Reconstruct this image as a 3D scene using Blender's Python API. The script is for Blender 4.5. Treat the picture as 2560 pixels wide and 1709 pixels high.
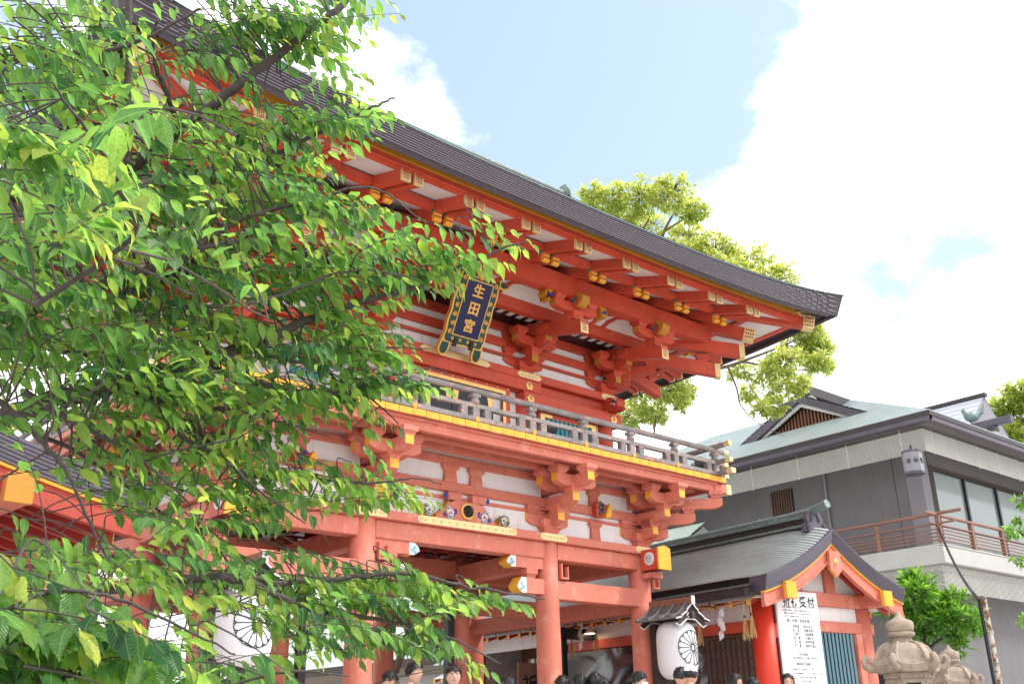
import bpy, math, random
from mathutils import Vector, Matrix
PI = math.pi; rad = math.radians
SC = bpy.context.scene; COL = SC.collection
for o in list(bpy.data.objects): bpy.data.objects.remove(o)

# ------------------------------------------------------------------ camera, sky, sun, exposure
CAM = Vector((-9.604, -12.4, 0.85))
FPX, W0, H0 = 2489.0, 2560.0, 1709.0
YAW, PITCH, ROLL = 0.71639, 0.37364, -0.0204
def _basis():
    cy, sy = math.cos(YAW), math.sin(YAW); cp, sp = math.cos(PITCH), math.sin(PITCH); cr, sr = math.cos(ROLL), math.sin(ROLL)
    A = Matrix(((cy, -sy, 0), (0, 0, -1), (sy, cy, 0)))
    B = Matrix(((1, 0, 0), (0, cp, sp), (0, -sp, cp)))
    C = Matrix(((cr, -sr, 0), (sr, cr, 0), (0, 0, 1)))
    return C @ B @ A
MB3 = _basis()
def sight(u, v):                       # world direction seen at photo pixel u, v (2560 x 1709)
    return MB3.transposed() @ Vector(((u - W0/2)/FPX, (v - H0/2)/FPX, 1.0))
def at(u, v, d):                       # the place at depth d in metres
    return CAM + sight(u, v) * d
def atz(u, v, z):
    s = sight(u, v); return CAM + s * ((z - CAM.z)/s.z)
def aty(u, v, y):
    s = sight(u, v); return CAM + s * ((y - CAM.y)/s.y)
K = 2560/2349.0
cam = bpy.data.objects.new('camera', bpy.data.cameras.new('camera')); COL.objects.link(cam)
r0, r1, r2 = MB3[0], -MB3[1], -MB3[2]
cam.matrix_world = Matrix(((r0.x, r1.x, r2.x, CAM.x), (r0.y, r1.y, r2.y, CAM.y), (r0.z, r1.z, r2.z, CAM.z), (0, 0, 0, 1)))
cam.data.lens = 35.0; cam.data.sensor_width = 36.0; cam.data.clip_end = 3000; cam.data.clip_start = 0.05
SC.camera = cam

SUN_DIR = Vector((0.66, -0.62, 0.98)).normalized()         # towards the sun
sun_el = math.asin(SUN_DIR.z); sun_az = math.atan2(SUN_DIR.x, SUN_DIR.y)
world = bpy.data.worlds.new('World'); SC.world = world; world.use_nodes = True
def build_world():
    nt = world.node_tree; N = nt.nodes; L = nt.links; N.clear()
    out = N.new('ShaderNodeOutputWorld'); mix = N.new('ShaderNodeMixShader')
    b1 = N.new('ShaderNodeBackground'); b2 = N.new('ShaderNodeBackground')
    sky = N.new('ShaderNodeTexSky'); sky.sky_type = 'NISHITA'; sky.sun_disc = False
    sky.sun_elevation = sun_el; sky.sun_rotation = sun_az; sky.air_density = 0.8; sky.dust_density = 2.2; sky.ozone_density = 2.0
    b1.inputs[1].default_value = 0.15
    haze = N.new('ShaderNodeMix'); haze.data_type = 'RGBA'; haze.inputs[0].default_value = 0.42
    L.new(sky.outputs[0], haze.inputs[6]); haze.inputs[7].default_value = (2.9, 3.5, 3.9, 1); L.new(haze.outputs[2], b1.inputs[0])
    b2.inputs[0].default_value = (0.98, 0.985, 1.0, 1); b2.inputs[1].default_value = 1.0
    tc = N.new('ShaderNodeTexCoord')
    mp = N.new('ShaderNodeMapping'); mp.inputs['Location'].default_value = (0.37, 0.21, 0.9); mp.inputs['Scale'].default_value = (1, 1, 1.6)
    L.new(tc.outputs['Generated'], mp.inputs[0])
    n1 = N.new('ShaderNodeTexNoise'); n1.inputs['Scale'].default_value = 3.4; n1.inputs['Detail'].default_value = 10; n1.inputs['Roughness'].default_value = 0.60
    L.new(mp.outputs[0], n1.inputs[0])
    def patch(u, v, hard):                                  # a clear patch of sky about one direction
        d = sight(u, v).normalized()
        dt = N.new('ShaderNodeVectorMath'); dt.operation = 'DOT_PRODUCT'; dt.inputs[1].default_value = d
        L.new(tc.outputs['Generated'], dt.inputs[0])
        mr = N.new('ShaderNodeMapRange'); mr.interpolation_type = 'SMOOTHSTEP'
        mr.inputs[1].default_value = math.cos(hard*1.35); mr.inputs[2].default_value = math.cos(hard*0.30)
        mr.inputs[3].default_value = 0; mr.inputs[4].default_value = 1
        L.new(dt.outputs['Value'], mr.inputs[0]); return mr.outputs[0]
    def mx(a, b, op):
        m = N.new('ShaderNodeMath'); m.operation = op
        for i, x in enumerate((a, b)):
            if isinstance(x, (int, float)): m.inputs[i].default_value = x
            else: L.new(x, m.inputs[i])
        return m.outputs[0]
    p = mx(patch(1430, 30, 0.27), patch(1200, 240, 0.125), 'MAXIMUM')
    p = mx(p, patch(1740, 130, 0.165), 'MAXIMUM')
    p = mx(p, mx(patch(2265, 620, 0.085), 0.62, 'MULTIPLY'), 'MAXIMUM')
    f = mx(mx(mx(n1.outputs[0], 1.9, 'MULTIPLY'), -0.24, 'ADD'), mx(p, 0.62, 'MULTIPLY'), 'SUBTRACT')
    for (u, v, r_, k_) in ((980, 290, 0.07, 0.30), (560, 60, 0.12, 0.35), (1150, 300, 0.06, 0.22), (1600, 110, 0.035, 0.16), (1570, 240, 0.022, 0.12), (1500, 90, 0.02, 0.2), (2250, 150, 0.14, 0.35), (1950, 480, 0.12, 0.2)):
        f = mx(f, mx(patch(u, v, r_), k_, 'MULTIPLY'), 'ADD')
    mr = N.new('ShaderNodeMapRange'); mr.interpolation_type = 'SMOOTHSTEP'
    mr.inputs[1].default_value = 0.36; mr.inputs[2].default_value = 0.66
    L.new(f, mr.inputs[0]); L.new(mr.outputs[0], mix.inputs[0])
    n2 = N.new('ShaderNodeTexNoise'); n2.inputs['Scale'].default_value = 6; n2.inputs['Detail'].default_value = 6
    L.new(mp.outputs[0], n2.inputs[0])
    st = N.new('ShaderNodeMapRange'); st.inputs[1].default_value = 0.3; st.inputs[2].default_value = 0.7; st.inputs[3].default_value = 0.86; st.inputs[4].default_value = 1.06
    L.new(n2.outputs[0], st.inputs[0]); L.new(st.outputs[0], b2.inputs[1])
    L.new(b1.outputs[0], mix.inputs[1]); L.new(b2.outputs[0], mix.inputs[2]); L.new(mix.outputs[0], out.inputs[0])
build_world()
sl = bpy.data.lights.new('sun', 'SUN'); sl.energy = 1.5; sl.angle = rad(10); sl.color = (1.0, 0.95, 0.88)
so = bpy.data.objects.new('sun', sl); COL.objects.link(so); so.rotation_euler = SUN_DIR.to_track_quat('Z', 'Y').to_euler()
SC.view_settings.view_transform = 'Standard'; SC.view_settings.look = 'None'
SC.view_settings.exposure = 1.2; SC.view_settings.gamma = 1.0; SC.view_settings.use_curve_mapping = False
SC.cycles.max_bounces = 8; SC.cycles.diffuse_bounces = 4; SC.cycles.transparent_max_bounces = 8

# ------------------------------------------------------------------ mesh builder and object helpers
class MB:
    def __init__(s): s.v = []; s.f = []; s.m = []; s.uv = None
    def poly(s, pts, mi=0):
        b = len(s.v); s.v += [tuple(p) for p in pts]; s.f.append(tuple(range(b, b+len(pts)))); s.m.append(mi); return s
    def hexa(s, p, mi=0, front=None):      # 8 points: bottom ring then top ring; front = material of side 0-1
        b = len(s.v); s.v += [tuple(q) for q in p]
        F = [(0, 3, 2, 1), (4, 5, 6, 7), (0, 1, 5, 4), (1, 2, 6, 5), (2, 3, 7, 6), (3, 0, 4, 7)]
        for k, q in enumerate(F):
            s.f.append(tuple(b+i for i in q)); s.m.append(front if (front is not None and k == 2) else mi)
        return s
    def box(s, x0, x1, y0, y1, z0, z1, mi=0, front=None):
        return s.hexa([(x0, y0, z0), (x1, y0, z0), (x1, y1, z0), (x0, y1, z0), (x0, y0, z1), (x1, y0, z1), (x1, y1, z1), (x0, y1, z1)], mi, front)
    def cbox(s, x0, x1, y0, y1, z0, z1, c=0.012, mi=0):       # box with chamfered long edges
        dx, dy, dz = x1-x0, y1-y0, z1-z0
        if dx >= dy and dx >= dz: ax, P = 0, (y0, y1, z0, z1)
        elif dy >= dz: ax, P = 1, (x0, x1, z0, z1)
        else: ax, P = 2, (x0, x1, y0, y1)
        a0, a1, b0, b1 = P
        ring = [(a0+c, b0), (a1-c, b0), (a1, b0+c), (a1, b1-c), (a1-c, b1), (a0+c, b1), (a0, b1-c), (a0, b0+c)]
        return s.prism(ring, ax, (x0, y0, z0)[ax], (x1, y1, z1)[ax], mi)
    def prism(s, ring, ax, e0, e1, mi=0, end0=None, end1=None):    # 2-D ring extruded along axis ax
        def pt(a, b, e): return ((e, a, b), (a, e, b), (a, b, e))[ax]
        n = len(ring); b = len(s.v)
        s.v += [pt(a, c, e0) for a, c in ring] + [pt(a, c, e1) for a, c in ring]
        for i in range(n):
            j = (i+1) % n; s.f.append((b+i, b+j, b+n+j, b+n+i)); s.m.append(mi)
        s.f.append(tuple(b+n-1-i for i in range(n))); s.m.append(mi if end0 is None else end0)
        s.f.append(tuple(b+n+i for i in range(n))); s.m.append(mi if end1 is None else end1)
        return s
    def beam(s, p, q, w, h, mi=0, end=None, up=Vector((0, 0, 1))):    # square beam from p to q, end = material of the q end
        p, q = Vector(p), Vector(q); d = (q-p).normalized(); sd = d.cross(up).normalized()*w/2; u = sd.cross(d).normalized()*h/2
        b = len(s.v)
        for c in (p, q): s.v += [tuple(c-sd-u), tuple(c+sd-u), tuple(c+sd+u), tuple(c-sd+u)]
        for k, F in enumerate([(0, 1, 2, 3), (4, 7, 6, 5), (0, 4, 5, 1), (1, 5, 6, 2), (2, 6, 7, 3), (3, 7, 4, 0)]):
            s.f.append(tuple(b+i for i in F)); s.m.append(end if (k == 1 and end is not None) else mi)
        return s
    def tube(s, path, r, n=8, mi=0, cap=True):
        P = [Vector(p) for p in path]; m = len(P)
        R = r if isinstance(r, (list, tuple)) else [r]*m
        b = len(s.v); up = Vector((0.13, 0.21, 0.97))
        for i, p in enumerate(P):
            t = (P[min(i+1, m-1)]-P[max(i-1, 0)])
            t = t.normalized() if t.length > 1e-9 else Vector((0, 0, 1))
            a = t.cross(up)
            if a.length < 0.05: a = t.cross(Vector((1, 0, 0)))
            a.normalize(); c = t.cross(a); up = a.cross(t).normalized()
            for k in range(n):
                g = 2*PI*k/n; s.v.append(tuple(p+(a*math.cos(g)+c*math.sin(g))*R[i]))
        for i in range(m-1):
            for k in range(n):
                j = (k+1) % n; s.f.append((b+i*n+k, b+i*n+j, b+(i+1)*n+j, b+(i+1)*n+k)); s.m.append(mi)
        if cap:
            s.f.append(tuple(b+n-1-k for k in range(n))); s.m.append(mi)
            s.f.append(tuple(b+(m-1)*n+k for k in range(n))); s.m.append(mi)
        return s
    def lathe(s, prof, n=24, c=(0, 0, 0), mi=0, lob=None):     # profile (r, z) about a vertical axis
        b = len(s.v); m = len(prof)
        for r, z in prof:
            for k in range(n):
                g = 2*PI*k/n; q = r*(lob(g, z) if lob else 1.0)
                s.v.append((c[0]+q*math.cos(g), c[1]+q*math.sin(g), c[2]+z))
        for i in range(m-1):
            for k in range(n):
                j = (k+1) % n; s.f.append((b+i*n+k, b+i*n+j, b+(i+1)*n+j, b+(i+1)*n+k)); s.m.append(mi)
        s.f.append(tuple(b+n-1-k for k in range(n))); s.m.append(mi)
        s.f.append(tuple(b+(m-1)*n+k for k in range(n))); s.m.append(mi)
        return s
    def grid(s, fn, nu, nv, mi=0):
        b = len(s.v)
        for i in range(nu+1):
            for j in range(nv+1): s.v.append(tuple(fn(i/nu, j/nv)))
        for i in range(nu):
            for j in range(nv):
                q = b+i*(nv+1)+j; s.f.append((q, q+nv+1, q+nv+2, q+1)); s.m.append(mi)
        return s
    def ball(s, c, r, n=10, m=7, mi=0):
        rx, ry, rz = r if isinstance(r, (tuple, list)) else (r, r, r)
        b = len(s.v)
        for i in range(m+1):
            t = PI*i/m
            for k in range(n):
                g = 2*PI*k/n; s.v.append((c[0]+rx*math.sin(t)*math.cos(g), c[1]+ry*math.sin(t)*math.sin(g), c[2]+rz*math.cos(t)))
        for i in range(m):
            for k in range(n):
                j = (k+1) % n; s.f.append((b+i*n+j, b+i*n+k, b+(i+1)*n+k, b+(i+1)*n+j)); s.m.append(mi)
        return s
    def xf(s, M, start=0):
        s.v[start:] = [tuple(M @ Vector(p)) for p in s.v[start:]]; return s
    def add(s, o, M=None):
        b = len(s.v); s.v += [tuple(M @ Vector(p)) for p in o.v] if M else list(o.v)
        s.f += [tuple(i+b for i in q) for q in o.f]; s.m += o.m; return s
    def mesh(s, name, mats, smooth=False):
        me = bpy.data.meshes.new(name); me.from_pydata(s.v, [], s.f)
        for m in (mats if isinstance(mats, (list, tuple)) else [mats]): me.materials.append(m)
        me.polygons.foreach_set('material_index', s.m)
        if smooth is True: me.polygons.foreach_set('use_smooth', [True]*len(s.f))
        me.update()
        if smooth == 'auto': me.polygons.foreach_set('use_smooth', [True]*len(s.f)); me.set_sharp_from_angle(angle=rad(38))
        return me
    def build(s, name, mats, parent=None, smooth=False, loc=None, M=None):
        return inst(name, s.mesh(name, mats, smooth), parent, loc, M)
def inst(name, me, parent=None, loc=None, M=None):
    o = bpy.data.objects.new(name, me); COL.objects.link(o)
    if parent is not None: o.parent = parent
    if M is not None: o.matrix_local = M
    elif loc is not None: o.location = loc
    return o
def tag(o, label=None, cat=None, group=None, kind=None):
    if label: o['label'] = label
    if cat: o['category'] = cat
    if group: o['group'] = group
    if kind: o['kind'] = kind
    return o
def thing(name, label, cat, loc=(0, 0, 0), rz=0, group=None):
    o = bpy.data.objects.new(name, None); COL.objects.link(o); o.location = loc; o.rotation_euler = (0, 0, rz); o.empty_display_size = 0.2
    return tag(o, label, cat, group)
def struct(o): o['kind'] = 'structure'; return o
def T(x, y, z): return Matrix.Translation((x, y, z))
def RZ(a): return Matrix.Rotation(a, 4, 'Z')
def RX(a): return Matrix.Rotation(a, 4, 'X')
def RY(a): return Matrix.Rotation(a, 4, 'Y')
def lerp(a, b, t): return a+(b-a)*t

# ------------------------------------------------------------------ materials
def mat(name, col, rough=0.55, metal=0.0, var=0.12, scale=4.0, col2=None, mixr=(0.45, 0.62), bump=0.0, bscale=40.0, stretch=(1, 1, 1), spec=0.4, each=0.0, grime=None):
    m = bpy.data.materials.new(name); m.use_nodes = True; nt = m.node_tree; N = nt.nodes; L = nt.links
    p = N['Principled BSDF']; p.inputs['Roughness'].default_value = rough; p.inputs['Metallic'].default_value = metal
    p.inputs['Specular IOR Level'].default_value = spec
    tc = N.new('ShaderNodeTexCoord'); mp = N.new('ShaderNodeMapping'); mp.inputs['Scale'].default_value = stretch; L.new(tc.outputs['Object'], mp.inputs[0])
    oi = N.new('ShaderNodeObjectInfo')
    if each:                                                   # shift the grain from piece to piece
        vm = N.new('ShaderNodeVectorMath'); vm.operation = 'ADD'; sc_ = N.new('ShaderNodeMath'); sc_.operation = 'MULTIPLY'; sc_.inputs[1].default_value = 37.0
        L.new(oi.outputs['Random'], sc_.inputs[0]); L.new(mp.outputs[0], vm.inputs[0]); L.new(sc_.outputs[0], vm.inputs[1]); vec = vm.outputs[0]
    else: vec = mp.outputs[0]
    n = N.new('ShaderNodeTexNoise'); n.inputs['Scale'].default_value = scale; n.inputs['Detail'].default_value = 7; n.inputs['Roughness'].default_value = 0.62; L.new(vec, n.inputs[0])
    r = N.new('ShaderNodeValToRGB'); r.color_ramp.elements[0].position = 0.25; r.color_ramp.elements[1].position = 0.78
    c = Vector(col)
    r.color_ramp.elements[0].color = (*(c*(1-var)), 1); r.color_ramp.elements[1].color = (*[min(1, x*(1+var)) for x in c], 1)
    L.new(n.outputs[0], r.inputs[0]); colout = r.outputs[0]
    if col2 is not None:
        n2 = N.new('ShaderNodeTexNoise'); n2.inputs['Scale'].default_value = scale*3.1; n2.inputs['Detail'].default_value = 9; n2.inputs['Roughness'].default_value = 0.7; L.new(vec, n2.inputs[0])
        mr = N.new('ShaderNodeMapRange'); mr.interpolation_type = 'SMOOTHSTEP'; mr.inputs[1].default_value = mixr[0]; mr.inputs[2].default_value = mixr[1]; L.new(n2.outputs[0], mr.inputs[0])
        mx = N.new('ShaderNodeMix'); mx.data_type = 'RGBA'; L.new(mr.outputs[0], mx.inputs[0]); L.new(colout, mx.inputs[6]); mx.inputs[7].default_value = (*col2, 1); colout = mx.outputs[2]
    if grime is not None:                                       # rain streaks and soot, with their own shape
        gm = N.new('ShaderNodeMapping'); gm.inputs['Scale'].default_value = (3.2, 3.2, 0.55); L.new(tc.outputs['Object'], gm.inputs[0])
        n3 = N.new('ShaderNodeTexNoise'); n3.inputs['Scale'].default_value = 2.6; n3.inputs['Detail'].default_value = 8; n3.inputs['Roughness'].default_value = 0.68; L.new(gm.outputs[0], n3.inputs[0])
        m3 = N.new('ShaderNodeMapRange'); m3.interpolation_type = 'SMOOTHSTEP'; m3.inputs[1].default_value = 0.50; m3.inputs[2].default_value = 0.74; m3.inputs[4].default_value = 0.55; L.new(n3.outputs[0], m3.inputs[0])
        x3 = N.new('ShaderNodeMix'); x3.data_type = 'RGBA'; L.new(m3.outputs[0], x3.inputs[0]); L.new(colout, x3.inputs[6]); x3.inputs[7].default_value = (*grime, 1); colout = x3.outputs[2]
    if each:
        hs = N.new('ShaderNodeHueSaturation'); vr = N.new('ShaderNodeMapRange'); vr.inputs[3].default_value = 1-each; vr.inputs[4].default_value = 1+each
        L.new(oi.outputs['Random'], vr.inputs[0]); L.new(vr.outputs[0], hs.inputs['Value']); L.new(colout, hs.inputs['Color']); colout = hs.outputs[0]
    L.new(colout, p.inputs['Base Color'])
    rr = N.new('ShaderNodeMapRange'); rr.inputs[3].default_value = max(0.03, rough-0.12); rr.inputs[4].default_value = min(1, rough+0.15)
    L.new(n.outputs[0], rr.inputs[0]); L.new(rr.outputs[0], p.inputs['Roughness'])
    if bump:
        nb = N.new('ShaderNodeTexNoise'); nb.inputs['Scale'].default_value = bscale; nb.inputs['Detail'].default_value = 5; L.new(vec, nb.inputs[0])
        b = N.new('ShaderNodeBump'); b.inputs['Strength'].default_value = bump; b.inputs['Distance'].default_value = 0.02
        L.new(nb.outputs[0], b.inputs['Height']); L.new(b.outputs[0], p.inputs['Normal'])
    return m
VERM = mat('vermilion_paint', (0.56, 0.080, 0.042), 0.5, var=0.20, scale=1.6, col2=(0.66, 0.17, 0.11), mixr=(0.58, 0.78), bump=0.2, bscale=25, each=0.08, grime=(0.33, 0.045, 0.03))
FADE = mat('faded_vermilion_paint', (0.60, 0.180, 0.125), 0.6, var=0.10, scale=1.2, col2=(0.74, 0.33, 0.25), mixr=(0.50, 0.75), bump=0.18, bscale=25, each=0.07, grime=(0.45, 0.11, 0.075))
VERMSH = mat('shade_darkened_vermilion', (0.40, 0.055, 0.032), 0.55, var=0.18, scale=1.6, bump=0.15, grime=(0.2, 0.03, 0.02))  # vermilion with the shade over the left side building put into its colour
DRED = mat('deep_red_paint', (0.36, 0.035, 0.025), 0.55, var=0.15, scale=2, bump=0.1)
BRED = mat('bright_red_gloss_paint', (0.70, 0.045, 0.020), 0.46, var=0.05, scale=2)
YEL = mat('yellow_paint', (0.80, 0.40, 0.04), 0.55, var=0.16, scale=6, col2=(0.55, 0.36, 0.12), mixr=(0.60, 0.75))
OCH = mat('ochre_paint', (0.50, 0.22, 0.025), 0.55, var=0.10, scale=2)
WHI = mat('white_plaster', (0.78, 0.77, 0.78), 0.85, var=0.05, scale=1.5, col2=(0.66, 0.64, 0.62), mixr=(0.58, 0.82), bump=0.06, bscale=60, grime=(0.52, 0.50, 0.47))
SOFF = mat('white_soffit_board', (0.74, 0.72, 0.73), 0.8, var=0.04, scale=3)
GOLD = mat('gilded_metal', (0.83, 0.55, 0.20), 0.38, metal=0.75, var=0.16, scale=14, bump=0.35, bscale=55)
PGOLD = mat('pale_gilt', (0.82, 0.64, 0.33), 0.5, metal=0.35, var=0.15, scale=9, bump=0.2, bscale=60)
BRASS = mat('old_brass', (0.36, 0.25, 0.09), 0.45, metal=0.6, var=0.2, scale=20)
BLK = mat('black_lacquer', (0.012, 0.014, 0.022), 0.3, var=0.2)
COPB = mat('brown_copper_sheet', (0.098, 0.085, 0.112), 0.5, metal=0.15, var=0.16, scale=3, col2=(0.15, 0.17, 0.19), mixr=(0.60, 0.80), bump=0.05, each=0.07)
COPD = mat('dark_copper_sheet', (0.045, 0.038, 0.042), 0.5, metal=0.2, var=0.2, scale=3, col2=(0.10, 0.15, 0.14), mixr=(0.66, 0.8))
PAT = mat('patina_copper_sheet', (0.40, 0.46, 0.475), 0.5, metal=0.15, var=0.16, scale=1.6, col2=(0.45, 0.52, 0.50), mixr=(0.45, 0.7), each=0.05)
PATD = mat('green_patina_copper', (0.15, 0.205, 0.20), 0.55, metal=0.2, var=0.25, scale=5, col2=(0.28, 0.36, 0.345), mixr=(0.5, 0.7))
RAIL = mat('weathered_grey_timber', (0.27, 0.25, 0.25), 0.8, var=0.45, scale=3, stretch=(1, 2, 2), col2=(0.62, 0.30, 0.24), mixr=(0.555, 0.61), bump=0.3, bscale=30, each=0.12)
TEAL = mat('teal_paint', (0.02, 0.30, 0.34), 0.45, var=0.1)
BLUG = mat('blue_grey_paint', (0.16, 0.30, 0.36), 0.5, var=0.08)
NAVY = mat('navy_enamel', (0.006, 0.012, 0.075), 0.35, var=0.1)
DGRN = mat('dark_green_lacquer', (0.012, 0.07, 0.055), 0.4, var=0.15)
SIGNG = mat('gold_leaf', (0.80, 0.46, 0.12), 0.4, metal=0.35, var=0.12, scale=12, bump=0.15)
BLUE = mat('cobalt_paint', (0.02, 0.06, 0.33), 0.5, var=0.1)
LBLU = mat('light_blue_paint', (0.25, 0.52, 0.68), 0.5, var=0.2, scale=20)
GRN = mat('green_paint', (0.03, 0.20, 0.15), 0.5, var=0.1)
DWOOD = mat('dark_timber', (0.05, 0.036, 0.032), 0.7, var=0.3, scale=4, stretch=(1, 1, 6), bump=0.3, bscale=30)
GWOOD = mat('grey_weathered_board', (0.115, 0.105, 0.115), 0.75, var=0.3, scale=5, col2=(0.22, 0.20, 0.20), mixr=(0.5, 0.7), bump=0.4, bscale=35)
BWOOD = mat('brown_timber', (0.24, 0.10, 0.055), 0.6, var=0.25, scale=6, bump=0.2)
PAPER = mat('lantern_paper', (0.76, 0.76, 0.80), 0.8, var=0.03, scale=3)
WPAP = mat('white_paper', (0.82, 0.81, 0.84), 0.8, var=0.02)
INK = mat('black_ink', (0.012, 0.012, 0.018), 0.7, var=0.1)
STONE = mat('lichened_granite', (0.37, 0.30, 0.235), 0.9, var=0.28, scale=5, col2=(0.12, 0.105, 0.095), mixr=(0.53, 0.70), bump=0.5, bscale=70)
PAVE = mat('pale_granite_paving', (0.50, 0.47, 0.43), 0.85, var=0.12, scale=0.8, bump=0.2)
CONC = mat('grey_concrete', (0.42, 0.42, 0.40), 0.85, var=0.1, scale=1.2, col2=(0.30, 0.29, 0.27), mixr=(0.58, 0.8), bump=0.1)
GWALL = mat('dark_grey_render', (0.165, 0.158, 0.165), 0.9, var=0.14, scale=1.0, bump=0.15, bscale=90, grime=(0.11, 0.105, 0.108))
GWALL2 = mat('mid_grey_render', (0.23, 0.225, 0.25), 0.9, var=0.06, scale=1.0, bump=0.1)
ALU = mat('pale_louvre_metal', (0.62, 0.62, 0.58), 0.5, metal=0.2, var=0.12, scale=2, col2=(0.42, 0.27, 0.12), mixr=(0.68, 0.80))
RUST = mat('rusty_painted_steel', (0.55, 0.52, 0.47), 0.7, var=0.15, scale=5, col2=(0.22, 0.075, 0.03), mixr=(0.48, 0.56), bump=0.2)
RAILB = mat('red_brown_rail_paint', (0.24, 0.115, 0.085), 0.55, var=0.2, scale=5)
GLASS = mat('shaded_window_glass', (0.20, 0.25, 0.25), 0.08, var=0.05, spec=0.8)
BLIND = mat('pale_window_blind', (0.42, 0.48, 0.47), 0.7, var=0.04)
DGLASS = mat('dark_plastic_sheet', (0.05, 0.04, 0.035), 0.06, var=0.2, spec=0.9)
ROPE = mat('straw_rope', (0.50, 0.33, 0.14), 0.85, var=0.25, scale=30, bump=0.4)
BARK = mat('grey_brown_bark', (0.085, 0.068, 0.066), 0.85, var=0.4, scale=14, col2=(0.14, 0.125, 0.12), mixr=(0.55, 0.72), bump=0.6, bscale=60)
BARK2 = mat('pale_brown_bark', (0.17, 0.125, 0.095), 0.9, var=0.4, scale=6, bump=0.8, bscale=25)
SKIN = mat('skin', (0.58, 0.34, 0.25), 0.5, var=0.05)
LIPS = mat('lips', (0.42, 0.15, 0.13), 0.5, var=0.05)
HAIR = mat('black_hair', (0.010, 0.009, 0.010), 0.35, var=0.3, scale=30, stretch=(1, 1, 0.2), bump=0.5, bscale=90)
EYE = mat('dark_eye', (0.01, 0.008, 0.008), 0.2, var=0)
EYEW = mat('eye_white', (0.6, 0.58, 0.56), 0.4, var=0)
SHIRT = mat('white_shirt', (0.74, 0.76, 0.80), 0.85, var=0.04)
SHIRTB = mat('pale_blue_shirt', (0.42, 0.48, 0.68), 0.85, var=0.05)
DARKC = mat('dark_cloth', (0.03, 0.03, 0.04), 0.85, var=0.2)
MASKW = mat('face_mask_cloth', (0.75, 0.76, 0.80), 0.8, var=0.02)
LAMPM = bpy.data.materials.new('lit_lamp'); LAMPM.use_nodes = True
LAMPM.node_tree.nodes['Principled BSDF'].inputs['Emission Color'].default_value = (1, 0.72, 0.38, 1); LAMPM.node_tree.nodes['Principled BSDF'].inputs['Emission Strength'].default_value = 6

def leaf_mat(name, dark, mid, young, trans=0.5, veins=True, tcol=None):
    m = bpy.data.materials.new(name); m.use_nodes = True; nt = m.node_tree; N = nt.nodes; L = nt.links
    p = N['Principled BSDF']; out = N['Material Output']
    a = N.new('ShaderNodeAttribute'); a.attribute_name = 'tone'
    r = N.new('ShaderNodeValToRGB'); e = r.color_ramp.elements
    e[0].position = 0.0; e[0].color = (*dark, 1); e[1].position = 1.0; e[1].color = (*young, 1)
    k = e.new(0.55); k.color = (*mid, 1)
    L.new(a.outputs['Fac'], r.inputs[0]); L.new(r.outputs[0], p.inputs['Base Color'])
    p.inputs['Roughness'].default_value = 0.33; p.inputs['Specular IOR Level'].default_value = 0.6
    tr = N.new('ShaderNodeBsdfTranslucent'); hs = N.new('ShaderNodeHueSaturation'); hs.inputs['Value'].default_value = 3.0; hs.inputs['Saturation'].default_value = 1.0; hs.inputs['Hue'].default_value = 0.485
    L.new(r.outputs[0], hs.inputs['Color']); L.new(hs.outputs[0], tr.inputs[0])
    mx = N.new('ShaderNodeMixShader'); mx.inputs[0].default_value = trans
    L.new(p.outputs[0], mx.inputs[1]); L.new(tr.outputs[0], mx.inputs[2]); L.new(mx.outputs[0], out.inputs[0])
    if veins:
        uv = N.new('ShaderNodeUVMap'); sp = N.new('ShaderNodeSeparateXYZ'); L.new(uv.outputs[0], sp.inputs[0])
        def M_(op, a_, b_=0.0):
            q = N.new('ShaderNodeMath'); q.operation = op
            for i, x in enumerate((a_, b_)):
                if isinstance(x, (int, float)): q.inputs[i].default_value = x
                else: L.new(x, q.inputs[i])
            return q.outputs[0]
        side = M_('ABSOLUTE', sp.outputs[0])
        w = M_('SINE', M_('MULTIPLY', M_('SUBTRACT', sp.outputs[1], M_('MULTIPLY', side, 0.28)), 62.0))
        vm = N.new('ShaderNodeMapRange'); vm.inputs[1].default_value = 0.55; vm.inputs[2].default_value = 1.0; vm.inputs[4].default_value = 0.14; L.new(w, vm.inputs[0])
        rib = N.new('ShaderNodeMapRange'); rib.inputs[1].default_value = 0.10; rib.inputs[2].default_value = 0.02; rib.inputs[4].default_value = 0.6; L.new(side, rib.inputs[0])
        tcn = N.new('ShaderNodeTexCoord'); nb = N.new('ShaderNodeTexNoise'); nb.inputs['Scale'].default_value = 14; nb.inputs['Detail'].default_value = 4; L.new(tcn.outputs['Object'], nb.inputs[0])
        nv = N.new('ShaderNodeMapRange'); nv.inputs[1].default_value = 0.3; nv.inputs[2].default_value = 0.7; nv.inputs[3].default_value = 0.72; nv.inputs[4].default_value = 1.25; L.new(nb.outputs[0], nv.inputs[0])
        h2 = N.new('ShaderNodeHueSaturation'); L.new(nv.outputs[0], h2.inputs['Value']); L.new(r.outputs[0], h2.inputs['Color'])
        mv = N.new('ShaderNodeMix'); mv.data_type = 'RGBA'; L.new(M_('MAXIMUM', vm.outputs[0], rib.outputs[0]), mv.inputs[0]); L.new(h2.outputs[0], mv.inputs[6]); mv.inputs[7].default_value = (0.17, 0.27, 0.07, 1)
        L.new(mv.outputs[2], p.inputs['Base Color']); L.new(mv.outputs[2], hs.inputs['Color'])
        b = N.new('ShaderNodeBump'); b.inputs['Strength'].default_value = 0.45; b.inputs['Distance'].default_value = 0.002
        L.new(w, b.inputs['Height']); L.new(b.outputs[0], p.inputs['Normal'])
    return m
CLEAF = leaf_mat('cherry_leaf', (0.018, 0.078, 0.030), (0.092, 0.215, 0.034), (0.31, 0.34, 0.05), 0.55)
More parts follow.
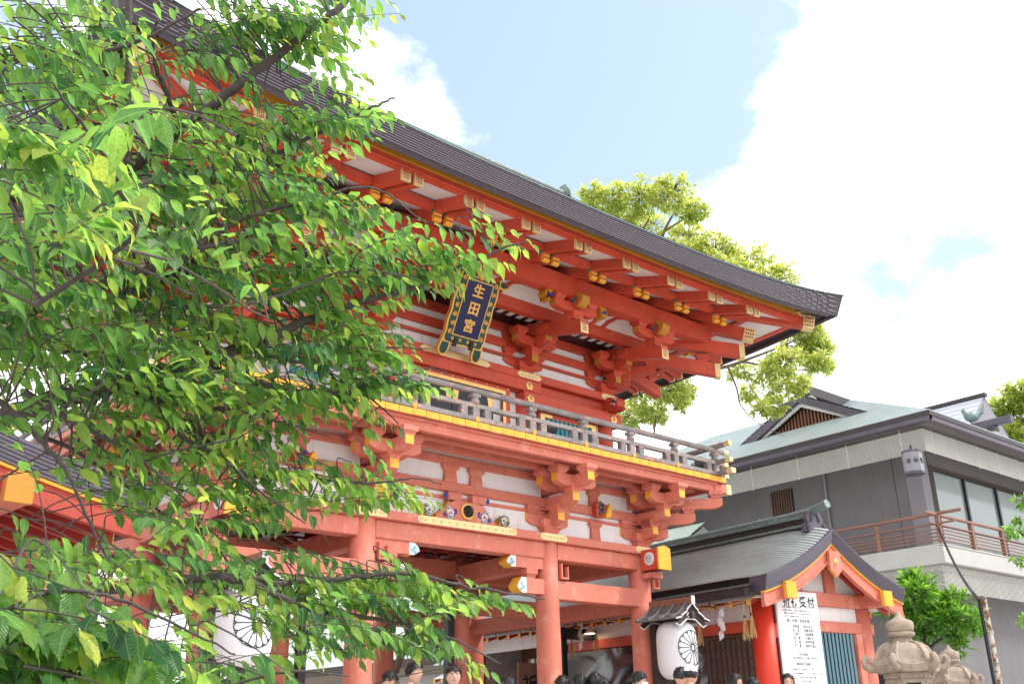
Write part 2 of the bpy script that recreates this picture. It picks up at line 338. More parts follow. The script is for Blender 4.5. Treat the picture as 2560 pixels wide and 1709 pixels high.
MLEAF = leaf_mat('camphor_leaf', (0.10, 0.16, 0.04), (0.20, 0.27, 0.055), (0.36, 0.38, 0.10), 0.45, veins=False)
PLEAF = leaf_mat('podocarpus_leaf', (0.015, 0.06, 0.015), (0.06, 0.18, 0.02), (0.18, 0.34, 0.03), 0.4, veins=False)
# ------------------------------------------------------------------ ground
def build_ground():
    m = MB()
    m.grid(lambda a, b: (lerp(-900, 900, a), lerp(-900, 900, b), -0.75), 2, 2)
    g = m.build('ground', mat('sandy_ground', (0.40, 0.37, 0.33), 0.95, var=0.15, scale=0.5, bump=0.2)); struct(g)
    m = MB(); m.box(-30, 30, -1.75, 40, -0.746, 0)
    p = struct(m.build('paved_terrace', PAVE))
    m = MB(); m.box(-30, 30, -5.6, -1.753, -0.746, -0.18); q = struct(m.build('paved_forecourt', PAVE))
    for k in range(3):
        mm = MB(); mm.cbox(-9, 9, -5.6-0.34*(k+1), -5.6-0.34*k-0.002, -0.744, -0.18-0.145*(k+1), 0.01)
        s = mm.build('stone_step', STONE, q)
build_ground()

# ------------------------------------------------------------------ the two-storey gate
GATE = thing('shrine_gate', 'two-storey vermilion shrine gate with a long dark curved roof and a railed gallery', 'gate', (0.04, 0, 0))
CX = (-4.09, -1.81, 1.81, 4.09); HX, CY0 = 4.09, 2.4
def gpart(name, mb, mats, parent=GATE, **k): return mb.build(name, mats, parent, **k)
def lift(t): return 0.41*abs(t)**2.8
def ring_strip(sec, n=40, mi=None, sides=(0, 1, 2, 3), closed=True, m=None):
    """sweep a section [(d, z, liftfactor)] round the four eaves; d = distance outside the column line"""
    m = m or MB()
    for sd in sides:
        b = len(m.v); q = len(sec)
        for i in range(n+1):
            t = -1+2*i/n
            for d, z, lf in sec:
                zz = z+lf*lift(t)
                if d > 2.7: d += 0.10*abs(t)**8*(d-2.7)/0.3
                if sd == 0: m.v.append((t*(HX+d), -d, zz))
                elif sd == 2: m.v.append((-t*(HX+d), 2*CY0+d, zz))
                elif sd == 1: m.v.append((HX+d, CY0+t*(CY0+d), zz))
                else: m.v.append((-HX-d, CY0-t*(CY0+d), zz))
        for i in range(n):
            for k in range(q if closed else q-1):
                j = (k+1) % q
                m.f.append((b+i*q+k, b+(i+1)*q+k, b+(i+1)*q+j, b+i*q+j)); m.m.append(mi[k] if mi else 0)
    return m
def block_mesh(w, h, d=None, neck=0.68):
    d = d or w; m = MB(); lv = [(neck, 0), (neck+0.05, 0.16*h), (neck+0.16, 0.34*h), (1.0, 0.46*h), (1.0, h)]
    for i in range(len(lv)-1):
        (a, z0), (c, z1) = lv[i], lv[i+1]
        m.hexa([(-a*w/2, -a*d/2, z0), (a*w/2, -a*d/2, z0), (a*w/2, a*d/2, z0), (-a*w/2, a*d/2, z0), (-c*w/2, -c*d/2, z1), (c*w/2, -c*d/2, z1), (c*w/2, c*d/2, z1), (-c*w/2, c*d/2, z1)])
    return m
def curl(L, z0, z1, e, s=1):                # end of an arm: vertical cut then a curve to the underside
    return [(s*L, z1), (s*L, z1-e), (s*(L-0.03), z0+0.045), (s*(L-0.08), z0+0.018), (s*(L-0.15), z0+0.003), (s*(L-0.20), z0)]
def fwd_arm(L, z0, z1, w, e=None, back=0.25):      # points to -y, yellow cut end
    e = e or (z1-z0)*0.68
    m = MB(); ring = [(back, z0), (back, z1)]+[(-a, b) for a, b in curl(L, z0, z1, e)]
    m.prism(ring, 0, -w/2, w/2, 0)
    m.box(-w/2+0.002, w/2-0.002, -L-0.004, -L+0.002, z1-e+0.002, z1-0.002, 1); return m
def lat_arm(L, z0, z1, w, y=0.0):
    e = (z1-z0)*0.68
    m = MB(); ring = curl(L, z0, z1, e)+[(-a, b) for a, b in reversed(curl(L, z0, z1, e))]
    m.prism(ring, 1, y-w/2, y+w/2, 0)
    for s in (-1, 1):
        x0, x1 = sorted((s*L-0.002*s, s*(L+0.004))); m.box(x0, x1, y-w/2+0.002, y+w/2-0.002, z1-e+0.002, z1-0.002, 1)
    return m

def gate_lower():
    col = MB().lathe([(0.20, 0), (0.202, 1.2), (0.197, 2.6), (0.190, 3.80)], 28).mesh('column', FADE, True)
    bs = MB().lathe([(0.36, 0), (0.36, 0.04), (0.27, 0.10)], 24).mesh('base_stone', STONE, True)
    for y in (0, 2.4, 4.8):
        for x in CX:
            c = inst('column', col, GATE, (x, y, 0.08)); inst('base_stone', bs, c, (0, 0, -0.08))
    # lintel boards, head beams and tie beams
    for y in (0, 4.8): gpart('lintel_board', MB().cbox(-4.32, 4.32, y-0.21, y+0.21, 3.803, 3.94, 0.012), FADE)
    for x in (-HX, HX): gpart('lintel_board', MB().cbox(x-0.21, x+0.21, 0.212, 4.588, 3.803, 3.94, 0.012), FADE)
    for y in (0, 4.8):
        for a, b in zip(CX, CX[1:]):
            gpart('head_beam', MB().cbox(a+0.15, b-0.15, y-0.13, y+0.13, 3.53, 3.80, 0.012), FADE)
    for x in (-HX, HX):
        for y in (0, 2.4): gpart('head_beam', MB().cbox(x-0.13, x+0.13, y+0.15, y+2.25, 3.53, 3.80, 0.012), FADE)
        for y in (0, 2.4): gpart('tie_beam', MB().cbox(x-0.12, x+0.12, y+0.15, y+2.25, 2.80, 3.09, 0.012), FADE)
    for y in (0, 4.8):
        for s in (-1, 1): gpart('tie_beam', MB().cbox(*sorted((s*1.96, s*3.94)), y-0.12, y+0.12, 2.885, 3.195, 0.012), FADE)
    for a, b in zip(CX, CX[1:]): gpart('cross_beam', MB().cbox(a+0.15, b-0.15, 2.28, 2.52, 3.45, 3.80, 0.012), FADE)
    for x in (-1.81, 1.81):
        for y in (0, 2.4): gpart('cross_beam', MB().cbox(x-0.12, x+0.12, y+0.15, y+2.25, 3.40, 3.72, 0.012), FADE)
    for s in (-1, 1): gpart('tie_beam', MB().cbox(*sorted((s*1.96, s*3.94)), 2.29, 2.51, 2.885, 3.195, 0.012), FADE)
    gpart('upper_floor', MB().box(-4.0, 4.0, 0.05, 4.75, 3.956, 3.97), DRED)
    # coffered ceiling of the passage
    for i, (a, b) in enumerate(zip(CX, CX[1:])):
        for y in (0, 2.4):
            c = gpart('ceiling_panel', MB().box(a+0.1, b-0.1, y+0.12, y+2.28, 3.93, 3.95), BLK)
            n = int((b-a)/0.32); m = MB()
            for k in range(1, n): m.box(a+(b-a)*k/n-0.02, a+(b-a)*k/n+0.02, y+0.14, y+2.26, 3.88, 3.929)
            m.build('ceiling_batten', DRED, c)
    # carved noses into the middle bay, with a block and a short arm under the head beam
    def nose(y0, y1, z0, z1, L, s, x):
        m = MB(); r = [(0, z0), (L-0.10, z0), (L-0.05, z0+0.03), (L, z0+(z1-z0)*0.35), (L-0.02, z0+(z1-z0)*0.6), (L-0.10, z1), (0, z1)]
        m.prism([(x+s*a, b) for a, b in r], 1, y0, y1, 0)
        m2 = [(L-0.19, z0-0.003), (L-0.10, z0-0.003), (L-0.05, z0+0.027), (L+0.004, z0+(z1-z0)*0.35), (L-0.016, z0+(z1-z0)*0.6), (L-0.09, z1+0.003), (L-0.19, z1+0.003)]
        m.prism([(x+s*a, b) for a, b in m2], 1, y0-0.004, y1+0.004, 1, 2, 2)
        for k, (px, pz) in enumerate(((0.13, 0.4), (0.09, 0.62), (0.08, 0.25))):
            c = Vector((x+s*(L-px), y0-0.006, lerp(z0, z1, pz))); d = MB().lathe([(0.028, 0), (0.028, 0.006), (0.014, 0.012)], 12)
            m.add(d, T(*c) @ RX(PI/2)); m.m[-14:] = [3]*14
        return m
    for x, s in ((-1.81, 1), (1.81, -1)):
        n = gpart('carved_nose', nose(-0.11, 0.11, 2.95, 3.19, 0.74, s, x), [FADE, YEL, SOFF, LBLU])
        b = block_mesh(0.24, 0.16).build('bearing_block', FADE, n, loc=(x+s*0.42, 0, 3.19))
        n2 = gpart('carved_arm', nose(-0.10, 0.10, 3.35, 3.53, 0.95, s, x), [FADE, YEL, SOFF, LBLU])
    # noses of the side beams through the corner columns, yellow pentagon end and crest disc
    for x in (-HX, HX):
        n = gpart('beam_nose', MB().prism([(x-0.15, 3.50), (x+0.15, 3.50), (x+0.15, 3.86), (x, 3.94-0.05), (x-0.15, 3.86)], 1, -0.60, -0.205, 0, 0, 0), VERM)
        MB().prism([(x-0.16, 3.485), (x+0.16, 3.485), (x+0.16, 3.87), (x, 3.91), (x-0.16, 3.87)], 1, -0.64, -0.601, 0).build('end_cap', YEL, n)
        for sg in (-1, 1):
            d = MB().lathe([(0.115, 0), (0.115, 0.014), (0.10, 0.02)], 24)
            for k in range(3):
                a = k*2*PI/3
                d.tube([(0.035*math.cos(a), 0.035*math.sin(a), 0.021), (0.06*math.cos(a+0.9), 0.06*math.sin(a+0.9), 0.021), (0.082*math.cos(a+1.9), 0.082*math.sin(a+1.9), 0.021)], [0.028, 0.018, 0.006], 6, 1)
            d.xf(T(x+sg*0.151, -0.41, 3.69) @ RY(sg*PI/2)); d.build('crest_disc', [SOFF, mat('silver_grey_paint', (0.42, 0.42, 0.44), 0.5)], n)
        m = MB().cbox(x-0.13, x+0.13, -0.45, -0.19, 3.36, 3.46, 0.01); gpart('nose_block', m, FADE)
    # gilded fittings along the lintel board
    def fitting(L, h, x, y, z, studs, m0=PGOLD):
        m = MB(); n = 9; R = h/2; ring = []
        for s in (1, -1):
            for k in range(n):
                a = s*(-PI/2)+s*PI*k/(n-1); ring.append((s*(L/2-R)+s*R*1.25*abs(math.cos(a)), R*math.sin(a)*1.0))
        m.prism(ring, 1, -0.008, 0, 0)
        for k in range(studs):
            px = (k-(studs-1)/2)*((L-4.4*R)/max(1, studs-1)); d = MB().ball((0, 0, 0), (R*0.42, 0.022, R*0.42), 8, 5); m.add(d, T(px, -0.008, 0))
        for s in (-1, 1):
            pts = [(s*(L/2-R*0.9)+R*0.5*math.cos(a*PI/5), -0.010, R*0.42*math.sin(a*PI/5)) for a in range(11)]; m.tube(pts, R*0.16, 5, 0, False)
        return gpart('gilt_fitting', m.xf(T(x, y, z)), m0, smooth='auto')
    for x in CX: fitting(0.58 if abs(x) < 4 else 0.40, 0.115, x-(0.06 if x > 4 else -0.06 if x < -4 else 0), -0.212, 3.878, 5)
    fitting(1.94, 0.115, 0, -0.212, 3.872, 12)
    # flag brackets on the columns
    for x in (-1.81, 1.81, 4.09):
        m = MB(); X = x+0.19
        m.box(X, X+0.03, -0.17, -0.10, 3.22, 3.47).box(X+0.031, X+0.14, -0.17, -0.10, 3.22, 3.25).box(X+0.141, X+0.165, -0.17, -0.10, 3.22, 3.43)
        gpart('flag_bracket', m, FADE)
    # black door posts
    for x in (-1.47, 1.47): gpart('door_post', MB().cbox(x-0.07, x+0.07, 2.15, 2.30, 0, 3.44, 0.008), BLK)
gate_lower()

def gate_brackets():
    big = block_mesh(0.44, 0.24).mesh('bracket', FADE); sm = block_mesh(0.25, 0.13).mesh('bearing_block', FADE)
    A1 = [fwd_arm(0.41, 0.13, 0.33, 0.15).mesh('bracket_arm', [FADE, YEL]), fwd_arm(0.78, 0.405, 0.605, 0.15).mesh('bracket_arm', [FADE, YEL]), fwd_arm(1.15, 0.68, 0.875, 0.15).mesh('bracket_arm', [FADE, YEL])]
    DG = [fwd_arm(0.41*1.4, 0.132, 0.325, 0.14).mesh('bracket_arm', [FADE, YEL]), fwd_arm(0.78*1.4, 0.407, 0.60, 0.14).mesh('bracket_arm', [FADE, YEL]), fwd_arm(1.15*1.4, 0.682, 0.87, 0.14).mesh('bracket_arm', [FADE, YEL])]
    LA = lat_arm(0.47, 0.133, 0.327, 0.145).mesh('bracket_arm', [FADE, YEL]); LB = lat_arm(0.44, 0.683, 0.872, 0.145).mesh('bracket_arm', [FADE, YEL]); LC = lat_arm(0.50, 0.408, 0.60, 0.145).mesh('bracket_arm', [FADE, YEL])
    def side(p, R, corner):
        for k, a in enumerate(A1): inst('bracket_arm', a, p, M=R)
        inst('bracket_arm', LA, p, M=R)
        inst('bracket_arm', LC, p, M=R)
        for y in (-0.37, -0.74): inst('bracket_arm', LB, p, M=R @ T(0, y, 0))
        for (x, y, z) in ((0, -0.33, 0.33), (-0.36, 0, 0.33), (0.36, 0, 0.33), (0, -0.70, 0.605), (0, -1.065, 0.875), (-0.34, -0.37, 0.872), (0.34, -0.37, 0.872), (-0.34, -0.74, 0.872), (0.34, -0.74, 0.872)):
            inst('bearing_block', sm, p, M=R @ T(x, y, z))
    for x in CX:
        p = inst('bracket', big, GATE, (x, 0, 3.941)); side(p, Matrix.Identity(4), abs(x) > 4)
        if abs(x) > 4:
            s = 1 if x > 0 else -1
            side(p, RZ(s*PI/2), True)
            for d in DG: inst('bracket_arm', d, p, M=RZ(s*PI/4))
            for r, z in ((0.47, 0.33), (0.98, 0.602), (1.50, 0.873)): inst('bearing_block', sm, p, M=RZ(s*PI/4) @ T(0, -r, z))
    for y in (2.4, 4.8):
        for s in (-1, 1):
            p = inst('bracket', big, GATE, (s*HX, y, 3.941)); side(p, RZ(s*PI/2), False)
    # wall between the brackets
    for a, b in zip(CX, CX[1:]): gpart('wall_panel', MB().box(a+0.1, b-0.1, -0.03, 0.03, 3.942, 5.05), WHI)
    for s in (-1, 1):
        for y in (0, 2.4): gpart('wall_panel', MB().box(s*HX-0.03, s*HX+0.03, y+0.1, y+2.3, 3.942, 5.05), WHI)
    for z0, z1, w in ((4.40, 4.555, 0.105), (4.84, 4.97, 0.09), (4.28, 4.34, 0.05)):
        for a, b in zip(CX, CX[1:]): gpart('wall_beam', MB().cbox(a+0.03, b-0.03, -w, w, z0, z1, 0.01), FADE)
        for s in (-1, 1):
            for y in (0, 2.4): gpart('wall_beam', MB().cbox(s*HX-w, s*HX+w, y+0.02, y+2.38, z0+0.001, z1-0.001, 0.01), FADE)
    for d in (0.37, 0.74):
        gpart('outer_beam', ring_strip([(d-0.065, 4.945, 0), (d+0.065, 4.945, 0), (d+0.065, 5.045, 0), (d-0.065, 5.045, 0)], 1), FADE)
    gpart('gallery_beam', ring_strip([(0.97, 4.946, 0), (1.075, 4.946, 0), (1.075, 5.065, 0), (1.11, 5.067, 0), (1.11, 5.108, 0), (0.97, 5.108, 0)], 1), FADE)
    for s in (-1, 1):                                             # beam ends past the corner, gilt shoe
        n = gpart('beam_end', MB().cbox(*sorted((s*5.13, s*5.58)), -1.09, -0.98, 4.95, 5.10, 0.01), FADE)
        MB().cbox(*sorted((s*5.46, s*5.60)), -1.105, -0.965, 4.935, 5.115, 0.008).build('gilt_shoe', PGOLD, n)
    # struts with a flared head and a block
    def strut(x, z0, z1, w=0.11, y=0):
        m = MB(); h = z1-z0
        m.hexa([(x-w*1.15, y-0.09, z0), (x+w*1.15, y-0.09, z0), (x+w*1.15, y+0.09, z0), (x-w*1.15, y+0.09, z0), (x-w, y-0.08, z1-0.11), (x+w, y-0.08, z1-0.11), (x+w, y+0.08, z1-0.11), (x-w, y+0.08, z1-0.11)])
        m.add(block_mesh(w*2.9, 0.11, 0.2, 0.72), T(x, y, z1-0.11)); return gpart('strut', m, FADE)
    for x in (-0.26, 0.26): strut(x, 4.556, 4.84)
    for s in (-1, 1):
        strut(s*2.95, 3.941, 4.28, 0.10); strut(s*2.95, 4.556, 4.84, 0.10)
        m = MB(); X = s*2.98                                       # carved flower block on the side bay beam
        m.prism([(X-0.12, 4.36), (X+0.12, 4.36), (X+0.16, 4.46), (X+0.13, 4.58), (X-0.02, 4.64), (X-0.13, 4.58)], 1, -0.22, -0.107, 0)
        m.prism([(X+0.02, 4.33), (X+0.13, 4.35), (X+0.17, 4.42), (X+0.20, 4.52), (X+0.14, 4.60), (X+0.08, 4.5)], 1, -0.30, -0.222, 1)
        fl = gpart('carved_flower', m, [VERM, YEL])
        for k, (px, pz, rr) in enumerate(((-0.05, 4.40, 0.035), (0.0, 4.46, 0.04), (-0.06, 4.50, 0.035), (0.02, 4.55, 0.03), (-0.03, 4.58, 0.028))):
            MB().tube([(X+px, -0.225, pz), (X+px+0.02, -0.235, pz+0.03), (X+px+0.05, -0.225, pz+0.02)], [rr, rr*0.8, rr*0.3], 8).build('petal', [GRN, BLUE][k % 2], fl, smooth=True)
    # frog-leg strut over the middle bay with crest and painted scrolls
    m = MB(); ring = [(-0.72, 3.945), (-0.60, 3.96), (-0.47, 4.05), (-0.36, 4.20), (-0.22, 4.25), (0.22, 4.25), (0.36, 4.20), (0.47, 4.05), (0.60, 3.96), (0.72, 3.945)]
    m.prism(ring, 1, -0.17, -0.032, 0)
    fk = gpart('frog_leg_strut', m, FADE)
    MB().prism([(-0.60, 3.955), (-0.47, 4.05), (-0.36, 4.20), (-0.34, 4.22), (-0.36, 4.235), (-0.485, 4.075), (-0.62, 3.985)], 1, -0.165, -0.04, 0).build('ochre_edge', OCH, fk)
    dc = MB().lathe([(0.135, 0), (0.135, 0.02), (0.118, 0.03), (0.118, 0.024)], 28); dc.m = [0]*len(dc.m)
    for k in range(16):
        a = 2*PI*k/16; dc.tube([(0.03*math.cos(a), 0.03*math.sin(a), 0.034), (0.095*math.cos(a), 0.095*math.sin(a), 0.034)], [0.006, 0.016], 6, 1)
    dc.lathe([(0.026, 0.03), (0.022, 0.045)], 12, mi=1); dc.m[28*3] = 2
    dc.xf(T(0, -0.171, 4.10) @ RX(PI/2)); dc.build('chrysanthemum_crest', [SIGNG, INK, SIGNG], fk)
    def scroll(cx, cz, s, sc, parent, mats):
        for j, (dx, dz, r0, th, mi) in enumerate(((0, 0, 0.06, 0.018, 0), (0.05, 0.045, 0.05, 0.015, 1), (-0.055, 0.03, 0.045, 0.014, 2), (0.02, -0.035, 0.045, 0.013, 1), (0.095, -0.01, 0.03, 0.012, 2))):
            pts = [(cx+s*sc*(dx+r0*(1-i*0.075)*math.cos(i*0.62+j)), -0.178, cz+sc*(dz+r0*(1-i*0.075)*math.sin(i*0.62+j))) for i in range(11)]
            MB().tube(pts, [th*sc*(1-0.06*i) for i in range(11)], 6).build('painted_scroll', mats[mi], parent, smooth=True)
    for s in (-1, 1):
        scroll(s*0.33, 4.03, s, 1.15, fk, [SOFF, LBLU, BLUE]); scroll(s*0.74, 4.03, s, 1.0, fk, [SOFF, LBLU, GRN])
        MB().prism([(s*0.66, 3.96), (s*0.86, 3.96), (s*0.88, 4.10), (s*0.78, 4.14), (s*0.68, 4.08)], 1, -0.16, -0.04, 0).build('ochre_leaf', OCH, fk)
        MB().cbox(s*0.24-0.13, s*0.24+0.13, -0.172, -0.04, 4.25, 4.38, 0.01).build('bearing_block', FADE, fk)
        MB().ball((s*0.42, -0.17, 4.31), (0.035, 0.02, 0.045), 10, 6).build('blue_bud', BLUE, fk, smooth=True)
gate_brackets()

def gate_gallery():
    # floor boards with yellow cut ends
    n = 45; w = 10.72/n
    bd = MB().box(-w/2+0.004, w/2-0.004, -1.19, -0.05, 5.112, 5.21, 0, 1).mesh('floor_board', [FADE, YEL])
    for k in range(n): inst('floor_board', bd, GATE, (-5.36+w*(k+0.5), 0, random.Random(k).uniform(-0.003, 0.003)))
    for s in (-1, 1):
        nb = 30; ww = 6.1/nb; b2 = MB().box(0, 1.15, -ww/2+0.004, ww/2-0.004, 5.113, 5.209).mesh('floor_board', [FADE, YEL])
        for k in range(nb):
            inst('floor_board', b2, GATE, M=T(s*4.12, -0.04+ww*(k+0.5), 0) @ (RZ(0) if s > 0 else RZ(PI)))
    # railing: sill rail, middle rail, round hand rail, posts with turned necks, pale pegs
    rl = [(-5.5, 5.5)]
    sill = gpart('sill_rail', MB().cbox(-5.42, 5.42, -1.15, -1.03, 5.235, 5.315, 0.008), RAIL)
    midr = gpart('middle_rail', MB().cbox(-5.50, 5.50, -1.135, -1.045, 5.455, 5.525, 0.008), RAIL)
    hand = gpart('hand_rail', MB().tube([(-5.55, -1.09, 5.735), (-3, -1.09, 5.735), (0, -1.09, 5.735), (3, -1.09, 5.735), (5.55, -1.09, 5.735)], 0.05, 14), RAIL, smooth='auto')
    for s in (-1, 1):
        X = s*5.20
        gpart('sill_rail', MB().cbox(X-0.06, X+0.06, -1.45, 5.6, 5.236, 5.316, 0.008), RAIL)
        gpart('middle_rail', MB().cbox(X-0.045, X+0.045, -1.42, 5.6, 5.456, 5.526, 0.008), RAIL)
        gpart('hand_rail', MB().tube([(X, -1.45, 5.80), (X, 2, 5.735), (X, 5.7, 5.735)], 0.05, 14), RAIL, smooth='auto')
        m = MB()
        m.cbox(X-0.065, X+0.065, -1.50, -1.38, 5.228, 5.324, 0.006).cbox(X-0.05, X+0.05, -1.47, -1.36, 5.45, 5.532, 0.006)
        m.tube([(X, -1.48, 5.80), (X, -1.36, 5.80)], 0.053, 14).tube([(s*5.46, -1.09, 5.735), (s*5.58, -1.09, 5.735)], 0.053, 14)
        m.cbox(*sorted((s*5.42, s*5.54)), -1.14, -1.04, 5.45, 5.532, 0.006).cbox(*sorted((s*5.38, s*5.5)), -1.16, -1.02, 5.228, 5.324, 0.006)
        gpart('gilt_rail_end', m, PGOLD, smooth='auto')
    neck = MB().lathe([(0.062, 0), (0.078, 0.02), (0.075, 0.05), (0.05, 0.075), (0.066, 0.10), (0.07, 0.125), (0.062, 0.16)], 14)
    neck.box(-0.075, 0.075, -0.06, 0.06, 0.10, 0.15)
    nm = neck.mesh('rail_neck', RAIL, 'auto'); bal = MB().cbox(-0.062, 0.062, -0.05, 0.05, 0, 0.14, 0.006).mesh('baluster', RAIL)
    peg = MB().lathe([(0.042, 0), (0.042, 0.012), (0.034, 0.016)], 16).mesh('wooden_peg', YEL)
    for k in range(10):
        x = -5.197+1.155*k
        inst('rail_neck', nm, GATE, (x, -1.09, 5.525))
        for d in (-0.23, 0, 0.23):
            if abs(x+d) < 5.35: inst('baluster', bal, GATE, (x+d, -1.09, 5.315))
        inst('wooden_peg', peg, GATE, M=T(x, -1.15, 5.265) @ RX(PI/2))
        if 0 < k < 9: inst('brass_nail', MB().ball((0, 0, 0), (0.014, 0.012, 0.014), 6, 4).mesh('brass_nail', BRASS), GATE, (x, -1.137, 5.49))
    for s in (-1, 1):
        for k in range(1, 6):
            y = -1.09+1.155*k; inst('rail_neck', nm, GATE, (s*5.20, y, 5.525))
            for d in (-0.23, 0, 0.23): inst('baluster', bal, GATE, (s*5.20, y+d, 5.315))
gate_gallery()

UX, UY = (-3.74, -1.66, 1.66, 3.74), 0.35
def gate_upper():
    col = MB().lathe([(0.172, 5.2), (0.172, 6.80)], 24).mesh('upper_column', VERM, True)
    for x in UX:
        for y in (UY, 2*CY0-UY): inst('upper_column', col, GATE, (x, y, 0))
    for s in (-1, 1): inst('upper_column', col, GATE, (s*3.74, CY0, 0))
    for a, b in zip(UX, UX[1:]): gpart('upper_wall', MB().box(a+0.1, b-0.1, 0.33, 0.37, 5.2, 6.72), WHI)
    for s in (-1, 1): gpart('upper_wall', MB().box(s*3.74-0.02, s*3.74+0.02, 0.4, 4.4, 5.2, 6.72), WHI)
    gpart('upper_wall', MB().box(-3.7, 3.7, 4.43, 4.47, 5.2, 6.72), WHI)
    d0 = -UY
    def band(name, o, z0, z1, m=VERM):           # a beam all round the upper body, outer face o beyond the columns' line
        ix = HX-3.74
        mm = MB()
        X, Y0, Y1 = 3.74+o, UY-o, 2*CY0-UY+o
        mm.cbox(-X, X, Y0, Y0+2*o, z0, z1, 0.01); mm.cbox(-X, X, Y1-2*o, Y1, z0, z1, 0.01)
        mm.cbox(-X, -X+2*o, Y0+2*o+0.002, Y1-2*o-0.002, z0, z1, 0.01); mm.cbox(X-2*o, X, Y0+2*o+0.002, Y1-2*o-0.002, z0, z1, 0.01)
        return gpart(name, mm, m)
    band('upper_lintel_board', 0.22, 6.725, 6.876)
    band('upper_head_beam', 0.10, 6.50, 6.722, VERM)
    gpart('nageshi_beam', MB().cbox(-1.95, 1.95, UY-0.215, UY-0.11, 6.515, 6.724, 0.01), VERM)
    for s in (-1, 1):
        gpart('nageshi_beam', MB().cbox(*sorted((s*1.52, s*4.0)), UY-0.24, UY-0.112, 6.24, 6.498, 0.01), VERM)
        gpart('nageshi_beam', MB().cbox(*sorted((s*3.86, s*3.98)), UY-0.108, 4.5, 6.24, 6.497, 0.01), VERM)
        # carved beast-like nose block at the corner
        m = MB().prism([(-0.30, 6.50), (-0.02, 6.50), (0.02, 6.74), (-0.10, 6.78), (-0.30, 6.74), (-0.36, 6.66), (-0.33, 6.58), (-0.37, 6.54)], 0, s*3.74-0.11, s*3.74+0.11, 0)
        nb = gpart('carved_nose', m.xf(T(0, 0.2, 0)), VERM)
        for k in range(3):
            MB().tube([(s*3.74-0.115, -0.02+0.02*k, 6.73-0.05*k), (s*3.74-0.118, -0.09+0.01*k, 6.72-0.05*k), (s*3.74-0.115, -0.13+0.02*k, 6.66-0.04*k)], 0.012, 6).build('painted_scroll', [SOFF, BLUE, SOFF][k], nb)
    # gilt fittings and flower studs
    def plate(x, z, L):
        m = MB(); R = 0.055
        m.prism([(x-L/2, z), (x-L/2+0.07, z+R), (x+L/2-0.07, z+R), (x+L/2, z), (x+L/2-0.07, z-R), (x-L/2+0.07, z-R)], 1, UY-0.232, UY-0.221)
        for k in range(5): m.ball((x+(k-2)*L*0.13, UY-0.234, z), (0.026, 0.018, 0.026), 8, 5)
        gpart('gilt_fitting', m, PGOLD, smooth='auto')
    for x in (-1.66, 1.66): plate(x, 6.80, 0.60)
    for x in (-3.72, 3.72): plate(x, 6.80, 0.46)
    plate(0, 6.80, 1.5)
    hx = MB().lathe([(0.085, 0), (0.085, 0.010), (0.06, 0.022), (0.035, 0.024), (0.03, 0.05), (0.008, 0.06)], 24, lob=lambda g, z: 0.88+0.12*abs(math.cos(3*g)))
    hm = hx.mesh('flower_stud', GOLD, 'auto')
    for x in (-1.66, 1.66):
        inst('flower_stud', hm, GATE, M=T(x, UY-0.217, 6.62) @ RX(PI/2)); inst('flower_stud', hm, GATE, M=T(x, UY-0.242, 6.37) @ RX(PI/2))
    for x in (-3.78, 3.78): inst('flower_stud', hm, GATE, M=T(x, UY-0.242, 6.37) @ RX(PI/2))
    # middle doors: black leaves, gilt corner plates, red and gold frame
    fr = gpart('door_frame', MB().box(-1.27, 1.27, UY-0.13, UY-0.04, 6.40, 6.512).box(-1.27, -1.15, UY-0.13, UY-0.04, 5.21, 6.40).box(1.15, 1.27, UY-0.13, UY-0.04, 5.21, 6.40), VERM)
    MB().box(-1.16, 1.16, UY-0.145, UY-0.131, 6.375, 6.44).box(-1.16, -1.10, UY-0.145, UY-0.131, 5.25, 6.375).box(1.10, 1.16, UY-0.145, UY-0.131, 5.25, 6.375).build('gilt_edging', GOLD, fr)
    st = MB().ball((0, 0, 0), (0.022, 0.02, 0.022), 8, 5).mesh('stud', GOLD, True)
    for k in range(11): inst('stud', st, fr, (-1.22+0.244*k, UY-0.134, 6.475))
    for k in range(5):
        for s in (-1, 1): inst('stud', st, fr, (s*1.215, UY-0.134, 5.4+0.22*k))
    for s in (-1, 1):
        MB().box(*sorted((s*0.93, s*1.09)), UY-0.07, UY-0.045, 5.22, 6.37).build('side_panel', WHI, fr)
        d = gpart('door_leaf', MB().cbox(*sorted((s*0.005, s*0.90)), UY-0.11, UY-0.06, 5.22, 6.37, 0.006), BLK)
        for cx, sg in ((0.02, 1), (0.885, -1)):
            m = MB(); a = 0.30
            m.prism([(s*cx, 6.355), (s*(cx+sg*a), 6.355), (s*(cx+sg*a*0.75), 6.29), (s*(cx+sg*a*0.4), 6.24), (s*(cx+sg*a*0.33), 6.10), (s*(cx+sg*0.05), 6.00), (s*cx, 5.98)], 1, UY-0.118, UY-0.1105)
            m.build('gilt_corner', GOLD, d)
        MB().box(*sorted((s*0.0, s*0.11)), UY-0.125, UY-0.111, 5.62, 5.70).build('gilt_lock', GOLD, d)
    # side windows: teal bars behind a gilt-cornered frame
    for s in (-1, 1):
        f = gpart('window', MB().box(*sorted((s*1.98, s*3.44)), UY-0.10, UY-0.04, 6.14, 6.238).box(*sorted((s*1.98, s*2.06)), UY-0.10, UY-0.04, 5.3, 6.14).box(*sorted((s*3.36, s*3.44)), UY-0.10, UY-0.04, 5.3, 6.14).box(*sorted((s*1.98, s*3.44)), UY-0.10, UY-0.04, 5.21, 5.3), VERM)
        MB().box(*sorted((s*2.06, s*3.36)), UY-0.045, UY-0.035, 5.3, 6.14).build('backing', SOFF, f)
        bar = MB().cbox(-0.035, 0.035, -0.035, 0.035, 5.3, 6.14, 0.012).mesh('window_bar', TEAL)
        for k in range(12): inst('window_bar', bar, f, (s*(2.11+0.109*k), UY-0.075, 0))
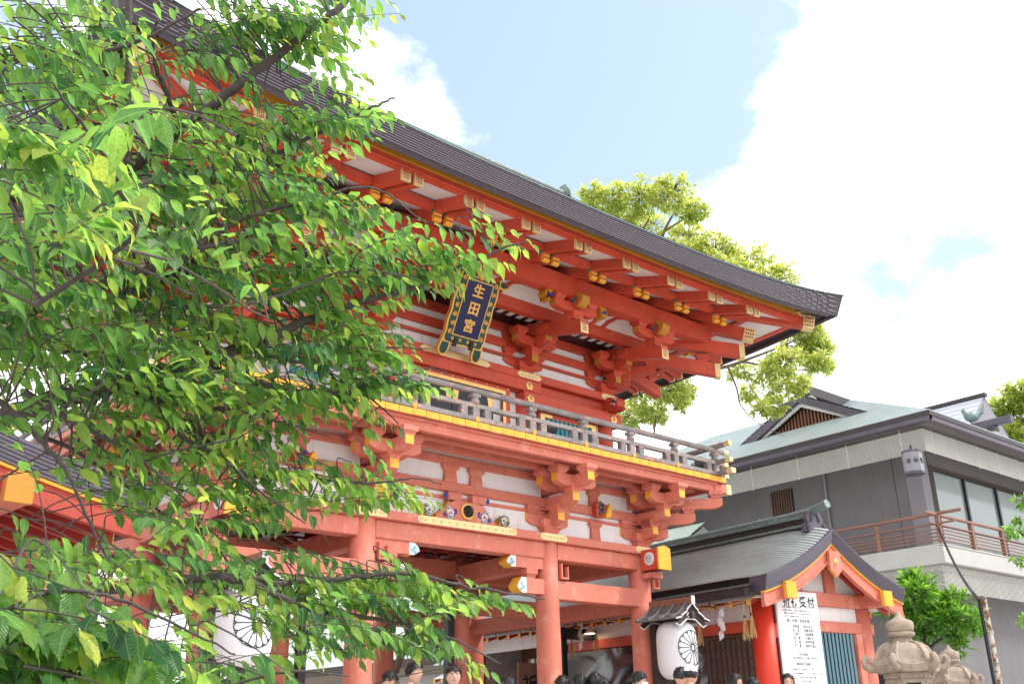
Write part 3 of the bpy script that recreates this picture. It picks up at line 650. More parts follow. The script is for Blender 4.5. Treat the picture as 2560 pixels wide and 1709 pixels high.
        m = MB()
        for X in (2.06, 3.36): m.box(*sorted((s*X-0.05, s*X+0.05)), UY-0.112, UY-0.101, 6.05, 6.20)
        m.box(*sorted((s*2.02, s*2.3)), UY-0.113, UY-0.102, 6.15, 6.205).box(*sorted((s*3.12, s*3.40)), UY-0.113, UY-0.102, 6.15, 6.205).build('gilt_corner', GOLD, f)
gate_upper()

def gate_upper_brackets():
    Z = 6.877
    big = block_mesh(0.42, 0.19).mesh('bracket', VERM); sm = block_mesh(0.25, 0.135).mesh('bearing_block', VERM)
    A = [fwd_arm(0.39, 0.115, 0.29, 0.15, 0.14).mesh('bracket_arm', [VERM, OCH]), fwd_arm(0.765, 0.41, 0.585, 0.15, 0.14).mesh('bracket_arm', [VERM, OCH])]
    DA = [fwd_arm(0.39*1.4, 0.117, 0.288, 0.14, 0.14).mesh('bracket_arm', [VERM, OCH]), fwd_arm(0.765*1.4, 0.412, 0.583, 0.14, 0.14).mesh('bracket_arm', [VERM, OCH])]
    LA = lat_arm(0.46, 0.117, 0.288, 0.145).mesh('bracket_arm', [VERM, OCH]); LB = lat_arm(0.46, 0.412, 0.583, 0.145).mesh('bracket_arm', [VERM, OCH]); LC = lat_arm(0.50, 0.73, 0.90, 0.145).mesh('bracket_arm', [VERM, OCH])
    tail = MB().beam((0, 0.7, 1.02), (0, -1.655, 0.43), 0.16, 0.23).mesh('tail_rafter', VERM)
    capm = MB().box(-0.088, 0.088, -0.012, 0, -0.125, 0.125)
    for k in range(5):
        for j in range(4): capm.box(-0.055+0.022*k+0.004*(j % 2), -0.043+0.022*k+0.004*(j % 2), -0.0145, -0.0122, -0.085+0.045*j, -0.055+0.045*j, 1)
    cap = capm.mesh('gilt_cap', [PGOLD, DRED])
    def side(p, R, corner=False):
        for a in A: inst('bracket_arm', a, p, M=R)
        inst('bracket_arm', LA, p, M=R); inst('bracket_arm', LB, p, M=R @ T(0, -0.37, 0)); inst('bracket_arm', LB, p, M=R)
        inst('bracket_arm', LC, p, M=R @ T(0, -1.42, 0))
        for (x, y, z) in ((0, -0.32, 0.29), (0.36, 0, 0.289), (-0.36, 0, 0.289), (0, -0.69, 0.585), (0.36, -0.37, 0.584), (-0.36, -0.37, 0.584), (0.36, 0, 0.584), (-0.36, 0, 0.584), (0, -1.42, 0.61), (0.39, -1.42, 0.90), (-0.39, -1.42, 0.90), (0, -1.42, 0.90)):
            inst('bearing_block', sm, p, M=R @ T(x, y, z))
        inst('tail_rafter', tail, p, M=R); inst('gilt_cap', cap, p, M=R @ T(0, -1.655, 0.43))
        # carved nose above the tail rafter
        m = MB().prism([(-1.40, 0.83), (-1.62, 0.80), (-1.72, 0.86), (-1.74, 0.96), (-1.66, 1.04), (-1.52, 1.06), (-1.40, 1.0)], 0, -0.09, 0.09, 0)
        m.prism([(-1.56, 0.797), (-1.625, 0.793), (-1.728, 0.856), (-1.748, 0.962), (-1.664, 1.048), (-1.56, 1.056), (-1.60, 1.0), (-1.66, 0.95), (-1.64, 0.88)], 0, -0.094, 0.094, 1)
        m.tube([(-0.097, -1.62, 0.93), (-0.097, -1.57, 0.97), (-0.097, -1.53, 0.93), (-0.097, -1.56, 0.89)], 0.02, 6, 2)
        m.tube([(-0.097, -1.50, 0.90), (-0.097, -1.46, 0.93)], 0.018, 6, 3)
        m.build('carved_nose', [VERM, OCH, GRN, BLUE], p, M=R)
    pos = [(x, UY, 0) for x in UX]
    for x, y, a in pos:
        p = inst('bracket', big, GATE, (x, y, Z)); side(p, Matrix.Identity(4))
        if abs(x) > 3:
            s = 1 if x > 0 else -1; side(p, RZ(s*PI/2))
            for d in DA: inst('bracket_arm', d, p, M=RZ(s*PI/4))
            for r, z in ((0.46, 0.289), (0.98, 0.584), (2.0, 0.62)): inst('bearing_block', sm, p, M=RZ(s*PI/4) @ T(0, -r, z))
            dm = MB().beam((0, 0.7, 1.15), (0, -2.30, 0.42), 0.18, 0.25).beam((0, 0.6, 1.45), (0, -2.80, 0.80), 0.18, 0.25)
            t = dm.build('diagonal_tail_rafter', VERM, p, M=RZ(s*PI/4))
            for (r, z) in ((2.30, 0.42), (2.80, 0.80)):
                cm = MB().box(-0.098, 0.098, -0.012, 0.09, -0.135, 0.135)
                cm.box(-0.06, 0.06, -0.014, -0.0125, -0.08, 0.0, 1).box(-0.04, 0.04, -0.014, -0.0125, 0.02, 0.09, 1)
                cm.build('gilt_cap', [PGOLD, DRED], t, loc=(0, -r, z))
    for s in (-1, 1):
        p = inst('bracket', big, GATE, (s*3.74, CY0, Z)); side(p, RZ(s*PI/2))
    def ring(name, o0, o1, z0, z1, m=VERM):         # band by distance outside the upper column line
        c = 0.35
        return gpart(name, ring_strip([(o0-c, z0, 0), (o1-c, z0, 0), (o1-c, z1, 0), (o0-c, z1, 0)], 1), m)
    ring('bracket_wall', -0.03, 0.03, 6.877, 8.4, WHI)
    for z0, z1 in ((7.30, 7.455), (7.60, 7.76), (7.12, 7.17)): ring('wall_beam', -0.08, 0.09, z0, z1)
    ring('step_beam', 0.68, 0.82, 7.68, 7.93)
    ring('cove_ceiling', 0.03, 0.70, 7.762, 7.775, BLK)
    m = MB()
    for k in range(38):
        x = -4.2+8.4*k/37
        m.box(x-0.06, x+0.06, -0.22, -0.05, 7.756, 7.7605)
    gpart('ceiling_square', m, SOFF)['kind'] = 'stuff'
    rb = MB()
    ring_pts = [(0.47, 7.90, 0), (0.62, 7.96, 0), (0.82, 7.97, 0), (1.0, 7.90, 0)]
    gpart('cove_board', ring_strip(ring_pts, 1, closed=False), SOFF)
    rib = MB()
    sec = [(-0.47, 7.87), (-0.62, 7.93), (-0.82, 7.94), (-1.0, 7.87), (-1.0, 7.92), (-0.82, 7.99), (-0.62, 7.98), (-0.47, 7.92)]
    rib.prism(sec, 0, -0.045, 0.045); rm = rib.mesh('cove_rib', VERM)
    for c in (-3.0, -2.72, -0.45, -0.2, 0.2, 0.45, 2.72, 3.0): inst('cove_rib', rm, GATE, (c, 0, 0))
    ring('eave_purlin', 1.36, 1.56, 7.87, 8.225)
    for x in (-1.66, 1.66, 0.0, -3.0, 3.0):                    # little yellow and blue arm ends under the purlin
        for s in (-1, 1):
            if abs(x) not in (1.66,): continue
            X = x+s*0.66
            m = MB().prism([(X-0.05, 7.68), (X+0.05, 7.68), (X+s*0.10, 7.78), (X+s*0.05, 7.87), (X-s*0.10, 7.87)], 1, -1.17, -0.98, 0)
            c = gpart('carved_arm_end', m, OCH); MB().tube([(X-0.04, -1.175, 7.74), (X, -1.18, 7.78), (X+0.04, -1.175, 7.75), (X+0.05, -1.175, 7.80)], 0.02, 6).build('painted_scroll', BLUE, c)
gate_upper_brackets()

def gate_eaves():
    flym = MB().beam((0, -1.42, 8.02+0.31*1.05), (0, -2.47, 8.02), 0.135, 0.16).mesh('flying_rafter', VERM)
    bm = MB(); y1, z1, sl = -1.72, 8.10, 0.42
    bm.beam((0, 0.5, z1+sl*(0.5-y1)), (0, y1, z1), 0.125, 0.17); basem = bm.mesh('base_rafter', VERM)
    cm = MB().box(-0.075, 0.075, -0.012, 0.03, -0.088, 0.088)
    for k in range(4):
        for j in range(4): cm.box(-0.05+0.026*k, -0.036+0.026*k, -0.0145, -0.0122, -0.065+0.036*j+0.006*(k % 2), -0.043+0.036*j+0.006*(k % 2), 1)
    cap = cm.mesh('gilt_cap', [PGOLD, DRED])
    em = MB()
    for s_, q in ((0, (-0.10, -0.02)), ):
        em.prism([(0.07, -0.089), (0.015, -0.089), (-0.012, -0.05), (0.01, -0.02), (-0.012, 0.02), (-0.008, 0.086), (0.02, 0.086), (0.07, 0.0)], 0, -0.066, 0.066, 0)
        em.tube([(-0.066, 0.0, 0.05), (-0.068, 0.02, 0.085), (-0.066, 0.07, 0.07)], [0.010, 0.016, 0.022], 6, 1)
    ye = em.mesh('yellow_end', [YEL, GRN])
    def pair(R, t):
        l = lift(t)*0.32
        for s in (-0.107, 0.107):
            f = inst('flying_rafter', flym, GATE, M=R @ T(s, 0, l)); inst('gilt_cap', cap, f, M=T(0, -2.47, 8.02) @ RX(-0.30*0))
            b = inst('base_rafter', basem, GATE, M=R @ T(s, 0, l)); inst('yellow_end', ye, b, M=T(0, y1, z1))
    for k in range(10):
        x = 1.105*(k-4.5); pair(T(x, 0, 0), x/6.6)
    for s in (-1, 1):
        for k in range(6):
            y = CY0+1.08*(k-2.5); pair(T(s*HX, y, 0) @ RZ(s*PI/2), (y-CY0)/4.9)
    B = lambda n, sec, m, nn=40, closed=True: gpart(n, ring_strip(sec, nn, closed=closed), m)
    B('soffit_board', [(-0.6, 8.10+0.42*2.3+0.092, 0), (1.66, 8.10+0.42*0.06+0.092, 0.32)], SOFF, 24, False)
    B('soffit_board', [(1.58, 8.02+0.31*0.89+0.083, 0.32), (2.46, 8.02+0.083, 0.32)], SOFF, 30, False)
    B('rafter_board', [(1.60, 8.188, 0.32), (1.735, 8.188, 0.32), (1.735, 8.30, 0.32), (1.60, 8.30, 0.32)], VERM)
    B('eave_board', [(2.38, 8.095, 0.32), (2.47, 8.095, 0.32), (2.47, 8.12, 0.34), (2.515, 8.122, 0.34), (2.515, 8.195, 0.38), (2.38, 8.195, 0.38)], VERM)
    B('yellow_fascia', [(2.45, 8.196, 0.38), (2.55, 8.196, 0.38), (2.575, 8.312, 0.44), (2.45, 8.312, 0.44)], OCH)
    B('roof_underlay', [(2.46, 8.314, 0.44), (2.60, 8.300, 0.46), (2.888, 8.085, 0.64), (2.98, 8.35, 1.0), (2.46, 8.55, 0.9)], COPD)
    # hip rafters with gilt shoes
    for s in (-1, 1):
        for (d0, z0, d1, z1_, w, h) in ((0.3, 8.95, 2.62, 8.19, 0.19, 0.24), (-0.3, 8.85, 1.79, 7.99, 0.20, 0.22)):
            hp = gpart('hip_rafter', MB().beam((s*(HX+d0), -d0, z0), (s*(HX+d1), -d1, z1_), w, h), VERM)
            v = Vector((s*(d1-d0), -(d1-d0), z1_-z0)).normalized(); e = Vector((s*(HX+d1), -d1, z1_))
            m = MB().beam(e-v*0.20, e+v*0.012, w+0.02, h+0.02)
            for k in range(4):
                for j in range(3):
                    sd = v.cross(Vector((0, 0, 1))).normalized(); u = sd.cross(v)
                    for q in (-1, 1):
                        c = e-v*(0.16-0.045*k)+sd*q*(w/2+0.0105)+u*(-0.08+0.08*j)*0.9
                        m.beam(c-v*0.013, c+v*0.013, 0.006, 0.035, 1)
            m.build('gilt_shoe', [PGOLD, DRED], hp)
        m = MB(); m.prism([(s*6.28, 8.36), (s*6.40, 8.30), (s*6.72, 8.34), (s*6.74, 8.45), (s*6.42, 8.42)], 1, -2.585, -2.566)
        for k in range(6): m.box(s*(6.42+0.05*k)-0.012, s*(6.42+0.05*k)+0.012, -2.59, -2.583, 8.345+0.006*k, 8.395+0.006*k, 1)
        gpart('gilt_fitting', m, [PGOLD, BRASS])
    # nine courses of copper shingles in the thick eave edge
    n9 = 9; LEN = 0.335; rng = random.Random(5)
    sh = MB().cbox(-LEN/2+0.001, LEN/2-0.001, -0.014, 0.10, -0.0135, 0.0145, 0.002).mesh('copper_shingle', COPB)
    rest = MB(); nobj = 0
    def place(sd, c, s_):
        f = (c+0.5)/n9; d = lerp(2.90, 2.985, f); z = lerp(8.083, 8.362, f); lf = lerp(0.64, 1.0, f); half = (HX if sd in (0, 2) else CY0)+d; tq = min(1, abs(s_)/half); d += 0.10*tq**8*(d-2.7)/0.3
        if abs(s_) > half-LEN*0.40: return None
        t = s_/half; zz = z+lf*lift(t); dz = lf*0.41*2.8*abs(t)**1.8/half*(1 if t > 0 else -1)
        tilt = RX(-0.35)
        if sd == 0: M = T(s_, -d, zz) @ RY(-math.atan(dz)) @ tilt
        elif sd == 2: M = T(-s_, 2*CY0+d, zz) @ RZ(PI) @ RY(-math.atan(dz)) @ tilt
        elif sd == 1: M = T(HX+d, CY0+s_, zz) @ RZ(PI/2) @ RY(-math.atan(dz)) @ tilt
        else: M = T(-HX-d, CY0-s_, zz) @ RZ(-PI/2) @ RY(-math.atan(dz)) @ tilt
        return M
    one = MB().box(-LEN/2+0.001, LEN/2-0.001, -0.014, 0.10, -0.0135, 0.0145)
    for sd in range(4):
        for c in range(n9):
            s0 = -7.4+(c % 2)*LEN*0.5+rng.uniform(-0.05, 0.05)
            for k in range(46):
                s_ = s0+k*LEN; M = place(sd, c, s_)
                if M is None: continue
                if sd == 0 and s_ > -3.6 and nobj < 300: inst('copper_shingle', sh, GATE, M=M); nobj += 1
                else: rest.add(one, M)
    r = gpart('copper_shingles', rest, COPB); r['kind'] = 'stuff'
    gpart('shingle_backing', ring_strip([(2.885, 8.083, 0.64), (2.903, 8.073, 0.64), (2.99, 8.362, 1.0), (2.94, 8.362, 1.0)], 40), COPD)
    cap2 = gpart('eave_cap', ring_strip([(2.90, 8.366, 1.0), (3.008, 8.364, 1.0), (3.008, 8.380, 1.0), (2.90, 8.40, 1.0)], 40), PATD)
    # roof slopes, gable, ridge
    def zr(d): u = (3.0-d)/5.4; return 8.378+3.97*(0.58*u+0.42*u*u)
    def rows(sd, dmin, n):
        m = MB()
        for i in range(n):
            da, db = lerp(3.0, dmin, i/n), lerp(3.0, dmin, (i+1)/n)
            for j in range(24):
                q = []
                for d, t in ((da, j), (da, j+1), (db, j+1), (db, j)):
                    t = -1+2*t/24; lf = max(0, 1-(3.0-d)/2.2)
                    z = zr(d)+lf*lift(t)+(0.02 if d == da else 0.0)
                    E = max(HX+d, 4.85) if sd in (0, 2) else CY0+d
                    if sd == 0: q.append((t*E, -d, z))
                    elif sd == 2: q.append((-t*E, 2*CY0+d, z))
                    elif sd == 1: q.append((HX+d, CY0+t*E, z))
                    else: q.append((-HX-d, CY0-t*E, z))
                m.poly(q)
        return m
    for sd, dm in ((0, -2.4), (2, -2.4), (1, 0.62), (3, 0.62)):
        gpart('roof_slope', rows(sd, dm, 30 if dm < 0 else 14), PATD)
    for s in (-1, 1): gpart('gable_wall', MB().prism([(0.9-2.4+CY0-1.5+0.6, 9.9), (2*CY0-0.0, 9.9), (CY0, 12.2)], 0, s*4.6-0.03, s*4.6+0.03), WHI)
    rg = gpart('ridge', MB().cbox(-4.95, 4.95, CY0-0.22, CY0+0.22, 12.1, 12.62, 0.03), COPD)
    MB().tube([(-5.1, CY0, 12.68), (0, CY0, 12.68), (5.1, CY0, 12.68)], 0.12, 12).build('ridge_roll', PATD, rg)
    for s in (-1, 1):
        MB().prism([(CY0-0.35, 12.0), (CY0+0.35, 12.0), (CY0+0.26, 12.7), (CY0+0.1, 12.95), (CY0-0.1, 12.95), (CY0-0.26, 12.7)], 0, s*5.0-0.07, s*5.0+0.07).build('ridge_ornament', PATD, rg)
gate_eaves()

def name_plaque():
    t = thing('name_plaque', 'dark blue name plaque with three gold characters in a scrolled green and gold frame', 'sign', (-0.05, -0.20, 7.035), 0)
    t.rotation_euler = (rad(27.5), 0, 0)
    # local: x across, z up the panel, y back (front is -y)
    w, h = 0.515, 0.94
    fr = MB()
    ring = []
    def edge(p, q, n, amp):
        P, Q = Vector(p), Vector(q); nrm = Vector(((Q-P).y, -(Q-P).x)).normalized()
        return [P.lerp(Q, i/n)+nrm*amp*(0.25+abs(math.sin(PI*i/n*3.5))*0.8) for i in range(n)]
    W, Z0, Z1 = 0.40, -0.16, h+0.15
    ring = edge((W, Z0), (W, Z1), 22, 0.028)+edge((W, Z1), (-W, Z1), 18, 0.03)+edge((-W, Z1), (-W, Z0), 22, 0.028)+edge((-W, Z0), (W, Z0), 14, 0.018)
    fr.prism([(p.x, p.y) for p in ring], 1, -0.03, 0.05, 0)
    f = fr.build('frame', SIGNG, t)
    inner = [Vector((p.x*0.925, (p.y-h/2)*0.955+h/2)) for p in ring]
    MB().prism([(p.x, p.y) for p in inner], 1, -0.036, -0.031, 0).build('green_field', DGRN, f)
    # ears at the four corners
    for sx, z, dz in ((-1, Z1-0.03, 1), (1, Z1-0.03, 1), (-1, Z0-0.02, -1), (1, Z0-0.02, -1)):
        if dz > 0: r = [(0.38, -0.10), (0.50, -0.13), (0.60, -0.09), (0.63, 0.0), (0.57, 0.05), (0.52, 0.02), (0.46, 0.05), (0.38, 0.06)]
        else: r = [(0.24, 0.06), (0.24, -0.10), (0.28, -0.20), (0.36, -0.22), (0.43, -0.18), (0.45, -0.08), (0.43, 0.06)]
        e = MB().prism([(sx*a, z+b) for a, b in r], 1, -0.025, 0.045).build('scroll_ear', SIGNG, t)
        c = Vector((sum(a for a, b in r)/len(r), sum(b for a, b in r)/len(r)))
        MB().prism([(sx*(c.x+(a-c.x)*0.72), z+c.y+(b-c.y)*0.72) for a, b in r], 1, -0.031, -0.026).build('green_field', DGRN, e)
    MB().box(-w/2-0.02, w/2+0.02, -0.050, -0.037, -0.02, h+0.02).build('inner_frame', SIGNG, t)
    pn = MB().box(-w/2, w/2, -0.055, -0.0505, 0, h).build('blue_panel', NAVY, t)
    # raised scrolls round the frame
    def spiral(cx, cz, r, s, a0, turns=1.6):
        return [(cx+s*r*(1-0.07*i)*math.cos(a0+i*turns*2*PI/12), -0.040, cz+r*(1-0.07*i)*math.sin(a0+i*turns*2*PI/12)) for i in range(12)]
    for sx in (-1, 1):
        for k in range(7):
            MB().tube(spiral(sx*0.325, 0.02+0.155*k, 0.042, sx*(1 if k % 2 else -1), 1.0+k), [0.012]*6+[0.010]*6, 6).build('gold_scroll', SIGNG, f)
    for k in range(4):
        MB().tube(spiral(-0.24+0.16*k, h+0.075, 0.035, 1 if k % 2 else -1, 0.5), 0.010, 6).build('gold_scroll', SIGNG, f)
        if k in (0, 1, 2, 3): MB().tube(spiral(-0.24+0.16*k, -0.085, 0.032, 1 if k % 2 else -1, 0.5), 0.009, 6).build('gold_scroll', SIGNG, f)
    MB().ball((0, -0.038, h+0.085), (0.06, 0.025, 0.05), 12, 7).build('gold_flower', SIGNG, f, smooth=True)
    for x in (-0.17, 0.17): MB().cbox(x-0.035, x+0.035, -0.07, -0.02, -0.20, -0.06, 0.006).build('iron_clasp', BLK, t)
    for k, ch in enumerate('生田宮'):
        text('character', ch, 0.235, SIGNG, pn, T(0, -0.056, 0.775-0.30*k) @ RX(PI/2), extrude=0.006, bold=0.006)
def text(name, s, size, m, parent, M, extrude=0.0008, bold=0.0, align='CENTER', sx=1.0, space=1.0):
    cu = bpy.data.curves.new(name, 'FONT'); cu.body = s; cu.size = size; cu.extrude = extrude; cu.offset = bold
    cu.space_character = space; cu.align_x = align; cu.align_y = 'CENTER'; cu.resolution_u = 3
    tmp = bpy.data.objects.new(name+'_curve', cu); COL.objects.link(tmp)
    dg = bpy.context.evaluated_depsgraph_get(); me = bpy.data.meshes.new_from_object(tmp.evaluated_get(dg)); me.name = name
    bpy.data.objects.remove(tmp); bpy.data.curves.remove(cu)
    me.materials.clear(); me.materials.append(m)
    return inst(name, me, parent, M=M @ Matrix.Diagonal((sx, 1, 1, 1)))
name_plaque()
# ------------------------------------------------------------------ copper-roofed side buildings
def sori(t): return t*(1.30-0.30*t)
def gable_house(t, half, za, ze, length, verge, col=FADE, ncourse=24, back=True, ridge=True, soff=None):
    """roof, bargeboards and ridge of a small shrine building; local x across, y back from the front verge"""
    SP = VERM
    def zz(x): return za-(za-ze)*sori(min(1.0, abs(x)/half))
    def drop(x): return 0.17*(1-0.8*(abs(x)/half)**2)
    def surf(x, y):
        s = max(0.0, 1-y/0.95); return zz(x)-drop(x)*s*s-0.02
    ys = [0, 0.04, 0.12, 0.22, 0.34, 0.48, 0.64, 0.80, 0.95, 1.4, 2.5, length*0.5, length]
    def sideprof(sg, i, n=ncourse):
        m = MB(); xa, xb = half*(1-i/n), half*(1-(i+1)/n)
        for a in range(len(ys)-1):
            y0, y1 = ys[a], ys[a+1]
            def p(x, y, up):
                # courses sweep down round the shoulder towards the verge
                return (sg*x, y, surf(x, y)+up)
            q = [p(xa, y0, 0.036), p(xa, y1, 0.036), p(xb, y1, 0.004), p(xb, y0, 0.004)]
            m.poly(q if sg > 0 else q[::-1])
            q = [p(xa, y0, 0.0), p(xa, y1, 0.0), p(xa, y1, 0.036), p(xa, y0, 0.036)]
            m.poly(q if sg > 0 else q[::-1])
        return m
    for i in range(ncourse):
        for sg in (-1, 1): sideprof(sg, i).build('roof_course', PAT, t)
    N = 14
    X = [half*(-1+2*k/(2*N)) for k in range(2*N+1)]
    # layered dark verge, yellow line, red bargeboard
    def strip(name, y0, y1, top, bot, m, s=None):
        for sg in (-1, 1):
            mm = MB()
            for k in range(N):
                xa, xb = half*k/N, half*(k+1)/N
                za_, zb_ = (zz(xa)+0.17-drop(xa), zz(xb)+0.17-drop(xb)) if y0 < 0.141 else (zz(xa), zz(xb))
                mm.hexa([(sg*xa, y0, za_+bot), (sg*xb, y0, zb_+bot), (sg*xb, y1, zb_+bot), (sg*xa, y1, za_+bot), (sg*xa, y0, za_+top), (sg*xb, y0, zb_+top), (sg*xb, y1, zb_+top), (sg*xa, y1, za_+top)])
            mm.build(name, m, t)
    for r in range(7): strip('verge_course', -0.010*r+0.02, 0.36, -0.165-0.038*(6-r), -0.203-0.038*(6-r)+0.003, COPB)
    strip('yellow_line', 0.035, 0.13, -0.433, -0.465, YEL)
    strip('bargeboard', 0.07, 0.14, -0.467, -0.70, col)
    strip('bargeboard_lip', 0.05, 0.069, -0.66, -0.70, col)
    strip('soffit', 0.142, length, -0.388, -0.40, soff or SOFF)
    for s in (-1, 1):
        pass
    nr = 5
    for k in range(int(length/0.42)):
        y = 0.42+0.42*k
        for sg in (-1, 1):
            mm = MB()
            for j in range(6):
                xa, xb = half*j/6, half*(j+1)/6
                mm.hexa([(sg*xa, y-0.04, zz(xa)-0.50), (sg*xb, y-0.04, zz(xb)-0.50), (sg*xb, y+0.04, zz(xb)-0.50), (sg*xa, y+0.04, zz(xa)-0.50), (sg*xa, y-0.04, zz(xa)-0.402), (sg*xb, y-0.04, zz(xb)-0.402), (sg*xb, y+0.04, zz(xb)-0.402), (sg*xa, y+0.04, zz(xa)-0.402)])
            r = mm.build('rafter', DRED, t)
            MB().box(*sorted((sg*(half+0.001), sg*(half+0.014))), y-0.042, y+0.042, zz(half)-0.502, zz(half)-0.40).build('yellow_tip', YEL, r)
    # pendant under the apex
    p = MB().prism([(-0.15, za-0.58), (0.15, za-0.58), (0.17, za-0.90), (0.10, za-0.96), (0, za-1.05), (-0.10, za-0.96), (-0.17, za-0.90)], 1, -0.01, 0.048).build('pendant', col, t)
    MB().prism([(0.17, za-0.905), (0.10, za-0.965), (0, za-1.055), (-0.10, za-0.965), (-0.17, za-0.905), (-0.10, za-0.94), (0, za-1.03), (0.10, za-0.94)], 1, -0.005, 0.046).build('yellow_edge', YEL, p)
    MB().lathe([(0.05, 0), (0.05, 0.01), (0.03, 0.02), (0.022, 0.05)], 12).xf(T(0, -0.01, za-0.78) @ RX(PI/2)).build('gold_stud', GOLD, p, smooth='auto')
    if ridge:
        zt = za+0.02
        rg = MB().box(-0.17, 0.17, 0.42, length, zt-0.12, zt+0.06).build('ridge', COPD, t)
        for z0, z1, w in ((zt-0.10, zt-0.05, 0.235), (zt+0.061, zt+0.09, 0.235), (zt+0.10, zt+0.125, 0.20)):
            MB().cbox(-w, w, 0.40, length, z0, z1, 0.012).build('ridge_band', PATD, rg)
        MB().tube([(0, 0.0, zt+0.285), (0, 0.12, zt+0.255), (0, 0.27, zt+0.225), (0, 0.5, zt+0.195), (0, 0.95, zt+0.182), (0, 2, zt+0.18), (0, length, zt+0.18)], [0.085, 0.082, 0.08, 0.078, 0.075, 0.075, 0.075], 14).build('ridge_roll', PATD, rg, smooth='auto')
        o = MB().prism([(-0.34, zt-0.20), (0.34, zt-0.20), (0.33, zt-0.10), (0.22, zt-0.02), (0.24, zt+0.06), (0.17, zt+0.18), (0.08, zt+0.24), (-0.08, zt+0.24), (-0.17, zt+0.18), (-0.24, zt+0.06), (-0.22, zt-0.02), (-0.33, zt-0.10)], 1, 0.33, 0.41).build('ridge_ornament', COPB, rg)
        for s in (-1, 1):
            MB().tube([(s*0.20, 0.315, zt-0.05), (s*0.27, 0.315, zt-0.09), (s*0.25, 0.315, zt-0.16), (s*0.19, 0.315, zt-0.13)], 0.028, 8).build('scroll', COPB, o, smooth=True)
        MB().tube([(-0.12, 0.32, zt+0.0), (-0.08, 0.32, zt+0.13), (0, 0.32, zt+0.17), (0.08, 0.32, zt+0.13), (0.12, 0.32, zt+0.0)], 0.022, 8).build('scroll', COPB, o, smooth=True)
        for z in (0.02, 0.10, 0.18): MB().cbox(-0.24, 0.24, 0.34, 0.46, zt-0.30+z, zt-0.24+z, 0.02).build('ridge_foot', PATD, rg)
    return zz
def gutter(t, x, y0, y1, z, sg):
    g = MB().prism([(x-0.01*sg, z+0.10), (x-sg*0.17, z+0.12), (x-sg*0.17, z+0.085), (x-sg*0.14, z), (x-sg*0.03, z), (x, z+0.03)], 1, y0, y1).build('gutter', COPD, t)
    MB().prism([(x-0.2*sg, z+0.13), (x+0.03*sg, z+0.20), (x+0.03*sg, z+0.215), (x-0.2*sg, z+0.145)], 1, y0-0.06, y1).build('drip_edge', COPD, t)
    k = y0+0.9
    while k < y1:
        MB().tube([(x-0.10*sg, k, z-0.005), (x-0.05*sg, k, z-0.11), (x+0.12*sg, k, z-0.10), (x+0.24*sg, k, z+0.06)], 0.012, 6).build('gutter_hook', COPD, g); k += 0.95

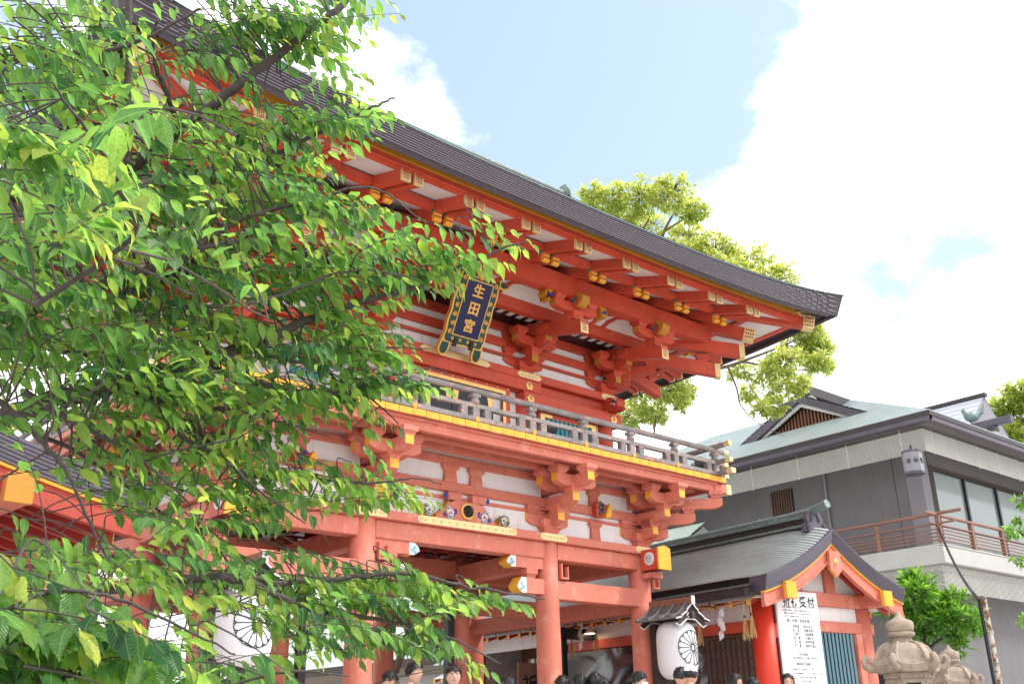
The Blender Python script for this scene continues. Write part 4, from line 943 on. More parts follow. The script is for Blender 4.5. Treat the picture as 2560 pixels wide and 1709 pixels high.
RECP = thing('reception_building', 'vermilion gabled prayer reception building with pale copper roof beside the gate', 'building', (6.92, -2.3, 0), -rad(5))
def reception():
    t = RECP; half, za, ze, L = 1.97, 4.42, 3.32, 11.5
    zz = gable_house(t, half, za, ze, L, 0)
    P = lambda n, m, mats, par=t, **k: m.build(n, mats, par, **k)
    # columns
    c = MB().lathe([(0.215, -0.02), (0.215, 2.92)], 26); P('red_column', c.xf(T(-1.42, 0.62, 0)), BRED, smooth=True)
    P('column', MB().lathe([(0.17, -0.02), (0.17, 2.92)], 22).xf(T(1.38, 0.62, 0)), FADE, smooth=True)
    for y in (3.6, 6.6, 9.6):
        for x in (-1.42, 1.38): P('column', MB().lathe([(0.17, -0.02), (0.17, 2.92)], 18).xf(T(x, y, 0)), FADE, smooth=True)
    # front beams
    P('front_beam', MB().cbox(-1.55, 1.55, 0.50, 0.74, 2.925, 3.17, 0.012), FADE)
    P('front_tie', MB().cbox(-1.30, 1.62, 0.52, 0.72, 2.46, 2.66, 0.012), FADE)
    for x in (-1.38, 1.38):
        pu = P('purlin', MB().cbox(x-0.13, x+0.13, -0.0+0.18, L, 3.173 if x < 0 else 3.175, 3.44, 0.012) if False else MB().cbox(x-0.13, x+0.13, 0.02, L, 2.93, 3.20, 0.012), FADE)
        P('yellow_end', MB().cbox(x-0.135, x+0.135, -0.06, 0.018, 2.925, 3.205, 0.008), YEL, pu)
    P('gable_panel', MB().prism([(-1.7, 3.05), (1.7, 3.05), (1.2, 3.45), (0, 4.02), (-1.2, 3.45)], 1, 0.60, 0.64), WHI)
    P('gable_post', MB().cbox(-0.62, -0.34, 0.53, 0.71, 3.172, 3.72, 0.01), FADE)
    P('gable_post', MB().cbox(0.34, 0.62, 0.53, 0.71, 3.172, 3.72, 0.01), FADE)
    P('ridge_purlin', MB().cbox(-0.12, 0.12, 0.145, L, 3.62, 3.86, 0.01), FADE)
    P('wall_panel', MB().box(-1.25, 1.25, 0.60, 0.64, 2.662, 2.923), WHI)
    # window of blue bars
    w = P('window', MB().cbox(1.02, 1.20, 0.50, 0.70, 0, 2.458, 0.01), FADE)
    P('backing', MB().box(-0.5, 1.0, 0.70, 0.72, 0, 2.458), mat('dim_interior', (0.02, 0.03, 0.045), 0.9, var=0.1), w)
    P('plaster_strip', MB().box(1.20, 1.24, 0.58, 0.64, 0, 2.458), WHI, w)
    bar = MB().prism([(-0.03, 0.56), (0, 0.53), (0.03, 0.56), (0, 0.59)], 2, 0.3, 2.457).mesh('window_bar', BLUG)
    for k in range(12): inst('window_bar', bar, w, (-0.26+0.108*k, 0, 0))
    P('window_post', MB().cbox(-0.36, -0.22, 0.52, 0.70, 0, 2.458, 0.01), FADE, w)
    P('side_wall', MB().box(1.36, 1.40, 0.8, L-0.4, 0, 3.0), WHI)
    P('back_wall', MB().box(-1.4, 1.36, L-0.42, L-0.40, 0, 3.4), WHI)
    # left long side: head beam, white frieze, lattice door and plastic curtains
    P('side_beam', MB().cbox(-1.50, -1.32, 0.86, 6.0, 2.44, 2.63, 0.01), VERM)
    P('side_frieze', MB().box(-1.43, -1.39, 0.8, L-1.6, 2.632, 2.95), WHI)
    P('floor_boards', MB().box(-1.4, 1.36, 0.8, L-0.5, 0.35, 0.4), BWOOD)
    P('inner_wall', MB().box(0.9, 0.94, 0.85, L-0.5, 0.4, 2.9), BWOOD)
    P('inner_ceiling', MB().box(-1.38, 1.34, 0.76, L-0.45, 2.96, 2.98), WHI)
    LAT = mat('dark_red_brown_lattice', (0.10, 0.042, 0.03), 0.6, var=0.2)
    d = P('lattice_door', MB().cbox(-1.46, -1.39, 0.86, 0.92, 0.4, 2.43, 0.006).cbox(-1.46, -1.39, 1.94, 2.02, 0.4, 2.43, 0.006).cbox(-1.46, -1.39, 0.921, 1.939, 2.36, 2.43, 0.006), LAT)
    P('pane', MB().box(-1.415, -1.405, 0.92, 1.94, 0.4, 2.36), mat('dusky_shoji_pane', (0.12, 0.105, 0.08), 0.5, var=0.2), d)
    vb = MB().box(-1.455, -1.418, -0.014, 0.014, 0.4, 2.36).mesh('lattice_bar', LAT); hb = MB().box(-1.452, -1.42, 0.92, 1.94, -0.010, 0.010).mesh('lattice_bar', LAT)
    for k in range(1, 8): inst('lattice_bar', vb, d, (0, 0.92+1.02*k/8, 0))
    for k in range(1, 11): inst('lattice_bar', hb, d, (0, 0, 0.4+1.96*k/11))
    rng = random.Random(8)
    for y0, y1 in ((2.04, 3.40), (3.80, 6.4)):
        ph = rng.uniform(0, 6)
        m = MB().grid(lambda a, b: (-1.43+0.035*math.sin(a*9+ph+2.0*b)+0.05*math.sin(b*7+a*5+ph), lerp(y0, y1, a), lerp(0.6, 2.43, b)), 26, 24)
        P('plastic_curtain', m, DGLASS, smooth=True)
    d2 = P('lattice_door', MB().cbox(-1.44, -1.38, 6.5, 6.56, 0.4, 2.4, 0.006).cbox(-1.44, -1.38, 7.5, 7.56, 0.4, 2.4, 0.006), BWOOD)
    P('pane', MB().box(-1.415, -1.405, 6.56, 7.5, 0.4, 2.4), BLIND, d2)
    vb = MB().box(-1.44, -1.418, -0.016, 0.016, 0.4, 2.4).mesh('lattice_bar', BWOOD); hb = MB().box(-1.438, -1.42, 6.56, 7.5, -0.014, 0.014).mesh('lattice_bar', BWOOD)
    for k in range(1, 5): inst('lattice_bar', vb, d2, (0, 6.56+0.94*k/5, 0))
    for k in range(1, 6): inst('lattice_bar', hb, d2, (0, 0, 0.4+2*k/6))
    gutter(t, -2.05, 0.28, L+0.1, 2.96, 1)
    # lamp under the eave
    l = P('ceiling_lamp', MB().lathe([(0.02, 0.12), (0.06, 0.10), (0.13, 0.0), (0.12, 0.0)], 18).xf(T(-1.72, 5.0, 2.74)), WPAP, smooth='auto')
    P('bulb', MB().lathe([(0.11, -0.004), (0.05, -0.02), (0.01, -0.024)], 16).xf(T(-1.72, 5.0, 2.745)), LAMPM, l)
    P('small_notice', MB().cbox(-1.50, -1.47, 2.05, 2.5, 1.22, 1.56, 0.006), BWOOD)
    P('notice_paper', MB().box(-1.506, -1.501, 2.10, 2.45, 1.26, 1.52), WPAP)
    text('notice_text', 'みくじ', 0.075, INK, t, T(-1.508, 2.27, 1.44) @ RZ(-PI/2) @ RX(PI/2), 0.0005)
reception()

def notice_board():
    M0 = T(6.92, -2.3, 0) @ RZ(-rad(5))
    t = thing('notice_board', 'tall white notice board with black writing standing between red column and blue barred window', 'sign', M0 @ Vector((-0.73, 0.40, 0)), -rad(5))
    w, z0, z1 = 1.12, 0.3, 3.12
    b = MB().cbox(-w/2, w/2, -0.018, 0.018, z0, z1, 0.005).build('board', WPAP, t)
    MB().box(-w/2-0.04, -w/2-0.003, -0.02, 0.03, z0, z1-0.1).build('pink_edge', mat('pale_pink_trim', (0.62, 0.38, 0.37), 0.6), t)
    for a, c in ((2.55, 2.95), (1.6, 2.3), (0.4, 1.5)): MB().cbox(-w/2-0.085, -w/2-0.045, -0.02, 0.02, a, c, 0.004).build('black_pole', BLK, t)
    def ln(s, size, x, z, al='CENTER', bold=0.0, sx=1.0, sp=1.0): text('writing', s, size, INK, b, T(x, -0.0195, z) @ RX(PI/2), 0.0004, bold*(1.0 if size > 0.1 else 0.35), al, sx, sp)
    ln('祈祷受付', 0.20, 0.04, 2.925, bold=0.004, sp=1.25)
    for k, s in enumerate(('当社では皆様のご祈祷を承ります', '初宮詣・厄除など、神前にて祝詞を奏上いたします。', '御祈祷をご希望の方は、こちらの受付へお申し込み下さい。', '受付では、御神札等も授与しております')):
        ln(s, 0.034, -0.42+0.01*k, 2.83-0.052*k, 'LEFT', 0.0006)
    ln('〜個人祈祷（家族祈祷）〜', 0.066, 0.0, 2.60, bold=0.0015, sp=1.05)
    for k, (a, c) in enumerate((('・初宮詣', '・家内安全'), ('・安　産', '・健康長寿'), ('・子授け', '・厄除開運'), ('・良　縁', '・交通安全'), ('・合　格', '・商売繁盛'), ('・学　業', '・病気平癒'))):
        ln(a, 0.062, -0.27, 2.505-0.066*k, 'LEFT', 0.0015); ln(c, 0.062, 0.03, 2.505-0.066*k, 'LEFT', 0.0015)
    ln('他', 0.04, 0.36, 2.17)
    ln('【受付時間】', 0.052, 0.0, 2.03, bold=0.001); ln('午前９時30分〜午後５時30分', 0.052, 0.02, 1.97, bold=0.001)
    ln('御参拝の皆様へ', 0.060, 0.0, 1.87, bold=0.0015)
    for k, s in enumerate(('生田神社は古くから崇敬されている神社です。', '境内では下記の行為を御遠慮下さいますよう、お願い申し上げます。', 'ペットを連れての参拝・飲食・喫煙', '許可のない撮影', '自転車の乗入れ', 'その他迷惑な行為')):
        ln(s, 0.033, 0.0, 1.78-0.066*k, bold=0.0006)
notice_board()

def rope_and_tassels():
    M0 = T(6.92, -2.3, 0) @ RZ(-rad(5))
    t = thing('straw_rope', 'twisted straw rope strung under the eave of the reception building', 'rope', M0 @ Vector((-1.98, 0.4, 0)), -rad(5))
    def zr(y): k = (y % 2.4)/2.4; return 3.02-0.16*4*k*(1-k)
    pts = [(0, -0.2+0.1*i, zr(-0.2+0.1*i+2.4*0.2)) for i in range(70)]
    rp = MB().tube(pts, 0.016, 8)
    rp.build('rope', ROPE, t, smooth='auto')
    rng = random.Random(3)
    tas = MB()
    tas.tube([(0, 0, 0), (0, 0, -0.26)], 0.010, 6); tas.tube([(0, 0, -0.24), (0, 0, -0.28)], 0.022, 8, 1)
    for k in range(16):
        a = 2*PI*rng.random(); r = rng.uniform(0.02, 0.085)
        tas.tube([(0.008*math.cos(a), 0.008*math.sin(a), -0.27), (r*0.5*math.cos(a), r*0.5*math.sin(a), -0.40), (r*math.cos(a), r*math.sin(a), -0.58-rng.uniform(0, 0.09))], 0.006, 4)
    tm = tas.mesh('tassel', [ROPE, BLK])
    labs = ['straw tassel nearest the red column on the straw rope', 'straw tassel second from the red column, paired with its neighbour', 'straw tassel hanging just right of the tiled lantern roof', 'straw tassel hanging behind the tiled lantern roof', 'straw tassel hanging under the lamp inside the gate bay', 'straw tassel hanging deepest inside the gate bay']
    for k, y in enumerate((-0.02, 0.14, 1.22, 1.50, 4.1, 4.9)):
        o = inst('straw_tassel', tm, None, M=T(*(M0 @ Vector((-1.98, 0.4+y, zr(y+0.48)+0.0)))))
        tag(o, labs[k], 'tassel', 'straw tassels on the rope')
    for k, y in enumerate((0.60, 4.5)):
        m = MB(); z = 0.0
        for j in range(4):
            x0 = 0.05*(j % 2); 
            m.hexa([(-0.002, x0, -0.12*j-0.11), (-0.002, x0+0.11, -0.12*j-0.17), (0.002, x0+0.11, -0.12*j-0.17), (0.002, x0, -0.12*j-0.11), (-0.002, x0+0.02, -0.12*j+0.03), (-0.002, x0+0.12, -0.12*j-0.03), (0.002, x0+0.12, -0.12*j-0.03), (0.002, x0+0.02, -0.12*j+0.03)])
        o = m.build('paper_streamer', WPAP, None, M=T(*(M0 @ Vector((-1.98, 0.4+y, zr(y+0.48)-0.05)))) @ RZ(-rad(5)))
        tag(o, ('zigzag white paper streamer hanging between straw tassels before the white frieze', 'zigzag white paper streamer hanging deeper inside the gate bay')[k], 'streamer')
rope_and_tassels()

def left_building():
    t = thing('amulet_building', 'vermilion gabled side building with dark roof edge half hidden behind cherry leaves', 'building', (-8.70, -2.35, 0), rad(5))
    gable_house(t, 3.0, 4.30, 3.36, 9.0, 0, col=VERMSH, ridge=False, soff=DRED)
    P = lambda n, m, mats, par=t, **k: m.build(n, mats, par, **k)
    for x in (-2.2, 2.2):
        for y in (0.62, 4.0, 8.0): P('column', MB().lathe([(0.18, 0), (0.18, 2.76)], 20).xf(T(x, y, 0)), FADE, smooth=True)
    for x, z0 in ((-1.66, 2.98), (1.66, 2.98)):
        pu = P('purlin', MB().cbox(x-0.13, x+0.13, 0.02, 9.0, z0, z0+0.27, 0.012), FADE)
        P('yellow_end', MB().cbox(x-0.135, x+0.135, -0.06, 0.018, z0-0.005, z0+0.275, 0.008), OCH, pu)  # yellow ends given ochre, so the shade here is in the colour
    P('front_beam', MB().cbox(-2.4, 2.4, 0.50, 0.74, 2.30, 2.55, 0.012), VERMSH)
    P('back_wall', MB().box(-2.3, 2.3, 8.4, 8.45, 0, 3.4), WHI)
    P('inner_wall', MB().box(-2.3, 2.3, 3.0, 3.05, 0, 3.2), DRED)
    gutter(t, 3.08, 0.55, 9.0, 2.96, -1)
left_building()

def office():
    t = thing('shrine_office', 'two-storey dark grey shrine office with patina roof, metal louvres and brown balcony', 'building', (20.2, 2.4, 0))
    P = lambda n, m, mats, par=t, **k: m.build(n, mats, par, **k)
    LX, LY = 24.0, 16.0                                           # local: wall corner at 0,0; x right, y back
    P('wall', MB().box(0, 0.3, 0, LY, 0, 9.3), GWALL); 
    P('front_wall', MB().box(0.302, LX, 0.02, 0.3, 0, 5.2), GWALL); P('upper_front_wall', MB().box(0.302, LX, 0.55, 0.8, 5.2, 9.3), GWALL)
    P('corner_pier', MB().cbox(-0.03, 0.45, -0.03, 0.50, 5.75, 9.3, 0.01), GWALL2)
    P('rear_wall', MB().box(0, LX, LY, LY+0.3, 0, 9.3), GWALL)
    # window band on the front
    f = P('window', MB().cbox(0.55, 0.95, 0.05, 0.54, 5.8, 8.60, 0.01), DWOOD)
    P('head', MB().cbox(0.96, LX, 0.12, 0.54, 8.50, 8.62, 0.01), DWOOD, f)
    P('upper_soffit_band', MB().box(0.96, LX, 0.2, 0.54, 8.625, 9.2), GWALL)
    for k in range(9):
        x = 1.05+2.35*k
        P('mullion', MB().cbox(x+2.12, x+2.24, 0.14, 0.30, 5.8, 8.50, 0.008), BLK, f)
        P('pane', MB().box(x-0.09, x+2.118, 0.22, 0.24, 5.8, 8.50), GLASS, f)
        for j in range(3): P('blind', MB().box(x-0.08+0.73*j, x+0.64+0.73*j, 0.30, 0.31, 5.8, 8.15), BLIND, f)
        P('pelmet', MB().box(x-0.08, x+2.1, 0.29, 0.315, 8.15, 8.20), BWOOD, f)
    # slatted grille and drain pipe on the side wall
    g = P('grille', MB().box(-0.02, 0, 4.70, 5.62, 6.2, 8.6), BLK)
    sl = MB().cbox(-0.07, -0.021, -0.03, 0.03, 6.2, 8.6, 0.005).mesh('slat', mat('dark_brown_slat', (0.11, 0.065, 0.045), 0.7, var=0.2))
    for k in range(9): inst('slat', sl, g, (0, 4.76+0.10*k, 0))
    P('drain_pipe', MB().tube([(-0.06, 3.38, 9.2), (-0.06, 3.38, 0)], 0.05, 10), GWALL2, smooth='auto')
    P('wall_joint', MB().box(-0.006, -0.001, 0.9, 0.92, 0, 9.2), BLK)
    # eaves: brown fascia, soffit
    ex, ey = -1.66, -1.40
    EX, EY, ez = 26.0, 17.5, 9.62
    fa = MB(); 
    fa.prism([(ex, ez-0.30), (ex+0.10, ez-0.34), (ex+0.14, ez-0.34), (ex+0.14, ez), (ex, ez)], 1, ey, EY)
    P('fascia', fa, COPB)
    P('fascia', MB().prism([(ey, ez-0.301), (ey+0.10, ez-0.341), (ey+0.14, ez-0.341), (ey+0.14, ez-0.001), (ey, ez-0.001)], 0, ex+0.001, EX), COPB)
    P('fascia_lip', MB().box(ex-0.012, ex-0.001, ey-0.012, EY, ez-0.16, ez-0.02), COPD); P('fascia_lip', MB().box(ex-0.012, EX, ey-0.024, ey-0.013, ez-0.16, ez-0.02), COPD)
    P('soffit', MB().box(ex+0.15, EX, ey+0.15, EY, ez-0.33, ez-0.31), GWALL)
    # hipped roof in stepped copper courses
    n = 40; pit = 0.51; run = 6.2
    def rect(k): d = run*k/n; return ex+d, ey+d, EX-d, EY-d+0.0, ez+pit*d
    for sd in range(2):
        m = MB()
        for k in range(n):
            if sd == 0 and k >= 17: pass
            x0, y0, x1, y1, z = rect(k); X0, Y0, X1, Y1, Z = rect(k+1)
            if sd == 0:
                m.poly([(x0, y0, z+0.02), (X0, Y0, Z), (X0, Y1, Z), (x0, y1, z+0.02)]); m.poly([(x0, y0, z), (x0, y0, z+0.02), (x0, y1, z+0.02), (x0, y1, z)])
            else:
                m.poly([(x0, y0, z+0.02), (x1, y0, z+0.02), (X1, Y0, Z), (X0, Y0, Z)]); m.poly([(x0, y0, z), (x1, y0, z), (x1, y0, z+0.02), (x0, y0, z+0.02)])
        P('roof_courses', m, PAT)['kind'] = 'stuff'
    # small gable on the side slope
    gy, gz, gx = 4.42, 12.08, 0.55
    gb = MB()
    for s in (-1, 1):
        gb.hexa([(gx, gy, gz-0.30), (gx, gy+s*3.0, gz-1.84), (gx+3.6, gy+s*3.0, gz-1.84), (gx+3.6, gy, gz-0.30), (gx, gy, gz-0.03), (gx, gy+s*3.0, gz-1.52), (gx+3.6, gy+s*3.0, gz-1.52), (gx+3.6, gy, gz-0.03)])
    P('gable_roof', gb, COPB)
    top = MB()
    for s in (-1, 1):
        for k in range(14):
            a0, a1 = k/14, (k+1)/14
            top.poly([(gx-0.03, gy+s*3.05*a0, gz-1.52*a0), (gx+3.6, gy+s*3.05*a0, gz-1.52*a0), (gx+3.6, gy+s*3.05*a1, gz-1.52*a1+0.02), (gx-0.03, gy+s*3.05*a1, gz-1.52*a1+0.02)])
    P('gable_courses', top, PAT)['kind'] = 'stuff'
    P('pale_verge', MB().prism([(gy-2.05, gz-1.28), (gy, gz-0.305), (gy+2.05, gz-1.28), (gy+1.75, gz-1.28), (gy, gz-0.44), (gy-1.75, gz-1.28)], 0, gx+0.16, gx+0.24), WHI)
    gg = P('gable_grille', MB().prism([(gy-1.75, gz-1.29), (gy, gz-0.45), (gy+1.75, gz-1.29)], 0, gx+0.42, gx+0.46), BLK)
    for k in range(23):
        y = -1.54+0.14*k; h = 0.82*(1-abs(y)/1.72)
        if h > 0.06: MB().box(gx+0.36, gx+0.415, gy+y-0.03, gy+y+0.03, gz-1.285, gz-1.285+h).build('slat', BWOOD, gg)
    P('gable_sill', MB().cbox(gx+0.1, gx+0.5, gy-2.2, gy+2.2, gz-1.42, gz-1.295, 0.02), COPB)
    # main ridge block
    rz = 12.55
    gy += 0.3
    m = MB().prism([(gy-0.2-1.3, rz-1.35), (gy-0.2, rz-0.35), (gy-0.2+1.3, rz-1.35)], 0, 1.3, 20); P('ridge_slope', m, GWALL2)
    for k in range(7):
        for s in (-1, 1):
            y = gy-0.2+s*(0.25+0.15*k); P('ridge_seam', MB().box(1.32, 20, *sorted((y, y+s*0.03)), rz-0.36-0.77*(0.25+0.15*k), rz-0.30-0.77*(0.25+0.15*k)), COPD)
    P('ridge', MB().cbox(1.1, 20, gy-0.45, gy+0.05, rz-0.40, rz, 0.03), COPD)
    P('ridge_barge', MB().prism([(gy-1.5, rz-1.42), (gy-1.3, rz-1.42), (gy-0.3, rz-0.42), (gy-0.5, rz-0.42)], 0, 1.18, 1.29), CONC)
    P('ridge_end', MB().box(1.2, 1.28, gy-0.5, gy+0.9, rz-1.4, rz-0.41), COPB)
    # louvre screens hung below the eaves and round the balcony
    def louvre(nm, x, y, z0, z1, n, xe, ye):
        m = MB()
        for k in range(n):
            z = lerp(z0, z1, (k+0.5)/n); h = (z1-z0)/n*0.19
            m.hexa([(x, y, z-h), (x+0.012, y+0.012, z-h), (x+0.012, ye, z-h), (x, ye, z-h), (x, y, z+h), (x+0.012, y+0.012, z+h), (x+0.012, ye, z+h), (x, ye, z+h)])
            m.hexa([(x, y, z-h), (xe, y, z-h), (xe, y+0.012, z-h), (x+0.012, y+0.012, z-h), (x, y, z+h), (xe, y, z+h), (xe, y+0.012, z+h), (x+0.012, y+0.012, z+h)])
        o = P(nm, m, ALU); o['kind'] = 'stuff'
        for k in range(7): P('louvre_hanger', MB().box(x+0.005, x+0.02, y+0.75+1.85*k, y+0.775+1.85*k, z0-0.03, z1+0.32), RUST)
        for k in range(10): P('louvre_hanger', MB().box(x+0.6+1.45*k, x+0.625+1.45*k, y+0.031, y+0.045, z0-0.03, z1+0.32), RUST)
    louvre('louvre_slats', -1.43, -1.0, 8.47, 9.17, 21, 24, 15)
    louvre('louvre_slats', -1.12, -0.72, 4.42, 5.17, 21, 24, 15)
    P('balcony_slab', MB().cbox(-1.24, LX, -0.90, 0.02, 5.20, 5.76, 0.02), CONC); P('balcony_slab', MB().cbox(-1.24, -0.001, 0.022, 15, 5.20, 5.759, 0.02), CONC)
    P('balcony_coping', MB().box(-1.25, LX, -0.91, -0.80, 5.70, 5.712), BLK)
    # brown pipe railing
    X, Y = -1.16, -0.84
    P('top_rail', MB().tube([(X, Y-0.75, 6.64), (X, 14, 6.64)], 0.05, 12), RAILB, smooth='auto'); P('top_rail', MB().tube([(X-0.75, Y, 6.60), (LX, Y, 6.60)], 0.05, 12), RAILB, smooth='auto')
    P('mid_rail', MB().cbox(X-0.06, X+0.06, Y-0.5, 14, 6.33, 6.37, 0.006), RAILB); P('mid_rail', MB().cbox(X-0.5, LX, Y-0.06, Y+0.06, 6.285, 6.325, 0.006), RAILB)
    for k in range(4):
        z = 5.86+0.105*k
        P('lower_rail', MB().cbox(X-0.02, X+0.02, Y, 14, z, z+0.035, 0.005), RAILB); P('lower_rail', MB().cbox(X, LX, Y-0.02, Y+0.02, z, z+0.035, 0.005), RAILB)
    po = MB().cbox(-0.06, 0.06, -0.06, 0.06, 5.765, 6.56, 0.008).mesh('rail_post', RAILB)
    for k in range(7): inst('rail_post', po, t, (X, Y+1.95*k, 0))
    for k in range(1, 11): inst('rail_post', po, t, (X+2.06*k, Y, 0))
    # lower storey
    P('lower_door', MB().box(-0.02, -0.001, 2.2, 3.2, 0, 2.6), BLK)
    P('lower_pipe', MB().tube([(-0.08, 1.6, 4.3), (-0.08, 1.6, 0)], 0.07, 10), GWALL2, smooth='auto')
office()

def office_lantern():
    p = aty(2283, 1156, 1.75)
    t = thing('eave_lantern', 'octagonal metal lantern with white panes hung at the office corner', 'lantern', p)
    R = 0.29; h = 0.29; LPANE = mat('frosted_pane', (0.24, 0.24, 0.27), 0.4, var=0.08)
    for k in range(8):
        a0, a1 = 2*PI*(k+0.5)/8, 2*PI*(k+1.5)/8
        p0, p1 = Vector((R*math.cos(a0), R*math.sin(a0), 0)), Vector((R*math.cos(a1), R*math.sin(a1), 0))
        pn = MB().poly([p0+Vector((0, 0, -h)), p1+Vector((0, 0, -h)), p1+Vector((0, 0, h)), p0+Vector((0, 0, h))]).build('pane', LPANE, t)
        nb = MB()
        for j in range(4):
            q = p0.lerp(p1, j/3)*1.012; nb.beam(q+Vector((0, 0, -h)), q+Vector((0, 0, h)), 0.04, 0.02)
        nb.build('glazing_bar', COPD, pn)
        if k in (3, 4, 5):
            c = (p0+p1)/2*1.02; u = (p1-p0).normalized()
            f = MB()
            for j in range(8):
                a = 2*PI*j/8; f.tube([c, c+u*0.085*math.cos(a)+Vector((0, 0, 0.02+0.085*math.sin(a)))], [0.004, 0.012], 5)
            f.build('flower_crest', COPD, pn)
    for z0, z1, k in ((-h-0.07, -h, 1.04), (h, h+0.06, 1.04)):
        MB().lathe([(R*k, z0), (R*k, z1)], 8).xf(RZ(PI/8)).build('rim', COPB, t)
    MB().tube([(0, 0, h+0.05), (0, 0, h+0.25)], 0.03, 8).build('hanger', COPD, t)
office_lantern()

def far_buildings():
    e0, e1 = atz(1089, 1636.6, 3.4), atz(1027, 1644, 3.4)
    x = (e0.x+e1.x)/2
    t = thing('shrine_hall', 'long hall with a pale green copper roof seen through the gate', 'building', (x, 14.0, 0))
    P = lambda n, m, mats, par=t, **k: m.build(n, mats, par, **k)
    m = MB(); n = 34
    for k in range(n):
        a, b = 7.0*k/n, 7.0*(k+1)/n
        m.poly([(a, -4, 3.4+0.62*a+0.025), (b, -4, 3.4+0.62*b), (b, 30, 3.4+0.62*b), (a, 30, 3.4+0.62*a+0.025)]); m.poly([(a, -4, 3.4+0.62*a), (a, -4, 3.4+0.62*a+0.025), (a, 30, 3.4+0.62*a+0.025), (a, 30, 3.4+0.62*a)])
    P('roof_courses', m, mat('pale_green_copper', (0.50, 0.58, 0.52), 0.6, var=0.12, scale=0.8))['kind'] = 'stuff'
    P('fascia', MB().box(0.0, 0.12, -4, 30, 3.12, 3.398), DWOOD); P('soffit', MB().box(0.12, 1.6, -4, 30, 3.3, 3.32), DWOOD)
    P('wall', MB().box(1.4, 1.6, -4, 30, 0, 3.3), mat('beige_render', (0.42, 0.37, 0.31), 0.85, var=0.06)); P('wall_band', MB().box(1.34, 1.399, -4, 30, 2.55, 2.9), CONC)
    for k in range(7): P('window', MB().box(1.36, 1.399, -2+4.4*k, 0.6+4.4*k, 0.9, 2.4), BLIND)
    P('end_wall', MB().prism([(1.5, 0), (14, 0), (14, 3.3), (7, 7.6), (1.5, 4.1)], 1, -3.9, -3.7), CONC)
    # second gabled porch behind the gate
    q = aty(1325, 1573, 9.5); t2 = thing('inner_porch', 'small red gabled porch behind the gate, its dark verge sloping down to the left', 'porch', (q.x+1.0, 9.5, 0), -rad(5))
    zt = q.z+0.55
    gable_house(t2, 2.3, zt, zt-1.35, 3.0, 0, ridge=False, ncourse=8)
    for s in (-1, 1): MB().lathe([(0.15, 0), (0.15, zt-1.5)], 14).xf(T(s*1.5, 0.6, 0)).build('post', VERM, t2, smooth=True)
    MB().cbox(-1.9, 1.9, 0.5, 0.7, zt-1.75, zt-1.5, 0.01).build('porch_beam', VERM, t2)
    MB().prism([(-1.7, zt-1.5), (1.7, zt-1.5), (0, zt-0.45)], 1, 0.6, 0.63).build('gable_panel', WHI, t2)
    # pale board fence and the hanging brown board with one big character
    a, b = aty(1208, 1700, 8.2), aty(1300, 1690, 8.2)
    f = thing('board_fence', 'low white horizontal board fence seen through the gate', 'fence', (a.x-0.6, 8.2, 0), 0)
    ztop = aty(1250, 1678, 8.2).z
    for k in range(8): MB().cbox(0, 2.2, -0.02, 0.02, ztop-0.17*(k+1), ztop-0.17*k-0.012, 0.004).build('fence_board', WHI, f)
    MB().cbox(-0.02, 2.25, -0.05, 0.05, ztop+0.002, ztop+0.08, 0.01).build('fence_cap', WHI, f)
    for x_ in (0.1, 2.1): MB().cbox(x_-0.05, x_+0.05, 0.022, 0.12, 0, ztop, 0.008).build('fence_post', WHI, f)
    c = aty(1322, 1695, 4.0)
    bd = thing('prayer_board', 'brown upright board with one large black character beside the front column', 'sign', (c.x+0.12, 4.0, 0), 0)
    zt = aty(1322, 1656, 4.0).z
    b_ = MB().cbox(-0.42, 0.42, -0.02, 0.02, 0.9, zt, 0.004).build('board', mat('tan_board', (0.30, 0.18, 0.125), 0.7, var=0.06), bd)
    for x_ in (-0.3, 0.3): MB().cbox(x_-0.03, x_+0.03, -0.02, 0.03, 0, 0.898, 0.004).build('leg', DWOOD, bd)
    text('character', '祈', 0.42, INK, b_, T(-0.10, -0.021, zt-0.46) @ RX(PI/2), 0.0005, 0.006)
    text('character', '祷', 0.42, INK, b_, T(-0.10, -0.021, zt-0.95) @ RX(PI/2), 0.0005, 0.006)
    # dark steel shutter frame behind the right bay
    sf = thing('steel_frame', 'black steel door frame and brace standing behind the right bay of the gate', 'frame', (4.4, 3.0, 0))
    MB().cbox(0.3, 3.2, -0.06, 0.06, 2.62, 2.84, 0.01).build('top_bar', BLK, sf)
    for x_ in (0.36, 0.62): MB().cbox(x_-0.07, x_+0.07, -0.058, 0.058, 0, 2.618, 0.01).build('upright', BLK, sf)
    MB().cbox(3.05, 3.19, -0.058, 0.058, 0, 2.618, 0.01).build('upright', BLK, sf)
    MB().beam((1.6, 0, 3.16), (3.0, 0, 2.87), 0.12, 0.16).build('brace', BLK, sf)
    # distant halls on the right
    X = 34.0
    def px(u, v, x):
        s = sight(u, v); return CAM+s*((x-CAM.x)/s.x)
    r0_, r1_ = px(2329, 1020, X), px(2460, 989, X)
    h = thing('rear_hall', 'distant grey seamed metal roof rising behind the office', 'building', (X, r1_.y, 0))
    m = MB(); zt = r1_.z; nn = 16
    for k in range(nn):
        a, b = 5.0*k/nn, 5.0*(k+1)/nn
        m.poly([(-a, 0, zt-0.9*a), (-a, 22, zt-0.9*a), (-b, 22, zt-0.9*b+0.04), (-b, 0, zt-0.9*b+0.04)]); m.poly([(-b, 0, zt-0.9*b), (-b, 0, zt-0.9*b+0.04), (-b, 22, zt-0.9*b+0.04), (-b, 22, zt-0.9*b)])
    m.build('roof_courses', mat('grey_seamed_metal', (0.42, 0.44, 0.48), 0.5, var=0.1, scale=0.8), h)['kind'] = 'stuff'
    MB().poly([(0, 0.02, zt), (-5, 0.02, zt-4.5), (5, 0.02, zt-4.5)]).build('gable_wall', GWALL2, h)
